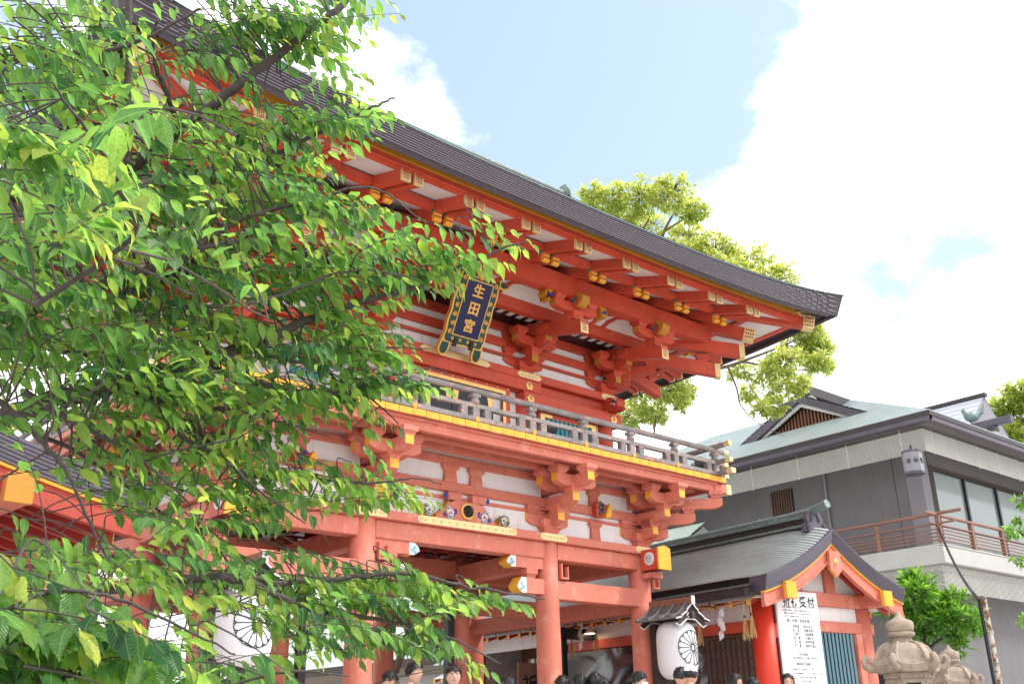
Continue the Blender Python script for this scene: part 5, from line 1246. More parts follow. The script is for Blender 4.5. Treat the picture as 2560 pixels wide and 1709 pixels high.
    MB().poly([(0, 0, zt), (5, 0, zt-4.5), (5, 22, zt-4.5), (0, 22, zt)]).build('rear_slope', GWALL2, h)
    MB().box(-4.8, 4.8, 0.3, 21, 0, zt-4.4).build('wall', GWALL, h)
    MB().cbox(-0.15, 0.15, -0.1, 22, zt-0.05, zt+0.12, 0.02).build('ridge', COPD, h)
    # ridge beam with a forked support carrying the second bird
    pa, pb = px(2434, 1072, 27.0), px(2530, 1045, 27.0)
    k = thing('ridge_beam', 'dark projecting ridge beam on a short post above the office eave', 'roof beam', (27.0, pb.y, 0))
    L = pa.y-pb.y
    MB().cbox(-0.14, 0.14, 0, L+1.5, pb.z-0.14, pb.z+0.12, 0.02).build('beam', COPB, k)
    MB().cbox(-0.2, 0.2, L*0.42, L*0.62, pb.z-0.32, pb.z-0.142, 0.02).build('bearing_block', COPD, k)
    MB().cbox(-0.12, 0.12, L*0.45, L*0.60, pb.z-1.9, pb.z-0.322, 0.02).build('post', CONC, k)
    cp = px(2525, 1100, 27.0)
    MB().prism([(cp.y-1.2, cp.z-0.9), (cp.y, cp.z), (cp.y+1.2, cp.z-0.9)], 0, 26.9-27.0, 3.0).xf(T(0, -pb.y, 0)).build('gablet', COPB, k)
far_buildings()

def bird(label, foot, facing, s):
    t = thing('bronze_bird', label, 'statue', foot, facing)
    m = MB()
    prof = [(-0.45, 0.56, 0.03), (-0.30, 0.53, 0.12), (-0.12, 0.48, 0.21), (0.08, 0.47, 0.235), (0.22, 0.51, 0.20), (0.31, 0.59, 0.13), (0.36, 0.67, 0.095), (0.39, 0.73, 0.09), (0.45, 0.735, 0.055), (0.54, 0.71, 0.008)]
    m.tube([(a*s, 0, z*s) for a, z, r in prof], [r*s for a, z, r in prof], 14)
    b = m.build('body', PATD, t, smooth=True)
    tl = MB()
    for k in range(4): tl.tube([(-0.28*s, (k-1.5)*0.05*s, 0.54*s), (-0.48*s, (k-1.5)*0.07*s, 0.66*s), (-0.60*s, (k-1.5)*0.06*s, 0.86*s), (-0.72*s, (k-1.5)*0.03*s, (1.12+0.05*(k % 2))*s)], [0.05*s, 0.05*s, 0.04*s, 0.012*s], 8)
    tl.build('tail', PATD, t, smooth=True)
    for sd in (-1, 1):
        MB().grid(lambda a, c: (lerp(0.22, -0.36, a)*s, sd*(0.17+0.035*math.sin(PI*a)-0.03*c)*s, (lerp(0.60, 0.54, a)-0.20*c*math.sin(PI*min(1, a*1.05)))*s), 8, 4).build('wing', PATD, t, smooth=True)
        MB().tube([(0.05*s, sd*0.07*s, 0.36*s), (0.08*s, sd*0.08*s, 0.18*s), (0.05*s, sd*0.08*s, 0)], [0.045*s, 0.022*s, 0.02*s], 8).build('leg', PATD, t, smooth=True)
    MB().tube([(0.34*s, 0, 0.78*s), (0.39*s, 0, 0.85*s), (0.44*s, 0, 0.79*s)], [0.02*s, 0.03*s, 0.01*s], 6).build('comb', PATD, t, smooth=True)
bird('green bronze bird standing at the end of the gabled office ridge', (21.55, 6.9, 12.55), rad(-38), 0.68)
def _b2():
    s = sight(2436, 1068); p = CAM+s*((27.0-CAM.x)/s.x)
    bird('green bronze bird with upright tail standing on the projecting ridge beam', p, rad(150), 0.85)
_b2()
# ------------------------------------------------------------------ paper lanterns under little board roofs
def lantern_stand(x, y, label, llabel, post_dx=0.09):
    t = thing('lantern_stand', label, 'lantern roof', (x, y, 0))
    P = lambda n, m, mats, par=t, **k: m.build(n, mats, par, **k)
    P('post', MB().cbox(post_dx-0.07, post_dx+0.07, 0.48, 0.62, 0, 2.62, 0.012), DWOOD)
    P('arm', MB().cbox(-0.05, 0.05, -0.42, 0.60, 2.60, 2.68, 0.01), DWOOD)
    P('brace', MB().tube([(0, 0.5, 2.2), (0, 0.36, 2.42), (0, 0.05, 2.60)], 0.03, 6), DWOOD)
    hw, z0, z1, y0, y1 = 0.43, 2.53, 2.82, -0.40, 0.52
    def zz(a): return lerp(z1, z0, a)-0.05*math.sin(PI*a)
    for s in (-1, 1):
        for r in range(3):                                         # three overlapping boards a side
            a0, a1 = r/3, (r+1)/3
            b = MB().hexa([(s*hw*a0, y0, zz(a0)+0.012), (s*hw*(a1+0.02), y0, zz(a1)+0.03), (s*hw*(a1+0.02), y1, zz(a1)+0.03), (s*hw*a0, y1, zz(a0)+0.012), (s*hw*a0, y0, zz(a0)+0.04), (s*hw*(a1+0.02), y0, zz(a1)+0.055), (s*hw*(a1+0.02), y1, zz(a1)+0.055), (s*hw*a0, y1, zz(a0)+0.04)])
            P('roof_board', b, GWOOD)
            for yy in (y0-0.006, y1+0.002):
                e = MB().hexa([(s*hw*a0, yy, zz(a0)+0.010), (s*hw*(a1+0.02), yy, zz(a1)+0.028), (s*hw*(a1+0.02), yy+0.004, zz(a1)+0.028), (s*hw*a0, yy+0.004, zz(a0)+0.010), (s*hw*a0, yy, zz(a0)+0.034), (s*hw*(a1+0.02), yy, zz(a1)+0.052), (s*hw*(a1+0.02), yy+0.004, zz(a1)+0.052), (s*hw*a0, yy+0.004, zz(a0)+0.034)])
                P('white_edge', e, SOFF)
        for k in range(4):
            yy = lerp(y0+0.10, y1-0.04, k/3)
            P('roof_batten', MB().tube([(s*hw*a, yy, zz(a)+0.065+0.012*(1-a)) for a in (0.02, 0.25, 0.5, 0.75, 1.06)], 0.026, 6), GWOOD)
    P('ridge_board', MB().cbox(-0.035, 0.035, y0-0.02, y1+0.02, z1+0.015, z1+0.13, 0.008), BWOOD)
    P('white_edge', MB().box(-0.04, 0.04, y0-0.035, y0-0.021, z1+0.0, z1+0.14), SOFF)
    for yy in (y0+0.05, y1-0.07):                                  # cusped gable boards
        g = P('gable_board', MB().prism([(-0.40, 2.50), (-0.30, 2.46), (-0.22, 2.51), (-0.10, 2.58), (0.10, 2.58), (0.22, 2.51), (0.30, 2.46), (0.40, 2.50), (0.02, 2.80), (-0.02, 2.80)], 1, yy, yy+0.02), DWOOD)
        P('white_edge', MB().tube([(-0.40, yy-0.002, 2.50), (-0.30, yy-0.002, 2.46), (-0.22, yy-0.002, 2.51), (-0.10, yy-0.002, 2.58), (0.10, yy-0.002, 2.58), (0.22, yy-0.002, 2.51), (0.30, yy-0.002, 2.46), (0.40, yy-0.002, 2.50)], 0.012, 5), SOFF, g)
        P('white_scroll', MB().tube([(-0.06, yy-0.004, 2.68), (-0.10, yy-0.004, 2.64), (-0.06, yy-0.004, 2.61)], 0.012, 5), SOFF, g); P('white_scroll', MB().tube([(0.06, yy-0.004, 2.70), (0.10, yy-0.004, 2.66), (0.06, yy-0.004, 2.61)], 0.014, 5), SOFF, g)
    L = thing('paper_lantern', llabel, 'lantern', (x, y, 2.10))
    H, R = 0.475, 0.345
    def rr(z):
        a = min(1.0, abs(z)/H); return R*(1-a**4.2)**0.5*0.66+R*0.34 if a < 1 else R*0.34
    n = 56; prof = []
    for i in range(n+1):
        z = -H*math.cos(PI*i/n) if False else lerp(-H, H, i/n); prof.append((rr(z)+(0.0022 if i % 2 else -0.0022), z))
    b = MB().lathe(prof, 48).build('paper_body', PAPER, L, smooth='auto')
    MB().lathe([(R*0.37, -H-0.035), (R*0.37, -H+0.005)], 24).build('bottom_ring', DWOOD, L); MB().lathe([(R*0.37, H-0.005), (R*0.37, H+0.03)], 24).build('top_ring', DWOOD, L)
    m = MB(); CR = 0.285
    def sp(px, pz):
        r = rr(pz)+0.004; a = px/max(r, 0.1); return (r*math.sin(a), -r*math.cos(a), pz)
    zc = 0.02
    for k in range(16):
        a = 2*PI*k/16
        m.tube([sp(q*math.cos(a), zc+q*math.sin(a)) for q in (0.045, 0.12, 0.19, CR*0.87)], 0.0055, 5)
        arc = []
        for i in range(7):
            q = a+2*PI/16*(i/6); rad_ = CR*(0.87+0.13*math.sin(PI*i/6)**0.7); arc.append(sp(rad_*math.cos(q), zc+rad_*math.sin(q)))
        m.tube(arc, 0.0065, 5)
        arc = []
        for i in range(5):
            q = a-PI/40+PI/20*(i/4); arc.append(sp(CR*0.985*math.cos(q), zc+CR*0.985*math.sin(q)))
        m.tube(arc, 0.006, 5)
    m.tube([sp(0.045*math.cos(2*PI*i/16), zc+0.055*math.sin(2*PI*i/16)) for i in range(17)], 0.006, 5)
    m.build('chrysanthemum_crest', INK, b)
lantern_stand(4.02, -0.86, 'small board roof on a dark post over the white lantern by the right corner column', 'white paper lantern with black flower crest in front of the reception building')
lantern_stand(-3.94, -0.86, 'small board roof on a dark post mostly hidden behind the cherry leaves', 'white paper lantern with black flower crest seen through the cherry leaves', -0.09)

# ------------------------------------------------------------------ stone lanterns, pole and cable, horns
def stone_lantern(loc, rz, label):
    t = thing('stone_lantern', label, 'stone lantern', loc, rz, 'stone lanterns by the grey wall')
    P = lambda n, m, par=t, mt=STONE, **k: m.build(n, mt, par, **k)
    bulb = [(0.172, 1.985), (0.150, 1.99), (0.164, 2.01), (0.176, 2.06), (0.173, 2.10), (0.150, 2.13), (0.092, 2.155), (0.045, 2.19), (0.028, 2.225), (0.018, 2.25), (0.004, 2.262)]
    P('finial', MB().lathe(bulb[1:], 28), smooth=True)
    lo = MB().lathe([(0.125, 1.92), (0.150, 1.93), (0.166, 1.955), (0.170, 1.985), (0.14, 1.992)], 48, lob=lambda g, z: 1+0.035*abs(math.sin(6*g))*(1 if z < 1.98 else 0))
    P('lotus_collar', lo, smooth=True)
    P('neck', MB().lathe([(0.15, 1.845), (0.145, 1.86), (0.118, 1.895), (0.112, 1.925)], 6*6, lob=lambda g, z: 1/ max(0.87, math.cos(((g+PI/6) % (PI/3))-PI/6))*0.93), smooth='auto')
    # hexagonal umbrella stone with lifted, scrolled corners
    nt_, na = 12, 72
    PR = [(0.13, 1.85), (0.20, 1.843), (0.262, 1.815), (0.305, 1.765), (0.332, 1.70), (0.355, 1.635), (0.385, 1.59), (0.42, 1.568), (0.445, 1.572)]
    def hexf(g):
        c = (g % (PI/3))-PI/6; return 0.90/max(0.88, math.cos(c)), (abs(c)/(PI/6))**3
    def um(a, b):
        g = 2*PI*b; hexr, corner = hexf(g); x = a*(len(PR)-1); i = min(int(x), len(PR)-2); r = lerp(PR[i][0], PR[i+1][0], x-i); z = lerp(PR[i][1], PR[i+1][1], x-i)
        r *= lerp(1.0, hexr, min(1, a*1.5))
        return (r*math.cos(g), r*math.sin(g), z+0.055*corner*a**3)
    k_ = MB().grid(um, 24, na)
    def rim(a, b):
        g = 2*PI*b; hexr, corner = hexf(g)
        r = 0.445*hexr*(1-0.06*a/0.4) if a < 0.4 else lerp(0.418, 0.25, (a-0.4)/0.6)*hexr
        z = 1.572+0.055*corner*(1-a)-0.085*min(1, a/0.4)-0.012*a
        return (r*math.cos(g), r*math.sin(g), z)
    k_.grid(rim, 10, na)
    u = P('umbrella', k_, smooth='auto')
    for k in range(6):
        a = PI/3*k; c, s = math.cos(a), math.sin(a)
        P('scroll', MB().tube([(c*r, s*r, z) for r, z in ((0.37, 1.545), (0.45, 1.53), (0.515, 1.565), (0.53, 1.635), (0.50, 1.68), (0.455, 1.672), (0.448, 1.63), (0.478, 1.615))], [0.05, 0.05, 0.046, 0.04, 0.034, 0.028, 0.022, 0.015], 10), u, smooth=True)
        P('roof_rib', MB().tube([(c*r, s*r, z) for r, z in ((0.14, 1.858), (0.22, 1.845), (0.30, 1.79), (0.345, 1.70), (0.38, 1.62), (0.43, 1.59))], [0.018, 0.02, 0.024, 0.03, 0.036, 0.042], 8), u, smooth=True)
    hx = lambda r, z0, z1: MB().lathe([(r, z0), (r, z1)], 6)
    P('cornice', hx(0.305, 1.41, 1.475)); P('lamp_house', MB().lathe([(0.285, 1.06), (0.285, 1.41)], 6))
    for k in range(6):
        a = PI/3*k+PI/6; R = 0.285*math.cos(PI/6)
        f = MB()
        for x0, x1, z0, z1 in ((-0.13, -0.09, 1.08, 1.39), (0.09, 0.13, 1.08, 1.39), (-0.089, 0.089, 1.35, 1.39), (-0.089, 0.089, 1.08, 1.12)): f.box(x0, x1, -0.018, 0.0, z0, z1)
        M = RZ(a+PI/2) @ T(0, -R, 0)
        fr = f.build('window_frame', STONE, t, M=M)
        MB().box(-0.088, 0.088, -0.004, -0.001, 1.121, 1.349).build('dark_opening', INK, fr)
        if k % 2 == 0:
            q = MB()
            for i in range(2):
                for j in range(3):
                    q.tube([(-0.045+0.09*i+0.042*math.cos(w*PI/6), -0.008, 1.16+0.075*j+0.042*math.sin(w*PI/6)) for w in range(13)], 0.009, 5, 0, False)
            q.build('ring_lattice', STONE, fr)
    P('platform', MB().lathe([(0.20, 0.92), (0.33, 0.98), (0.34, 1.06)], 6))
    P('shaft', MB().lathe([(0.17, 0.22), (0.145, 0.40), (0.14, 0.57), (0.155, 0.59), (0.14, 0.61), (0.145, 0.80), (0.17, 0.92)], 20), smooth=True)
    P('base_stone', MB().lathe([(0.46, -0.178), (0.46, -0.02), (0.42, 0), (0.40, 0.10), (0.24, 0.22)], 6))
    MB().box(-0.012, 0.012, -0.035, 0.035, -0.10, 0.10).xf(T(-0.36, 0.02, 1.60) @ RX(0.3) @ RY(0.75)).build('white_tag', WPAP, t)
stone_lantern((3.2, -5.4, 0.0), rad(13), 'nearer and larger looking stone lantern with scrolled corners in front of the shrub')
stone_lantern(tuple(at(2376, 1650, 19.2).xy)+(0.02,), rad(13), 'farther stone lantern on the right, standing nearer the rusty pole')

def pole_and_cable():
    b = at(2479, 1597, 16.5); p = thing('rusty_pole', 'thin rusty steel pole with peeling white paint beside the grey wall', 'pole', (b.x, b.y, 0))
    top = at(2458, 1487, 16.5).z
    MB().tube([(0, 0, 0), (0, 0, top*0.82)], 0.040, 12).build('lower_tube', RUST, p, smooth='auto')
    MB().tube([(0, 0, top*0.80), (0, 0, top)], 0.036, 12).build('upper_tube', RUST, p, smooth='auto')
    MB().lathe([(0.05, top*0.80-0.03), (0.05, top*0.80+0.03)], 12).build('coupling', RUST, p); MB().lathe([(0.047, top*0.62), (0.047, top*0.62+0.012)], 12).build('clamp_band', BLK, p)
    e = Vector((19.04, 1.56, 6.2)); s = Vector((b.x-0.065, b.y+0.055, top-0.05))
    c = MB(); pts = [s+Vector((0, 0, -top+0.15)), s+Vector((-0.01, 0, -0.8)), s]
    for i in range(1, 15):
        q = i/14; w = s.lerp(e, q); w.z -= 1.0*q*(1-q); pts.append(w)
    o = c.tube(pts, 0.030, 8).build('power_cable', BLK, None, smooth='auto')
    tag(o, 'thick black cable running down the rusty pole from the office balcony', 'cable')
    w = MB().tube([p_+Vector((0.0, 0, 0.03+0.02*math.sin(i*2.2))) for i, p_ in enumerate(pts[2:])], 0.008, 6).build('thin_wire', COPD, o)
    # loose wire over the reception roof
    pts = [atz(1898, 1298, 4.80)]
    for u, v, z in ((1893, 1302, 4.78), (1880, 1325, 4.55), (1868, 1345, 4.42), (1862, 1358, 4.32), (1845, 1376, 4.20), (1812, 1397, 4.03), (1785, 1415, 3.90), (1740, 1441, 3.68), (1690, 1462, 3.50), (1650, 1472, 3.42), (1632, 1473, 3.42)): pts.append(atz(u, v, z+0.03))
    o = MB().tube(pts, 0.010, 6).build('loose_wire', CONC, None, smooth='auto'); tag(o, 'thin pale wire lying across the copper roof of the reception building', 'wire')
pole_and_cable()
def horns():
    for (u, v), lab in (((1372, 1074), 'black horn loudspeaker behind the gallery railing in front of the teal window'), ((1742, 1160), 'black horn loudspeaker behind the gallery railing near the right corner')):
        p = aty(u, v, -0.75); t = thing('loudspeaker', lab, 'loudspeaker', (p.x, p.y, 5.215), rad(-25))
        h = p.z-5.215
        MB().lathe([(0.045, -0.11), (0.055, -0.04), (0.08, 0.06), (0.115, 0.13), (0.12, 0.14), (0.09, 0.135)], 18).xf(T(0, 0, h) @ RX(PI/2)).build('horn', BLK, t, smooth='auto')
        MB().cbox(-0.03, 0.03, -0.02, 0.04, 0, h-0.04, 0.004).build('bracket_foot', BLK, t)
        MB().lathe([(0.05, -0.20), (0.055, -0.11)], 14).xf(T(0, 0, h) @ RX(PI/2)).build('driver', BLK, t, smooth='auto')
horns()

# ------------------------------------------------------------------ people
def skin_mesh(name, V, E, R, mats, sub=1):
    me = bpy.data.meshes.new(name); me.from_pydata([tuple(v) for v in V], E, [])
    o = bpy.data.objects.new(name+'_skin', me); COL.objects.link(o)
    md = o.modifiers.new('s', 'SKIN'); o.modifiers.new('d', 'SUBSURF').levels = sub
    if not me.skin_vertices: me.skin_vertices.new()
    for i, r in enumerate(R):
        d = me.skin_vertices[0].data[i]; d.radius = r if isinstance(r, tuple) else (r, r); d.use_root = (i == 0)
    dg = bpy.context.evaluated_depsgraph_get(); out = bpy.data.meshes.new_from_object(o.evaluated_get(dg)); out.name = name
    bpy.data.objects.remove(o); bpy.data.meshes.remove(me)
    out.materials.clear()
    for m in mats: out.materials.append(m)
    for p in out.polygons: p.use_smooth = True
    return out
def body_skeleton():
    V = [(0, 0, 0.55), (0, 0.01, 0.62), (0, 0.0, 0.72), (0, 0.0, 0.80), (0, 0.015, 0.855), (0, 0.0, 0.90)]
    E = [(0, 1), (1, 2), (2, 3), (3, 4), (4, 5)]; R = [(0.10, 0.075), (0.085, 0.065), (0.10, 0.07), (0.085, 0.06), 0.036, 0.036]
    for s in (-1, 1):
        b = len(V); V += [(s*0.105, 0.01, 0.805), (s*0.13, 0.015, 0.67), (s*0.145, -0.02, 0.55), (s*0.145, -0.05, 0.46), (s*0.147, -0.055, 0.44)]
        E += [(3, b), (b, b+1), (b+1, b+2), (b+2, b+3), (b+3, b+4)]; R += [0.042, 0.030, 0.024, 0.018, 0.017]
        for k, (dx, ln) in enumerate(((-0.016, 0.040), (-0.005, 0.046), (0.006, 0.043), (0.016, 0.035))):
            c = len(V); V += [(s*0.147+dx*0.7, -0.06, 0.415), (s*0.147+dx, -0.072, 0.415-ln*0.5), (s*0.147+dx, -0.068, 0.415-ln)]; E += [(b+4, c), (c, c+1), (c+1, c+2)]; R += [0.0055, 0.005, 0.004]
        c = len(V); V += [(s*0.138, -0.078, 0.425), (s*0.137, -0.09, 0.40)]; E += [(b+4, c), (c, c+1)]; R += [0.006, 0.0045]
        b = len(V); V += [(s*0.05, 0, 0.50), (s*0.055, -0.005, 0.29), (s*0.055, 0.012, 0.15), (s*0.055, 0.015, 0.045), (s*0.06, -0.06, 0.018)]
        E += [(0, b), (b, b+1), (b+1, b+2), (b+2, b+3), (b+3, b+4)]; R += [0.055, 0.036, 0.032, 0.022, 0.02]
    return V, E, R
BODY = []
def head_shape(p):
    """unit-ball direction -> head surface; face looks to -y; units of head height 1"""
    x, y, z = p
    rx, ry, rz = 0.355, 0.42, 0.5
    X, Y, Z = x*rx, y*ry, z*rz
    if z < 0:                                                     # narrow jaw
        k = -z; X *= 1-0.30*k*k; Y *= 1-0.10*k
        if y > 0: Y *= 1-0.45*k
    if y < 0: Y *= 0.93
    fr = max(0, -y)**3
    Y -= 0.085*math.exp(-((X/0.05)**2+((Z+0.06)/0.085)**2))*fr     # nose
    Y -= 0.03*math.exp(-((X/0.035)**2+((Z-0.02)/0.10)**2))*fr
    for s in (-1, 1): Y += 0.028*math.exp(-(((X-s*0.13)/0.07)**2+((Z-0.035)/0.045)**2))*fr
    Y -= 0.022*math.exp(-((X/0.09)**2+((Z+0.215)/0.03)**2))*fr     # lips
    Y -= 0.025*math.exp(-((X/0.10)**2+((Z+0.40)/0.07)**2))*fr      # chin
    return X, Y, Z
def person(u, v, h, yaw, label, hair='short', shirt=None, mask=False, cap=False, turn=0.0, group=None, tilt=0.0, slim=1.0):
    p = at(u, v, 12.4 if u < 1300 else 13.0)
    t = thing('person', label, 'person', (p.x, p.y, -0.18), yaw); h = p.z+0.18
    if not BODY:
        V, E, R = body_skeleton(); BODY.append((V, E, R))
        BODY.append(skin_mesh('body', V, E, R, [SKIN]))
        def garment(nm, keep, push):
            b0 = BODY[1]; used = {}; V2, F2 = [], []
            for q in b0.polygons:
                if all(keep(b0.vertices[i].co) for i in q.vertices):
                    f_ = []
                    for i in q.vertices:
                        if i not in used: used[i] = len(V2); V2.append(tuple(b0.vertices[i].co+b0.vertices[i].normal*push))
                        f_.append(used[i])
                    F2.append(tuple(f_))
            me = bpy.data.meshes.new(nm); me.from_pydata(V2, [], F2); me.polygons.foreach_set('use_smooth', [True]*len(F2)); me.materials.append(SHIRT); BODY.append(me)
        garment('shirt', lambda c: c.z < 0.852 and (c.z > 0.49 if abs(c.x) < 0.11 else c.z > 0.60), 0.010)
        garment('trousers', lambda c: 0.03 < c.z < 0.56 and abs(c.x) < 0.115, 0.009)
    S = Matrix.Diagonal((h*slim, h*slim, h, 1))
    # body and head as one mesh
    hm = MB(); hh = 0.137*h; n, m = 40, 30
    hc = Vector((0, -0.012*h, h-hh*0.5))
    HM = T(*hc) @ RZ(turn) @ RX(tilt)
    bt = BODY[1]; hm.v = [tuple(S @ q.co) for q in bt.vertices]; hm.f = [tuple(q.vertices) for q in bt.polygons]; hm.m = [0]*len(hm.f)
    k0 = len(hm.v)
    for i in range(m+1):
        a = PI*i/m
        for j in range(n):
            g = 2*PI*j/n; q = head_shape((math.sin(a)*math.cos(g), math.sin(a)*math.sin(g), math.cos(a))); hm.v.append(tuple(HM @ (Vector(q)*hh)))
    for i in range(m):
        for j in range(n):
            jj = (j+1) % n; hm.f.append((k0+i*n+jj, k0+i*n+j, k0+(i+1)*n+j, k0+(i+1)*n+jj)); hm.m.append(0)
    for s in (-1, 1):
        e = MB().ball((s*0.335, 0.03, -0.03), (0.035, 0.075, 0.115), 10, 7); e.v = [tuple(HM @ (Vector(q)*hh)) for q in e.v]; hm.add(e)
    body = hm.build('body', SKIN, t, smooth=True)
    def face(nm, mb, mt, sm=True): mb.v = [tuple(HM @ (Vector(q)*hh)) for q in mb.v]; return mb.build(nm, mt, body, smooth=sm)
    for s in (-1, 1):
        face('eye', MB().ball((s*0.13, -0.335, 0.03), (0.052, 0.02, 0.017), 12, 6), EYEW)
        face('pupil', MB().ball((s*0.128, -0.350, 0.03), (0.022, 0.010, 0.017), 10, 6), EYE)
        face('eyelid', MB().tube([(s*0.075, -0.345, 0.030), (s*0.13, -0.356, 0.050), (s*0.185, -0.325, 0.036)], [0.006, 0.009, 0.005], 6), HAIR)
        face('eyebrow', MB().tube([(s*0.065, -0.365, 0.098), (s*0.13, -0.362, 0.120), (s*0.205, -0.315, 0.100)], [0.012, 0.016, 0.006], 6), HAIR)
    if mask:
        face('face_mask', MB().grid(lambda a, b: ((lambda q: (q[0]*1.05, q[1]*1.07-0.012, q[2]))(head_shape((lambda d: (d.x, d.y, d.z))(Vector((math.sin((a-0.5)*2.0), -math.cos((a-0.5)*2.0), lerp(-0.78, -0.02+0.04*math.cos((a-0.5)*3), b))).normalized())))), 14, 10), MASKW)
    else:
        face('mouth', MB().tube([(-0.085, -0.352, -0.215), (-0.03, -0.385, -0.205), (0.03, -0.385, -0.205), (0.085, -0.352, -0.215)], [0.006, 0.018, 0.018, 0.006], 8), LIPS)
    # hair: shell plus locks
    rng = random.Random(int(u)); hs = MB(); n2, m2 = 44, 26
    low_back = {'short': -0.30, 'bob': -0.62, 'long': -0.9}[hair]
    def line(g):                                                  # how far down the hair comes for azimuth g (front = -90 deg)
        f = -math.sin(g)                                          # 1 at the front
        if hair == 'short': return lerp(0.30, low_back, min(1, max(0, (0.62-f)/0.75))) if f < 0.62 else 0.33+0.10*math.sin(g*7+u)
        fr = 0.38+0.22*(1-abs(math.cos(g))) if f > 0.72 else None
        return fr if fr is not None else lerp(0.2, low_back, min(1, (0.72-f)/0.22))
    for i in range(m2+1):
        for j in range(n2):
            g = 2*PI*j/n2; zt = line(g); a = math.acos(max(-1, min(1, lerp(1.0, zt, (i/m2)**1.0))))
            a = math.acos(max(-1, min(1, zt)))*i/m2
            q = head_shape((math.sin(a)*math.cos(g), math.sin(a)*math.sin(g), math.cos(a)))
            th = 1.10+0.05*math.sin(5*g+u)*math.sin(a)+rng.uniform(-0.018, 0.018)
            if hair != 'short' and i > m2*0.6 and q[1] > -0.28: th += 0.10*(i/m2-0.6)
            z = q[2]*1.07+0.02
            hs.v.append((q[0]*th, q[1]*th, z-(0.0 if hair == 'short' else max(0, (i/m2-0.7))*{'bob': 0.9, 'long': 1.7}[hair]*(1 if math.sin(g) > -0.8 else 0))))
    for i in range(m2):
        for j in range(n2):
            jj = (j+1) % n2; hs.f.append((i*n2+jj, i*n2+j, (i+1)*n2+j, (i+1)*n2+jj)); hs.m.append(0)
    hro = face('hair', hs, HAIR)
    lk = MB()
    for k in range(70 if hair == 'short' else 40):
        g = rng.uniform(0, 2*PI); a = rng.uniform(0.1, 1.25)
        if math.cos(a) < line(g)+0.05: continue
        q = Vector(head_shape((math.sin(a)*math.cos(g), math.sin(a)*math.sin(g), math.cos(a)))); o = q.normalized()
        d = Vector((math.cos(g)*0.6, math.sin(g)*0.6, -0.8))*0.13+Vector((rng.uniform(-.08, .08), rng.uniform(-.08, .08), 0.0))
        lk.tube([tuple(q*1.08), tuple(q*1.13+d*0.5+o*0.015), tuple(q*1.12+d)], [0.03, 0.026, 0.003], 5)
    if lk.v: face('hair_lock', lk, HAIR)['kind'] = 'stuff'
    if cap:
        c = MB()
        for i in range(9):
            a = 1.28*i/8
            for j in range(30):
                g = 2*PI*j/30; q = head_shape((math.sin(a)*math.cos(g), math.sin(a)*math.sin(g), math.cos(a))); c.v.append((q[0]*1.19, q[1]*1.19, q[2]*1.19+0.02))
        for i in range(8):
            for j in range(30):
                jj = (j+1) % 30; c.f.append((i*30+jj, i*30+j, (i+1)*30+j, (i+1)*30+jj)); c.m.append(0)
        c.grid(lambda a, b: (0.30*math.sin((a-0.5)*2.2), -0.40*math.cos((a-0.5)*2.2)-0.24*b, 0.17-0.06*b-0.05*(a-0.5)**2), 10, 4)
        face('cap', c, WPAP)
    def dress(nm, me, mt):
        mm = me.copy(); mm.materials.clear(); mm.materials.append(mt); return inst(nm, mm, body, M=S)
    dress('shirt', BODY[2], shirt or SHIRT); dress('trousers', BODY[3], DARKC)
    cl = MB()
    for s in (-1, 1): cl.poly([(0, -0.052*h, 0.845*h), (s*0.045*h, -0.02*h, 0.872*h), (s*0.055*h, -0.045*h, 0.845*h), (s*0.02*h, -0.072*h, 0.822*h)])
    cl.build('collar', shirt or SHIRT, body)
    return t
cam_yaw = lambda p: math.atan2(CAM.x-p.x, -(CAM.y-p.y))
F = -rad(38)                                                      # facing the camera
person(972, 1677, 1.64, F+rad(18), 'young man with ruffled black hair looking down at the left of the trio', turn=rad(10), tilt=rad(14), shirt=SHIRTB)
person(1033, 1655, 1.73, F+rad(52), 'young man in pale blue collared shirt turned to the right, middle of the trio', turn=rad(8), shirt=SHIRTB)
person(1133, 1663, 1.70, F+rad(6), 'young man facing forward before the red door column, right of the trio', turn=rad(4), shirt=SHIRT)
person(1271, 1691, 1.61, F+rad(170), 'person with dark cropped hair seen from behind before the white board fence')
person(1404, 1688, 1.60, F+rad(140), 'person with chin length black hair beside the front column and black steel upright', hair='bob')
person(1449, 1684, 1.60, F+rad(165), 'person with smooth bobbed hair seen from behind, first right of the black steel upright', hair='bob')
person(1486, 1680, 1.62, F+rad(185), 'person with tied back black hair seen from behind before the plastic curtain')
person(1504, 1690, 1.57, F+rad(175), 'person with black hair half hidden behind the one with tied back hair', hair='bob')
person(1592, 1678, 1.66, F+rad(62), 'boy with cropped black hair and white face mask looking right', mask=True, turn=rad(8), tilt=rad(10))
person(1699, 1667, 1.74, F+rad(125), 'man with glasses strap and white shirt turned away in front of the lantern', turn=rad(-15), tilt=rad(12))
person(1722, 1663, 1.76, F+rad(140), 'man in white cap and white shirt standing close behind another in front of the lantern', cap=True, tilt=rad(6))
person(1832, 1684, 1.60, F+rad(40), 'woman with parted dark hair and hairpins before the lattice door', hair='bob', turn=rad(10), tilt=rad(10))
person(1881, 1693, 1.57, F+rad(170), 'person with glossy black hair seen from behind next to the red column', hair='bob')
person(1967, 1684, 1.58, F-rad(8), 'woman with long centre parted black hair in front of the notice board', hair='long')
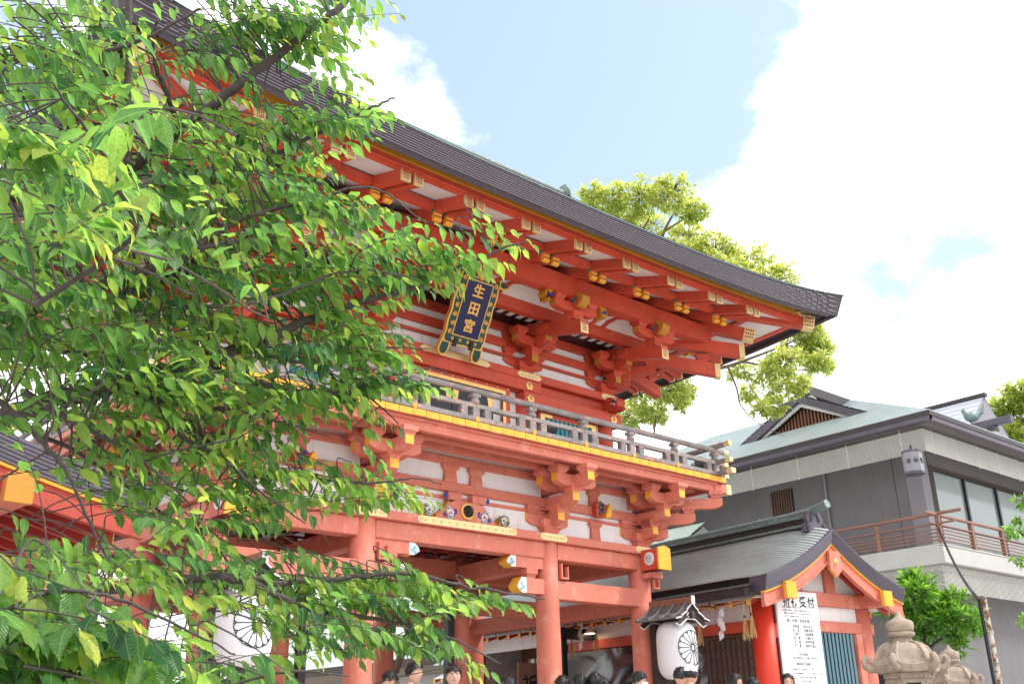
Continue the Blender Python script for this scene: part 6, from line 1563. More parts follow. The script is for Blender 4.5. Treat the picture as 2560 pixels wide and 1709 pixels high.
# ------------------------------------------------------------------ trees
import numpy as np
LT = [0, 0.13, 0.32, 0.52, 0.72, 0.88, 1.0]; LW = [0.012, 0.15, 0.245, 0.255, 0.175, 0.07, 0.004]
def leaf_template(fold=0.30, droop=0.20, wscale=1.0, twist=0.0, rows=None):
    V, UV = [], []
    T_, W_ = (LT, LW) if rows is None else rows
    for t, w in zip(T_, W_):
        w *= wscale
        for s in (-1, 0, 1):
            wob = 0.025*math.sin(t*17+s*1.3)*(1 if s else 0)
            V.append((t, s*w, abs(s)*w*fold*(1-0.5*t)-droop*t*t+wob+twist*s*w*t)); UV.append((s*w/0.255, t))
    F = []
    for i in range(len(T_)-1):
        for k in (0, 1): a = i*3+k; F.append((a, a+3, a+4, a+1))
    return np.array(V), np.array(UV), F
def leaf_mesh(name, V, F, UV, tone, m, smooth=True):
    me = bpy.data.meshes.new(name); me.vertices.add(len(V)); me.vertices.foreach_set('co', np.ascontiguousarray(V, dtype=np.float32).ravel())
    F = np.asarray(F, dtype=np.int32); me.loops.add(F.size); me.loops.foreach_set('vertex_index', F.ravel())
    me.polygons.add(len(F)); me.polygons.foreach_set('loop_start', np.arange(0, F.size, F.shape[1], dtype=np.int32))
    if smooth: me.polygons.foreach_set('use_smooth', np.ones(len(F), dtype=bool))
    me.update(calc_edges=True)
    uv = me.uv_layers.new(name='UVMap'); uv.data.foreach_set('uv', np.ascontiguousarray(UV[F.ravel()], dtype=np.float32).ravel())
    at_ = me.attributes.new('tone', 'FLOAT', 'POINT'); at_.data.foreach_set('value', np.ascontiguousarray(tone, dtype=np.float32))
    me.materials.append(m); me.validate(); return me
def frame_from(d, nrm):
    d = d.normalized(); s = nrm.cross(d)
    if s.length < 1e-4: s = Vector((1, 0, 0)).cross(d)
    s.normalize(); n = d.cross(s); return d, s, n
class Leaves:
    def __init__(s, templates): s.tp = templates; s.items = []
    def put(s, pos, d, nrm, size, tone, k): s.items.append((pos, d, nrm, size, tone, k))
    def merged(s, name, items, m):
        Vs, Fs, Us, Ts = [], [], [], []; b = 0
        for pos, d, nrm, size, tone, k in items:
            tv, tu, tf = s.tp[k]; a, sd, n = frame_from(d, nrm)
            R = np.array([a[:], sd[:], n[:]]); Vs.append(tv @ R*size+np.array(pos[:])); Fs.append(np.array(tf)+b); Us.append(tu); Ts.append(np.full(len(tv), tone)); b += len(tv)
        return leaf_mesh(name, np.vstack(Vs), np.vstack(Fs), np.vstack(Us), np.concatenate(Ts), m)

def cherry_tree():
    rng = random.Random(21)
    D = lambda x, y, d: at(x*K, y*K, d)
    limbs = [  # (display x, y, depth) control points with start and end radius
        ([(-420, 1100, 4.3), (-200, 1020, 4.25), (0, 960, 4.2), (130, 915, 4.2), (260, 885, 4.25), (440, 832, 4.3), (560, 797, 4.4), (700, 737, 4.6), (860, 682, 4.8), (960, 655, 4.9), (1060, 610, 5.0), (1215, 548, 5.1)], 0.062, 0.004),
        ([(-420, 860, 3.9), (-150, 745, 3.8), (0, 722, 3.8), (130, 690, 3.85), (250, 650, 3.9), (400, 600, 4.0), (520, 556, 4.1), (640, 560, 4.3), (760, 578, 4.5)], 0.045, 0.004),
        ([(-300, 560, 4.6), (60, 480, 4.6), (280, 400, 4.6), (407, 299, 4.6), (520, 218, 4.6), (632, 130, 4.7), (710, 70, 4.7), (790, 5, 4.8), (860, -70, 4.9)], 0.036, 0.014),
        ([(300, 470, 4.7), (421, 414, 4.7), (527, 379, 4.7), (667, 337, 4.8), (824, 262, 4.9), (905, 225, 5.0)], 0.026, 0.004),
        ([(291, -60, 4.2), (297, 105, 4.2), (291, 210, 4.2), (293, 350, 4.2), (300, 460, 4.2)], 0.014, 0.016),
        ([(407, 299, 4.6), (392, 240, 4.5), (372, 190, 4.4), (350, 120, 4.3), (360, 40, 4.2)], 0.02, 0.006),
        ([(80, 700, 2.6), (300, 548, 2.5), (281, 449, 2.4), (253, 379, 2.35), (218, 323, 2.3), (158, 246, 2.25), (120, 190, 2.2)], 0.008, 0.0025),
        ([(-200, 160, 4.0), (0, 141, 4.0), (105, 131, 4.0), (210, 124, 4.0), (330, 90, 4.0), (460, 20, 4.0)], 0.02, 0.005),
        ([(-300, 330, 4.4), (0, 300, 4.4), (140, 290, 4.4), (300, 275, 4.4), (420, 240, 4.5)], 0.02, 0.005),
        ([(-250, 1390, 3.9), (-50, 1386, 3.9), (60, 1378, 3.9), (250, 1350, 4.0), (470, 1322, 4.1), (560, 1330, 4.2), (700, 1336, 4.3), (900, 1312, 4.4), (1080, 1345, 4.5), (1250, 1372, 4.6)], 0.035, 0.004),
        ([(560, 1330, 4.2), (700, 1390, 4.2), (860, 1420, 4.3), (1000, 1450, 4.35), (1150, 1522, 4.4)], 0.018, 0.003),
        ([(-250, 1480, 2.3), (-50, 1430, 2.25), (90, 1365, 2.2), (220, 1360, 2.2), (400, 1430, 2.2), (540, 1500, 2.2)], 0.009, 0.002),
        ([(-250, 1600, 2.3), (0, 1590, 2.25), (200, 1540, 2.2), (330, 1500, 2.2), (470, 1560, 2.2)], 0.008, 0.002),
        ([(200, 1640, 2.5), (460, 1590, 2.5), (650, 1540, 2.5), (800, 1550, 2.5)], 0.007, 0.002),
        ([(-60, 880, 3.5), (0, 918, 3.5), (93, 1008, 3.5), (153, 1082, 3.5), (191, 1164, 3.5), (250, 1290, 3.5)], 0.016, 0.004),
        ([(60, 900, 3.8), (128, 945, 3.8), (260, 1014, 3.8), (342, 1068, 3.9), (430, 1150, 4.0)], 0.015, 0.004),
        ([(330, 870, 4.2), (410, 992, 4.2), (533, 1071, 4.2), (596, 1126, 4.3), (700, 1200, 4.4)], 0.014, 0.003),
        ([(260, 885, 4.25), (405, 926, 4.3), (560, 945, 4.4), (642, 967, 4.5), (760, 1000, 4.6)], 0.014, 0.003),
        ([(440, 960, 4.4), (514, 1058, 4.5), (598, 1095, 4.6), (666, 1085, 4.7), (746, 1100, 4.75), (851, 1107, 4.8), (957, 1097, 4.85), (1012, 1110, 4.9)], 0.014, 0.003),
        ([(440, 832, 4.3), (621, 887, 4.6), (704, 898, 4.7), (798, 898, 4.8), (872, 868, 4.9), (978, 847, 5.0), (1032, 857, 5.0)], 0.018, 0.003),
        ([(780, 898, 4.8), (830, 905, 4.85), (872, 931, 4.9), (915, 972, 4.9)], 0.008, 0.003),
        ([(560, 797, 4.4), (700, 830, 4.6), (850, 800, 4.8), (985, 800, 4.9)], 0.012, 0.003),
        ([(400, 600, 4.0), (560, 500, 4.2), (720, 460, 4.4), (850, 430, 4.5), (980, 515, 4.6)], 0.014, 0.003),
        ([(250, 650, 3.9), (430, 700, 4.0), (600, 690, 4.2), (800, 620, 4.5), (960, 640, 4.7)], 0.014, 0.003),
        ([(0, 960, 4.2), (200, 1050, 4.6), (380, 1180, 4.7), (520, 1240, 4.8)], 0.014, 0.003),
    ]
    trunk = Vector((-10.9, -7.6, -0.75))
    t = thing('cherry_tree', 'leafy cherry tree with dark branches reaching in from the left over the gate', 'tree', trunk)
    rel = lambda p: Vector(p)-trunk
    MBt = MB(); heads = [D(p[0][0], p[0][1], p[0][2]) for p, a, b in limbs]
    top = heads[0]*0.5+heads[1]*0.5
    MBt.tube([(0, 0, 0), (0.03, 0.05, 0.9), (0.0, 0.10, 1.8), tuple(rel(top))], [0.20, 0.16, 0.13, 0.09], 14)
    MBt.build('trunk', BARK, t, smooth=True)
    pts_all = []
    for i, (P, ra, rb) in enumerate(limbs):
        W = [D(*p) for p in P]; fine = []
        for a in range(len(W)-1):
            p0, p1, p2, p3 = W[max(a-1, 0)], W[a], W[a+1], W[min(a+2, len(W)-1)]
            for s in range(7):
                q = s/7.0; fine.append(0.5*((2*p1)+(p2-p0)*q+(2*p0-5*p1+4*p2-p3)*q*q+(3*p1-p0-3*p2+p3)*q**3)+Vector((rng.gauss(0, 1), rng.gauss(0, 1), rng.gauss(0, 1)))*0.005*min(1.0, ra/0.03))
        fine.append(W[-1]); n = len(fine)
        if i in (0, 1, 2, 7, 8, 9): fine = [top.lerp(fine[0], 0.5)+Vector((0, 0, 0.1))]+fine
        n = len(fine)
        MB().tube([tuple(rel(p)) for p in fine], [lerp(ra, rb, (k/(n-1))**0.8) for k in range(n)], 8).build('branch', BARK, t, smooth=True)
        for k, p in enumerate(fine): pts_all.append((p, lerp(ra, rb, k/(n-1)), i))
    A = np.array([p[0][:] for p in pts_all])
    # where the foliage hangs: weighted blobs (display x, y, radius x, radius y, depth, spread, count)
    R_ = Vector(MB3[0]); U_ = -Vector(MB3[1]); Fw = Vector(MB3[2])
    blobs = [(60, 60, 120, 80, 3.9, 0.7, 26), (180, 60, 120, 90, 4.0, 0.7, 26), (330, 60, 110, 90, 4.1, 0.7, 24), (80, 200, 120, 90, 3.8, 0.8, 26), (220, 190, 110, 90, 4.1, 0.7, 24), (340, 200, 100, 90, 4.3, 0.6, 22),
             (640, 60, 70, 60, 4.8, 0.3, 14), (720, 40, 80, 50, 4.8, 0.3, 20), (800, 90, 50, 50, 4.9, 0.3, 12), (820, 150, 20, 18, 4.9, 0.2, 4), (870, 15, 60, 25, 4.9, 0.2, 11), (570, 90, 45, 50, 4.7, 0.3, 9), (590, 20, 40, 30, 4.7, 0.3, 7),
             (560, 230, 80, 55, 4.7, 0.4, 14), (650, 290, 80, 50, 4.8, 0.4, 16), (760, 270, 70, 40, 4.9, 0.3, 16), (850, 255, 50, 30, 5.0, 0.2, 12), (890, 240, 22, 18, 5.0, 0.15, 5), (500, 300, 80, 60, 4.6, 0.5, 14),
             (60, 350, 100, 90, 3.4, 0.7, 24), (180, 340, 100, 100, 2.5, 0.35, 14), (260, 420, 110, 90, 2.5, 0.35, 15), (150, 260, 70, 60, 2.3, 0.2, 9), (400, 360, 70, 60, 2.9, 0.4, 7),
             (420, 400, 110, 70, 4.4, 0.5, 20), (560, 390, 100, 60, 4.6, 0.4, 20), (680, 370, 90, 50, 4.7, 0.3, 16), (770, 390, 50, 40, 4.7, 0.3, 8),
             (60, 520, 110, 90, 3.6, 0.6, 26), (200, 540, 110, 80, 3.7, 0.6, 26), (350, 520, 110, 80, 3.9, 0.6, 26), (500, 500, 110, 70, 4.1, 0.5, 26), (640, 480, 100, 60, 4.3, 0.4, 24), (780, 460, 80, 50, 4.4, 0.3, 18), (880, 480, 60, 40, 4.5, 0.2, 14), (960, 515, 30, 25, 4.6, 0.15, 6),
             (60, 660, 110, 80, 3.7, 0.6, 22), (220, 680, 110, 80, 3.9, 0.6, 24), (380, 660, 110, 80, 4.1, 0.6, 24), (540, 640, 110, 80, 4.3, 0.5, 24), (690, 620, 100, 70, 4.5, 0.4, 24), (830, 620, 90, 55, 4.7, 0.3, 20), (940, 620, 70, 40, 4.8, 0.25, 16), (1040, 600, 60, 30, 5.0, 0.2, 13), (1130, 570, 50, 25, 5.05, 0.15, 9), (1190, 548, 25, 15, 5.1, 0.1, 4),
             (80, 800, 120, 80, 3.9, 0.6, 18), (240, 800, 110, 80, 4.0, 0.6, 20), (400, 780, 110, 70, 4.2, 0.5, 22), (550, 770, 110, 70, 4.4, 0.5, 22), (700, 740, 110, 60, 4.6, 0.4, 24), (830, 740, 90, 50, 4.8, 0.3, 20), (920, 740, 60, 50, 4.85, 0.2, 12), (960, 800, 40, 25, 4.9, 0.15, 7),
             (60, 880, 90, 40, 4.0, 0.6, 6), (260, 930, 100, 50, 4.1, 0.6, 11), (420, 900, 110, 60, 4.3, 0.5, 20), (570, 880, 100, 55, 4.5, 0.4, 20), (700, 880, 90, 45, 4.7, 0.3, 17), (820, 870, 80, 40, 4.8, 0.3, 15), (920, 860, 70, 30, 4.9, 0.2, 12), (1000, 860, 40, 20, 5.0, 0.15, 7), (880, 930, 35, 30, 4.9, 0.15, 6),
             (300, 1030, 80, 50, 4.0, 0.5, 7), (430, 1020, 90, 60, 4.3, 0.5, 15), (560, 1010, 90, 50, 4.5, 0.4, 16), (680, 1000, 60, 40, 4.6, 0.3, 9), (620, 1090, 90, 40, 4.6, 0.3, 13), (740, 1090, 80, 30, 4.75, 0.2, 12), (860, 1105, 70, 22, 4.8, 0.2, 12), (960, 1100, 50, 20, 4.9, 0.15, 9),
             (370, 1110, 60, 40, 3.9, 0.4, 4), (450, 1150, 60, 40, 4.1, 0.4, 5), (560, 1150, 80, 30, 4.3, 0.3, 7), (690, 1160, 70, 28, 4.4, 0.3, 7), (740, 1200, 30, 25, 4.4, 0.2, 2), (200, 1130, 40, 90, 3.5, 0.3, 4), (470, 1160, 50, 60, 3.0, 0.2, 3),
             (60, 1270, 120, 60, 3.6, 0.6, 18), (230, 1280, 110, 50, 3.7, 0.6, 16), (380, 1300, 110, 50, 3.9, 0.5, 15), (560, 1310, 100, 40, 4.1, 0.4, 14), (700, 1320, 100, 40, 4.3, 0.3, 17), (830, 1320, 90, 38, 4.4, 0.3, 18), (950, 1330, 80, 35, 4.45, 0.25, 16), (1060, 1330, 70, 28, 4.5, 0.2, 13), (1160, 1365, 60, 25, 4.55, 0.15, 10), (1225, 1370, 25, 18, 4.6, 0.1, 4),
             (660, 1400, 90, 32, 4.2, 0.3, 11), (780, 1420, 90, 40, 4.25, 0.3, 14), (880, 1420, 70, 26, 4.3, 0.25, 10), (980, 1450, 60, 30, 4.35, 0.2, 8), (1070, 1490, 50, 25, 4.4, 0.15, 8), (1125, 1512, 25, 15, 4.4, 0.1, 4),
             (120, 1350, 150, 50, 2.3, 0.3, 12), (80, 1440, 140, 70, 2.2, 0.3, 15), (250, 1400, 120, 60, 2.3, 0.25, 13), (370, 1450, 110, 60, 2.25, 0.25, 13), (180, 1540, 150, 50, 2.2, 0.3, 15), (380, 1540, 120, 40, 2.25, 0.25, 12), (460, 1510, 50, 40, 2.3, 0.2, 5), (620, 1560, 90, 16, 2.5, 0.2, 7), (780, 1566, 60, 10, 2.5, 0.2, 4), (440, 1400, 70, 40, 3.4, 0.4, 6), (640, 1480, 50, 30, 3.6, 0.3, 3)]
    tps = [leaf_template(0.35, 0.16, 0.92), leaf_template(0.28, 0.30, 0.86), leaf_template(0.55, 0.24, 0.95, 0.35), leaf_template(0.30, 0.42, 0.82, -0.35), leaf_template(0.20, 0.10, 0.98, 0.15), leaf_template(0.75, 0.26, 0.78, -0.2)]
    LV = Leaves(tps); tw = MB()
    CLEAR = ((855, 1075, 1505, 1570), (492, 580, 1395, 1530), (0, 62, 1095, 1180), (70, 235, 1130, 1235), (535, 850, 1218, 1262), (640, 840, 1205, 1225), (1010, 1300, 1400, 1470), (830, 1000, 1530, 1570))
    def clear(p):                                                  # pruned so that these stay in view
        c = MB3 @ (p-CAM); x, y = (FPX*c.x/c.z+W0/2)/K, (FPX*c.y/c.z+H0/2)/K
        return any(a < x < b and e < y < f for a, b, e, f in CLEAR)
    for (bx, by, rx, ry, dep, spr, cnt) in blobs:
        for _ in range(int(cnt*(0.64 if dep > 2.8 else 0.74)+0.5)):
            while True:
                a, b = rng.uniform(-1, 1), rng.uniform(-1, 1)
                if a*a+b*b < 1: break
            near_ = dep < 2.8
            tip = D(bx+a*rx, by+b*ry, dep+rng.uniform(-spr, spr))
            if clear(tip): continue
            L = rng.uniform(0.28, 0.55)*(0.75 if near_ else 1.0)
            ang = rng.gauss(0.02, 0.33)
            d = (R_*math.cos(ang)+Vector((0, 0, 1))*math.sin(ang)+Fw*rng.gauss(0, 0.40)).normalized()
            if rng.random() < 0.12 and bx < 500: d = (d-R_*1.1+Vector((0, 0, rng.uniform(0, 0.7)))).normalized()
            base = tip-d*L
            # join the twig to the nearest branch with a smooth bow when one is close
            di = A-np.array(base[:]); k = int(np.argmin((di*di).sum(1)+0.5*np.maximum(0, di@np.array(R_[:]))**2)); q, rq, _i = pts_all[k]
            gap = (q-base).length
            if gap < (0.30 if near_ else 0.62):
                c1 = q+(base-q)*0.45+Vector((0, 0, rng.uniform(0.0, 0.10)*gap/0.5)); c2 = base-d*gap*0.38
                path = [q*(1-f)**3+c1*3*f*(1-f)**2+c2*3*f*f*(1-f)+base*f**3 for f in (0, 0.2, 0.4, 0.6, 0.8, 1.0)]
                rr_ = [lerp(min(rq*0.6, 0.0044), 0.0028, f) for f in (0, 0.2, 0.4, 0.6, 0.8, 1.0)]
            if gap >= (0.30 if near_ else 0.62) or any(clear(p_) for p_ in path):
                path = [base-d*0.22+Vector((0, 0, -0.05)), base-d*0.10+Vector((0, 0, -0.012)), base]; rr_ = [0.0034, 0.003, 0.0028]
            drp = rng.uniform(0.10, 0.55); sp_ = []; cv = R_*rng.gauss(0, 0.10)+Fw*rng.gauss(0, 0.12)
            for s in range(1, 6):
                f = s/5; sp_.append(base+d*L*f+Vector((0, 0, -drp*L*f*f*0.6))+cv*L*f*f)
            tw.tube([tuple(rel(p)) for p in path+sp_], rr_+[lerp(0.0026, 0.0010, s/5) for s in range(1, 6)], 5, 0, False)
            n = rng.randint(9, 14); chain = [base]+sp_
            young = rng.random(); stone_ = rng.gauss(0.36, 0.17); hang = rng.uniform(0.15, 0.95)
            for j in range(n):
                f = (j+0.4)/n; x = f*5; i0 = min(4, int(x)); pos = chain[i0].lerp(chain[i0+1], x-i0)
                td = (chain[i0+1]-chain[i0]).normalized(); sd = td.cross(Vector((0, 0, 1))).normalized()
                side = 1 if j % 2 else -1
                last = j >= n-2
                dirn = td*(0.60 if not last else 1.0)+sd*side*(0.70 if not last else 0.2)+Vector((0, 0, -hang*rng.uniform(0.5, 1.4)))+Vector((rng.gauss(0, .18), rng.gauss(0, .18), rng.gauss(0, .12)))
                nrm = Vector((rng.gauss(0, 0.40), rng.gauss(0, 0.40), 1.0))+sd*side*0.2+td*0.15
                size = rng.uniform(0.062, 0.106)*(0.70 if last else 1.0)*(0.85 if f < 0.2 else 1.0)
                tone = min(0.72, max(0, rng.gauss(stone_, 0.12)+(0.14 if f > 0.7 else 0)))
                if last and young < 0.30: tone = rng.uniform(0.62, 0.95)
                if clear(pos+dirn.normalized()*size*0.6): continue
                LV.put(pos+dirn.normalized()*0.012, dirn, nrm, size, tone, rng.randrange(6))
    tw.build('twigs', BARK, t, smooth=True)['kind'] = 'stuff'
    # the 300 largest leaves in view are objects, the rest one part
    def score(it):
        c = MB3 @ (it[0]-CAM)
        if c.z < 0.3: return -1
        x, y = FPX*c.x/c.z+W0/2, FPX*c.y/c.z+H0/2
        return it[3]/c.z if (0 < x < W0 and 0 < y < H0) else -1
    order = sorted(range(len(LV.items)), key=lambda i: -score(LV.items[i])); near = order[:300]; far = order[300:]
    var = {}
    for i in near:
        pos, d, nrm, size, tone, k = LV.items[i]; tq = round(tone*5)/5
        if (k, tq) not in var:
            tv, tu, tf = tps[k]; var[(k, tq)] = leaf_mesh('leaf', tv, tf, tu, np.full(len(tv), tq), CLEAF)
        a, s, n = frame_from(d, nrm)
        o = inst('leaf', var[(k, tq)], t, M=Matrix(((a.x*size, s.x*size, n.x*size, pos.x-trunk.x), (a.y*size, s.y*size, n.y*size, pos.y-trunk.y), (a.z*size, s.z*size, n.z*size, pos.z-trunk.z), (0, 0, 0, 1))))
    items = [(LV.items[i][0]-trunk,)+LV.items[i][1:] for i in far]
    o = inst('leaves', LV.merged('leaves', items, CLEAF), t); o['kind'] = 'stuff'
cherry_tree()

def clump_tree(name, label, cat, base, clumps, branches, leafm, lsize, per, seed, group=None, trunk_r=0.35, rows=None, up=0.3, tone0=0.6, trunk_to=None, bark=BARK2):
    rng = random.Random(seed); base = Vector(base); t = thing(name, label, cat, base, 0, group)
    tp = [leaf_template(0.2, 0.25, 1.0, 0.0, rows), leaf_template(0.35, 0.4, 0.9, 0.2, rows)]; LV = Leaves(tp)
    tw = MB()
    if trunk_to:
        P = [Vector(p)-base for p in trunk_to]; MB().tube([tuple(p) for p in P], [lerp(trunk_r, trunk_r*0.45, k/(len(P)-1)) for k in range(len(P))], 14).build('trunk', bark, t, smooth=True)
    for P, ra, rb in branches:
        W = [Vector(p)-base for p in P]; n = len(W)
        fine = []
        for a in range(n-1):
            p0, p1, p2, p3 = W[max(a-1, 0)], W[a], W[a+1], W[min(a+2, n-1)]
            for s in range(5):
                q = s/5.0; fine.append(0.5*((2*p1)+(p2-p0)*q+(2*p0-5*p1+4*p2-p3)*q*q+(3*p1-p0-3*p2+p3)*q**3))
        fine.append(W[-1]); n = len(fine)
        MB().tube([tuple(p) for p in fine], [lerp(ra, rb, (k/max(1, n-1))**0.7)*0.8 for k in range(n)], 8).build('branch', bark, t, smooth=True)
    for c, r, dens in clumps:
        c = Vector(c)-base; nsub = max(3, int(per*dens))
        for s in range(nsub):
            v = Vector((rng.gauss(0, 1), rng.gauss(0, 1), rng.gauss(0, 1))).normalized()*r*rng.uniform(0.25, 1.0)**0.6; v.z *= 0.75
            p = c+v
            tw.tube([tuple(c+v*0.25), tuple(c+v*0.6+Vector((0, 0, 0.04*r))), tuple(p)], [0.012*r+0.003, 0.008*r+0.003, 0.004], 4, 0, False)
            for k in range(rng.randint(9, 14)):                   # a tuft
                d = Vector((rng.gauss(0, 1), rng.gauss(0, 1), rng.gauss(up, 0.8))).normalized()+v.normalized()*0.5
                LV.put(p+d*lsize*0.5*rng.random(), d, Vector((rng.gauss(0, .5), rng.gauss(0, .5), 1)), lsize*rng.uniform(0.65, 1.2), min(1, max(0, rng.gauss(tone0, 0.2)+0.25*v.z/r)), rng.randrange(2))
    tw.build('twigs', BARK, t)['kind'] = 'stuff'
    o = inst('leaves', LV.merged('leaves', LV.items, leafm), t); o['kind'] = 'stuff'; return t
D = lambda x, y, d: at(x*K, y*K, d)
small = ([0, 0.3, 0.7, 1.0], [0.02, 0.22, 0.2, 0.01])
def camphors():
    d0 = 33.0; pxm = d0/FPX*K
    rng = random.Random(4)
    cl = [(1470, 450, 55, 1), (1540, 445, 50, 1), (1590, 478, 34, .8), (1400, 455, 40, .7), (1360, 450, 30, .5), (1420, 510, 50, 1), (1500, 520, 50, .6), (1350, 500, 40, .8), (1575, 540, 45, .8), (1640, 575, 55, 1), (1720, 600, 60, 1), (1780, 640, 50, 1), (1690, 650, 60, 1), (1620, 620, 55, 1), (1550, 590, 55, 1), (1800, 690, 45, 1), (1740, 690, 55, 1),
          (1830, 800, 50, .9), (1880, 790, 30, .8), (1800, 830, 45, .7), (1760, 850, 40, .5), (1880, 830, 32, .7), (1850, 760, 40, .9), (1900, 840, 22, .4), (1720, 900, 26, .35), (1745, 935, 20, .3), (1790, 890, 35, .45), (1700, 850, 30, .35), (1780, 930, 26, .35), (1830, 880, 25, .4),
          (1480, 910, 55, 1), (1540, 890, 42, 1), (1450, 950, 40, .9), (1500, 950, 36, .7), (1565, 900, 28, .6), (1560, 920, 20, .4)]
    clumps = [(D(x, y, d0+rng.uniform(-2.5, 2.5)), r*pxm, dn) for x, y, r, dn in cl]
    b = D(1320, 1568, d0); base = (b.x, b.y, 0)
    br = [([D(1340, 960, d0), D(1500, 880, d0), D(1660, 842, d0), D(1720, 822, d0-.5), D(1790, 795, d0-.5), D(1850, 768, d0-.5)], 0.13, 0.03), ([D(1700, 828, d0), D(1790, 845, d0), D(1860, 850, d0)], 0.06, 0.02), ([D(1670, 842, d0), D(1690, 890, d0), D(1700, 930, d0), D(1740, 970, d0), D(1800, 1000, d0)], 0.055, 0.012), ([D(1705, 850, d0), D(1730, 900, d0), D(1770, 950, d0)], 0.03, 0.012),
          ([D(1480, 700, d0), D(1520, 540, d0), D(1560, 470, d0)], 0.12, 0.03), ([D(1525, 530, d0), D(1580, 495, d0), D(1605, 480, d0)], 0.05, 0.015), ([D(1480, 620, d0), D(1420, 530, d0), D(1400, 470, d0)], 0.09, 0.02), ([D(1450, 560, d0), D(1490, 500, d0), D(1500, 450, d0)], 0.06, 0.02), ([D(1640, 760, d0), D(1700, 660, d0), D(1760, 630, d0)], 0.10, 0.03), ([D(1500, 1000, d0), D(1510, 930, d0), D(1540, 890, d0)], 0.05, 0.02), ([D(1440, 430, d0), D(1450, 470, d0), D(1470, 520, d0)], 0.03, 0.02)]
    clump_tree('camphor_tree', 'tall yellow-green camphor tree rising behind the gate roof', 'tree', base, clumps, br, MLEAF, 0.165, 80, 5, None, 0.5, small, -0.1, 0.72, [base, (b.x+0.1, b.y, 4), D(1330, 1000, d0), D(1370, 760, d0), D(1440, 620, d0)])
    d1 = 60.0; pm = d1/FPX*K
    cl = [(2300, 940, 40, 1), (2340, 900, 40, 1), (2280, 985, 35, 1), (2350, 960, 45, 1), (2320, 1000, 40, 1), (2400, 920, 60, 1), (2400, 1010, 60, 1), (2310, 1010, 22, 1)]
    clumps = [(D(x, y, d1+rng.uniform(-2, 2)), r*pm, dn) for x, y, r, dn in cl]; b = D(2380, 1500, d1)
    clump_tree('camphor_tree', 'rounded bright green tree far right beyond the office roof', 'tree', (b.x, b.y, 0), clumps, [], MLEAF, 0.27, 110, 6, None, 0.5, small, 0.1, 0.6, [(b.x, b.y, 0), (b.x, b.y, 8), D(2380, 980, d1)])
camphors()
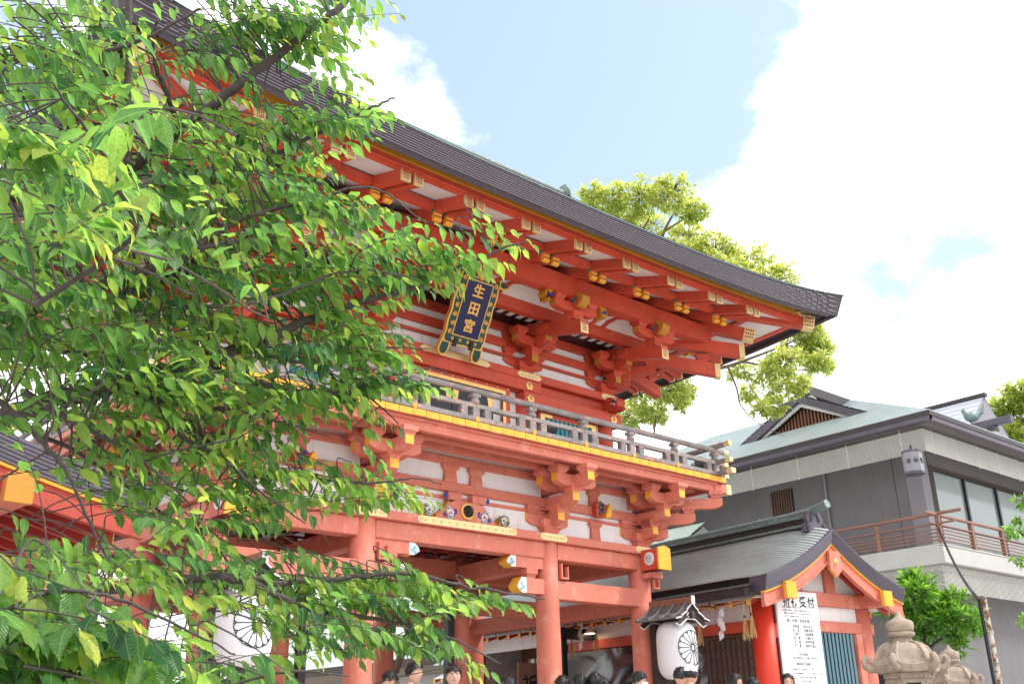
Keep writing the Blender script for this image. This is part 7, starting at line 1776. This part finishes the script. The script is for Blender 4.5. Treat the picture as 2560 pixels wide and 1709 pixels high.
def shrubs():
    d0 = 20.6; pm = d0/FPX*K; rng = random.Random(12)
    nar = ([0, 0.35, 0.75, 1.0], [0.02, 0.13, 0.115, 0.01])
    cl = [(2110, 1350, 34, 1), (2150, 1390, 36, 1), (2100, 1400, 40, 1), (2160, 1420, 45, 1), (2210, 1420, 36, 1), (2190, 1380, 26, .7), (2030, 1400, 26, .8), (2060, 1410, 30, .9), (2120, 1450, 40, 1), (2180, 1450, 34, .9), (2235, 1440, 22, .8), (2090, 1330, 18, .6), (2200, 1480, 22, .5), (2080, 1440, 30, .9), (2105, 1365, 26, .9)]
    clumps = [(D(x, y, d0+rng.uniform(-.5, .5)), r*pm, dn) for x, y, r, dn in cl]; b = D(2120, 1568, d0)
    clump_tree('podocarpus_tree', 'glossy green clipped pine-like tree behind the stone lanterns', 'tree', (b.x, b.y, 0), clumps, [([D(2120, 1500, d0), D(2150, 1470, d0), D(2190, 1450, d0)], 0.05, 0.03), ([D(2100, 1480, d0), D(2060, 1430, d0)], 0.04, 0.02)], PLEAF, 0.165, 34, 9, None, 0.09, nar, 0.9, 0.58, [(b.x, b.y, 0), D(2130, 1500, d0), D(2120, 1440, d0)], BARK)
    # twigs of a maple reaching in at the right edge
    d1 = 15.0; pm = d1/FPX*K
    cl = [(2345, 1150, 16, .5), (2330, 1215, 20, .6), (2350, 1215, 20, .8), (2345, 1285, 18, .4), (2400, 1200, 50, 1), (2400, 1290, 40, .8), (2355, 1425, 14, .4), (2335, 1185, 10, .3)]
    clumps = [(D(x, y, d1+rng.uniform(-.3, .3)), r*pm, dn) for x, y, r, dn in cl]; b = D(2460, 1568, d1)
    clump_tree('maple_tree', 'sprigs of a small green tree reaching in at the right edge before the balcony', 'tree', (b.x, b.y, 0), clumps, [([D(2440, 1300, d1), D(2380, 1230, d1), D(2330, 1215, d1)], 0.02, 0.005), ([D(2440, 1260, d1), D(2400, 1180, d1), D(2345, 1150, d1)], 0.02, 0.005), ([D(2440, 1420, d1), D(2355, 1425, d1)], 0.012, 0.004)], PLEAF, 0.085, 14, 10, None, 0.08, small, 0.0, 0.62, [(b.x, b.y, 0), D(2450, 1400, d1), D(2430, 1200, d1)])
    # forked bare trunk seen through the gate, with a crown hidden above the passage
    d2 = 24.0; base = D(925, 1568, d2); base.z = 0
    f = D(905, 1540, d2)
    cr = [(Vector((base.x+dx, base.y+dy, z)), 0.9, 0.6) for dx, dy, z in ((-0.6, 0.3, 4.4), (0.8, 0, 4.6), (0.1, 0.8, 4.9), (-1.2, 0.6, 4.0), (0.2, -0.3, 4.2))]
    clump_tree('courtyard_tree', 'rough barked forked tree standing in the courtyard behind the gate', 'tree', tuple(base), cr, [([tuple(f), D(890, 1500, d2), D(872, 1470, d2), D(850, 1420, d2)], 0.13, 0.08), ([tuple(f), D(925, 1490, d2), D(940, 1440, d2), D(950, 1400, d2)], 0.14, 0.09)], PLEAF, 0.14, 16, 13, None, 0.20, small, 0.1, 0.5, [tuple(base), tuple(f)])
    d3 = 26.0; b = D(565, 1568, d3)
    clump_tree('round_shrub', 'dense green shrub beyond the passage beside the left lantern', 'shrub', (b.x, b.y, 0), [(D(560, 1530, d3), 0.55, 1), (D(590, 1550, d3), 0.5, 1), (D(535, 1555, d3), 0.5, 1), (D(720, 1420, d3), 0.5, .8), (D(700, 1460, d3), 0.5, .8)], [], PLEAF, 0.14, 26, 15, None, 0.1, small, 0.2, 0.5, [(b.x, b.y, 0), D(560, 1545, d3)])
shrubs()
def back_trees():
    rng = random.Random(31)
    for k, (x, y, h, r, lab) in enumerate(((-13.5, 16, 7.5, 3.0, 'broad dark green tree beyond the left end of the gate, leftmost of its row'), (-6.5, 20, 6.0, 2.4, 'dark green tree beyond the passage, second of its row'), (-1.5, 27, 6.0, 2.3, 'dark green tree deep behind the gate, right of its row'), (-22, 14, 9.0, 3.6, 'large dark green tree at the far left behind the cherry branches'))):
        cl = []
        for j in range(16):
            v = Vector((rng.gauss(0, 1), rng.gauss(0, 1), rng.gauss(0, 1))).normalized()*r*rng.uniform(0.2, 0.8)
            cl.append((Vector((x, y, h-r*0.9))+Vector((v.x, v.y, v.z*0.9)), r*0.42, 1))
        clump_tree('broadleaf_tree', lab, 'tree', (x, y, 0), cl, [([(x, y, h*0.35), (x+0.5, y, h*0.6), (x+0.9, y+0.3, h*0.8)], 0.14, 0.05), ([(x, y, h*0.3), (x-0.6, y, h*0.55), (x-1.0, y-0.3, h*0.75)], 0.14, 0.05)], PLEAF, 0.26, 16, 40+k, 'dark trees beyond the gate', 0.22, small, 0.1, 0.35, [(x, y, 0), (x, y, h*0.3), (x+0.1, y, h*0.6)])
back_trees()
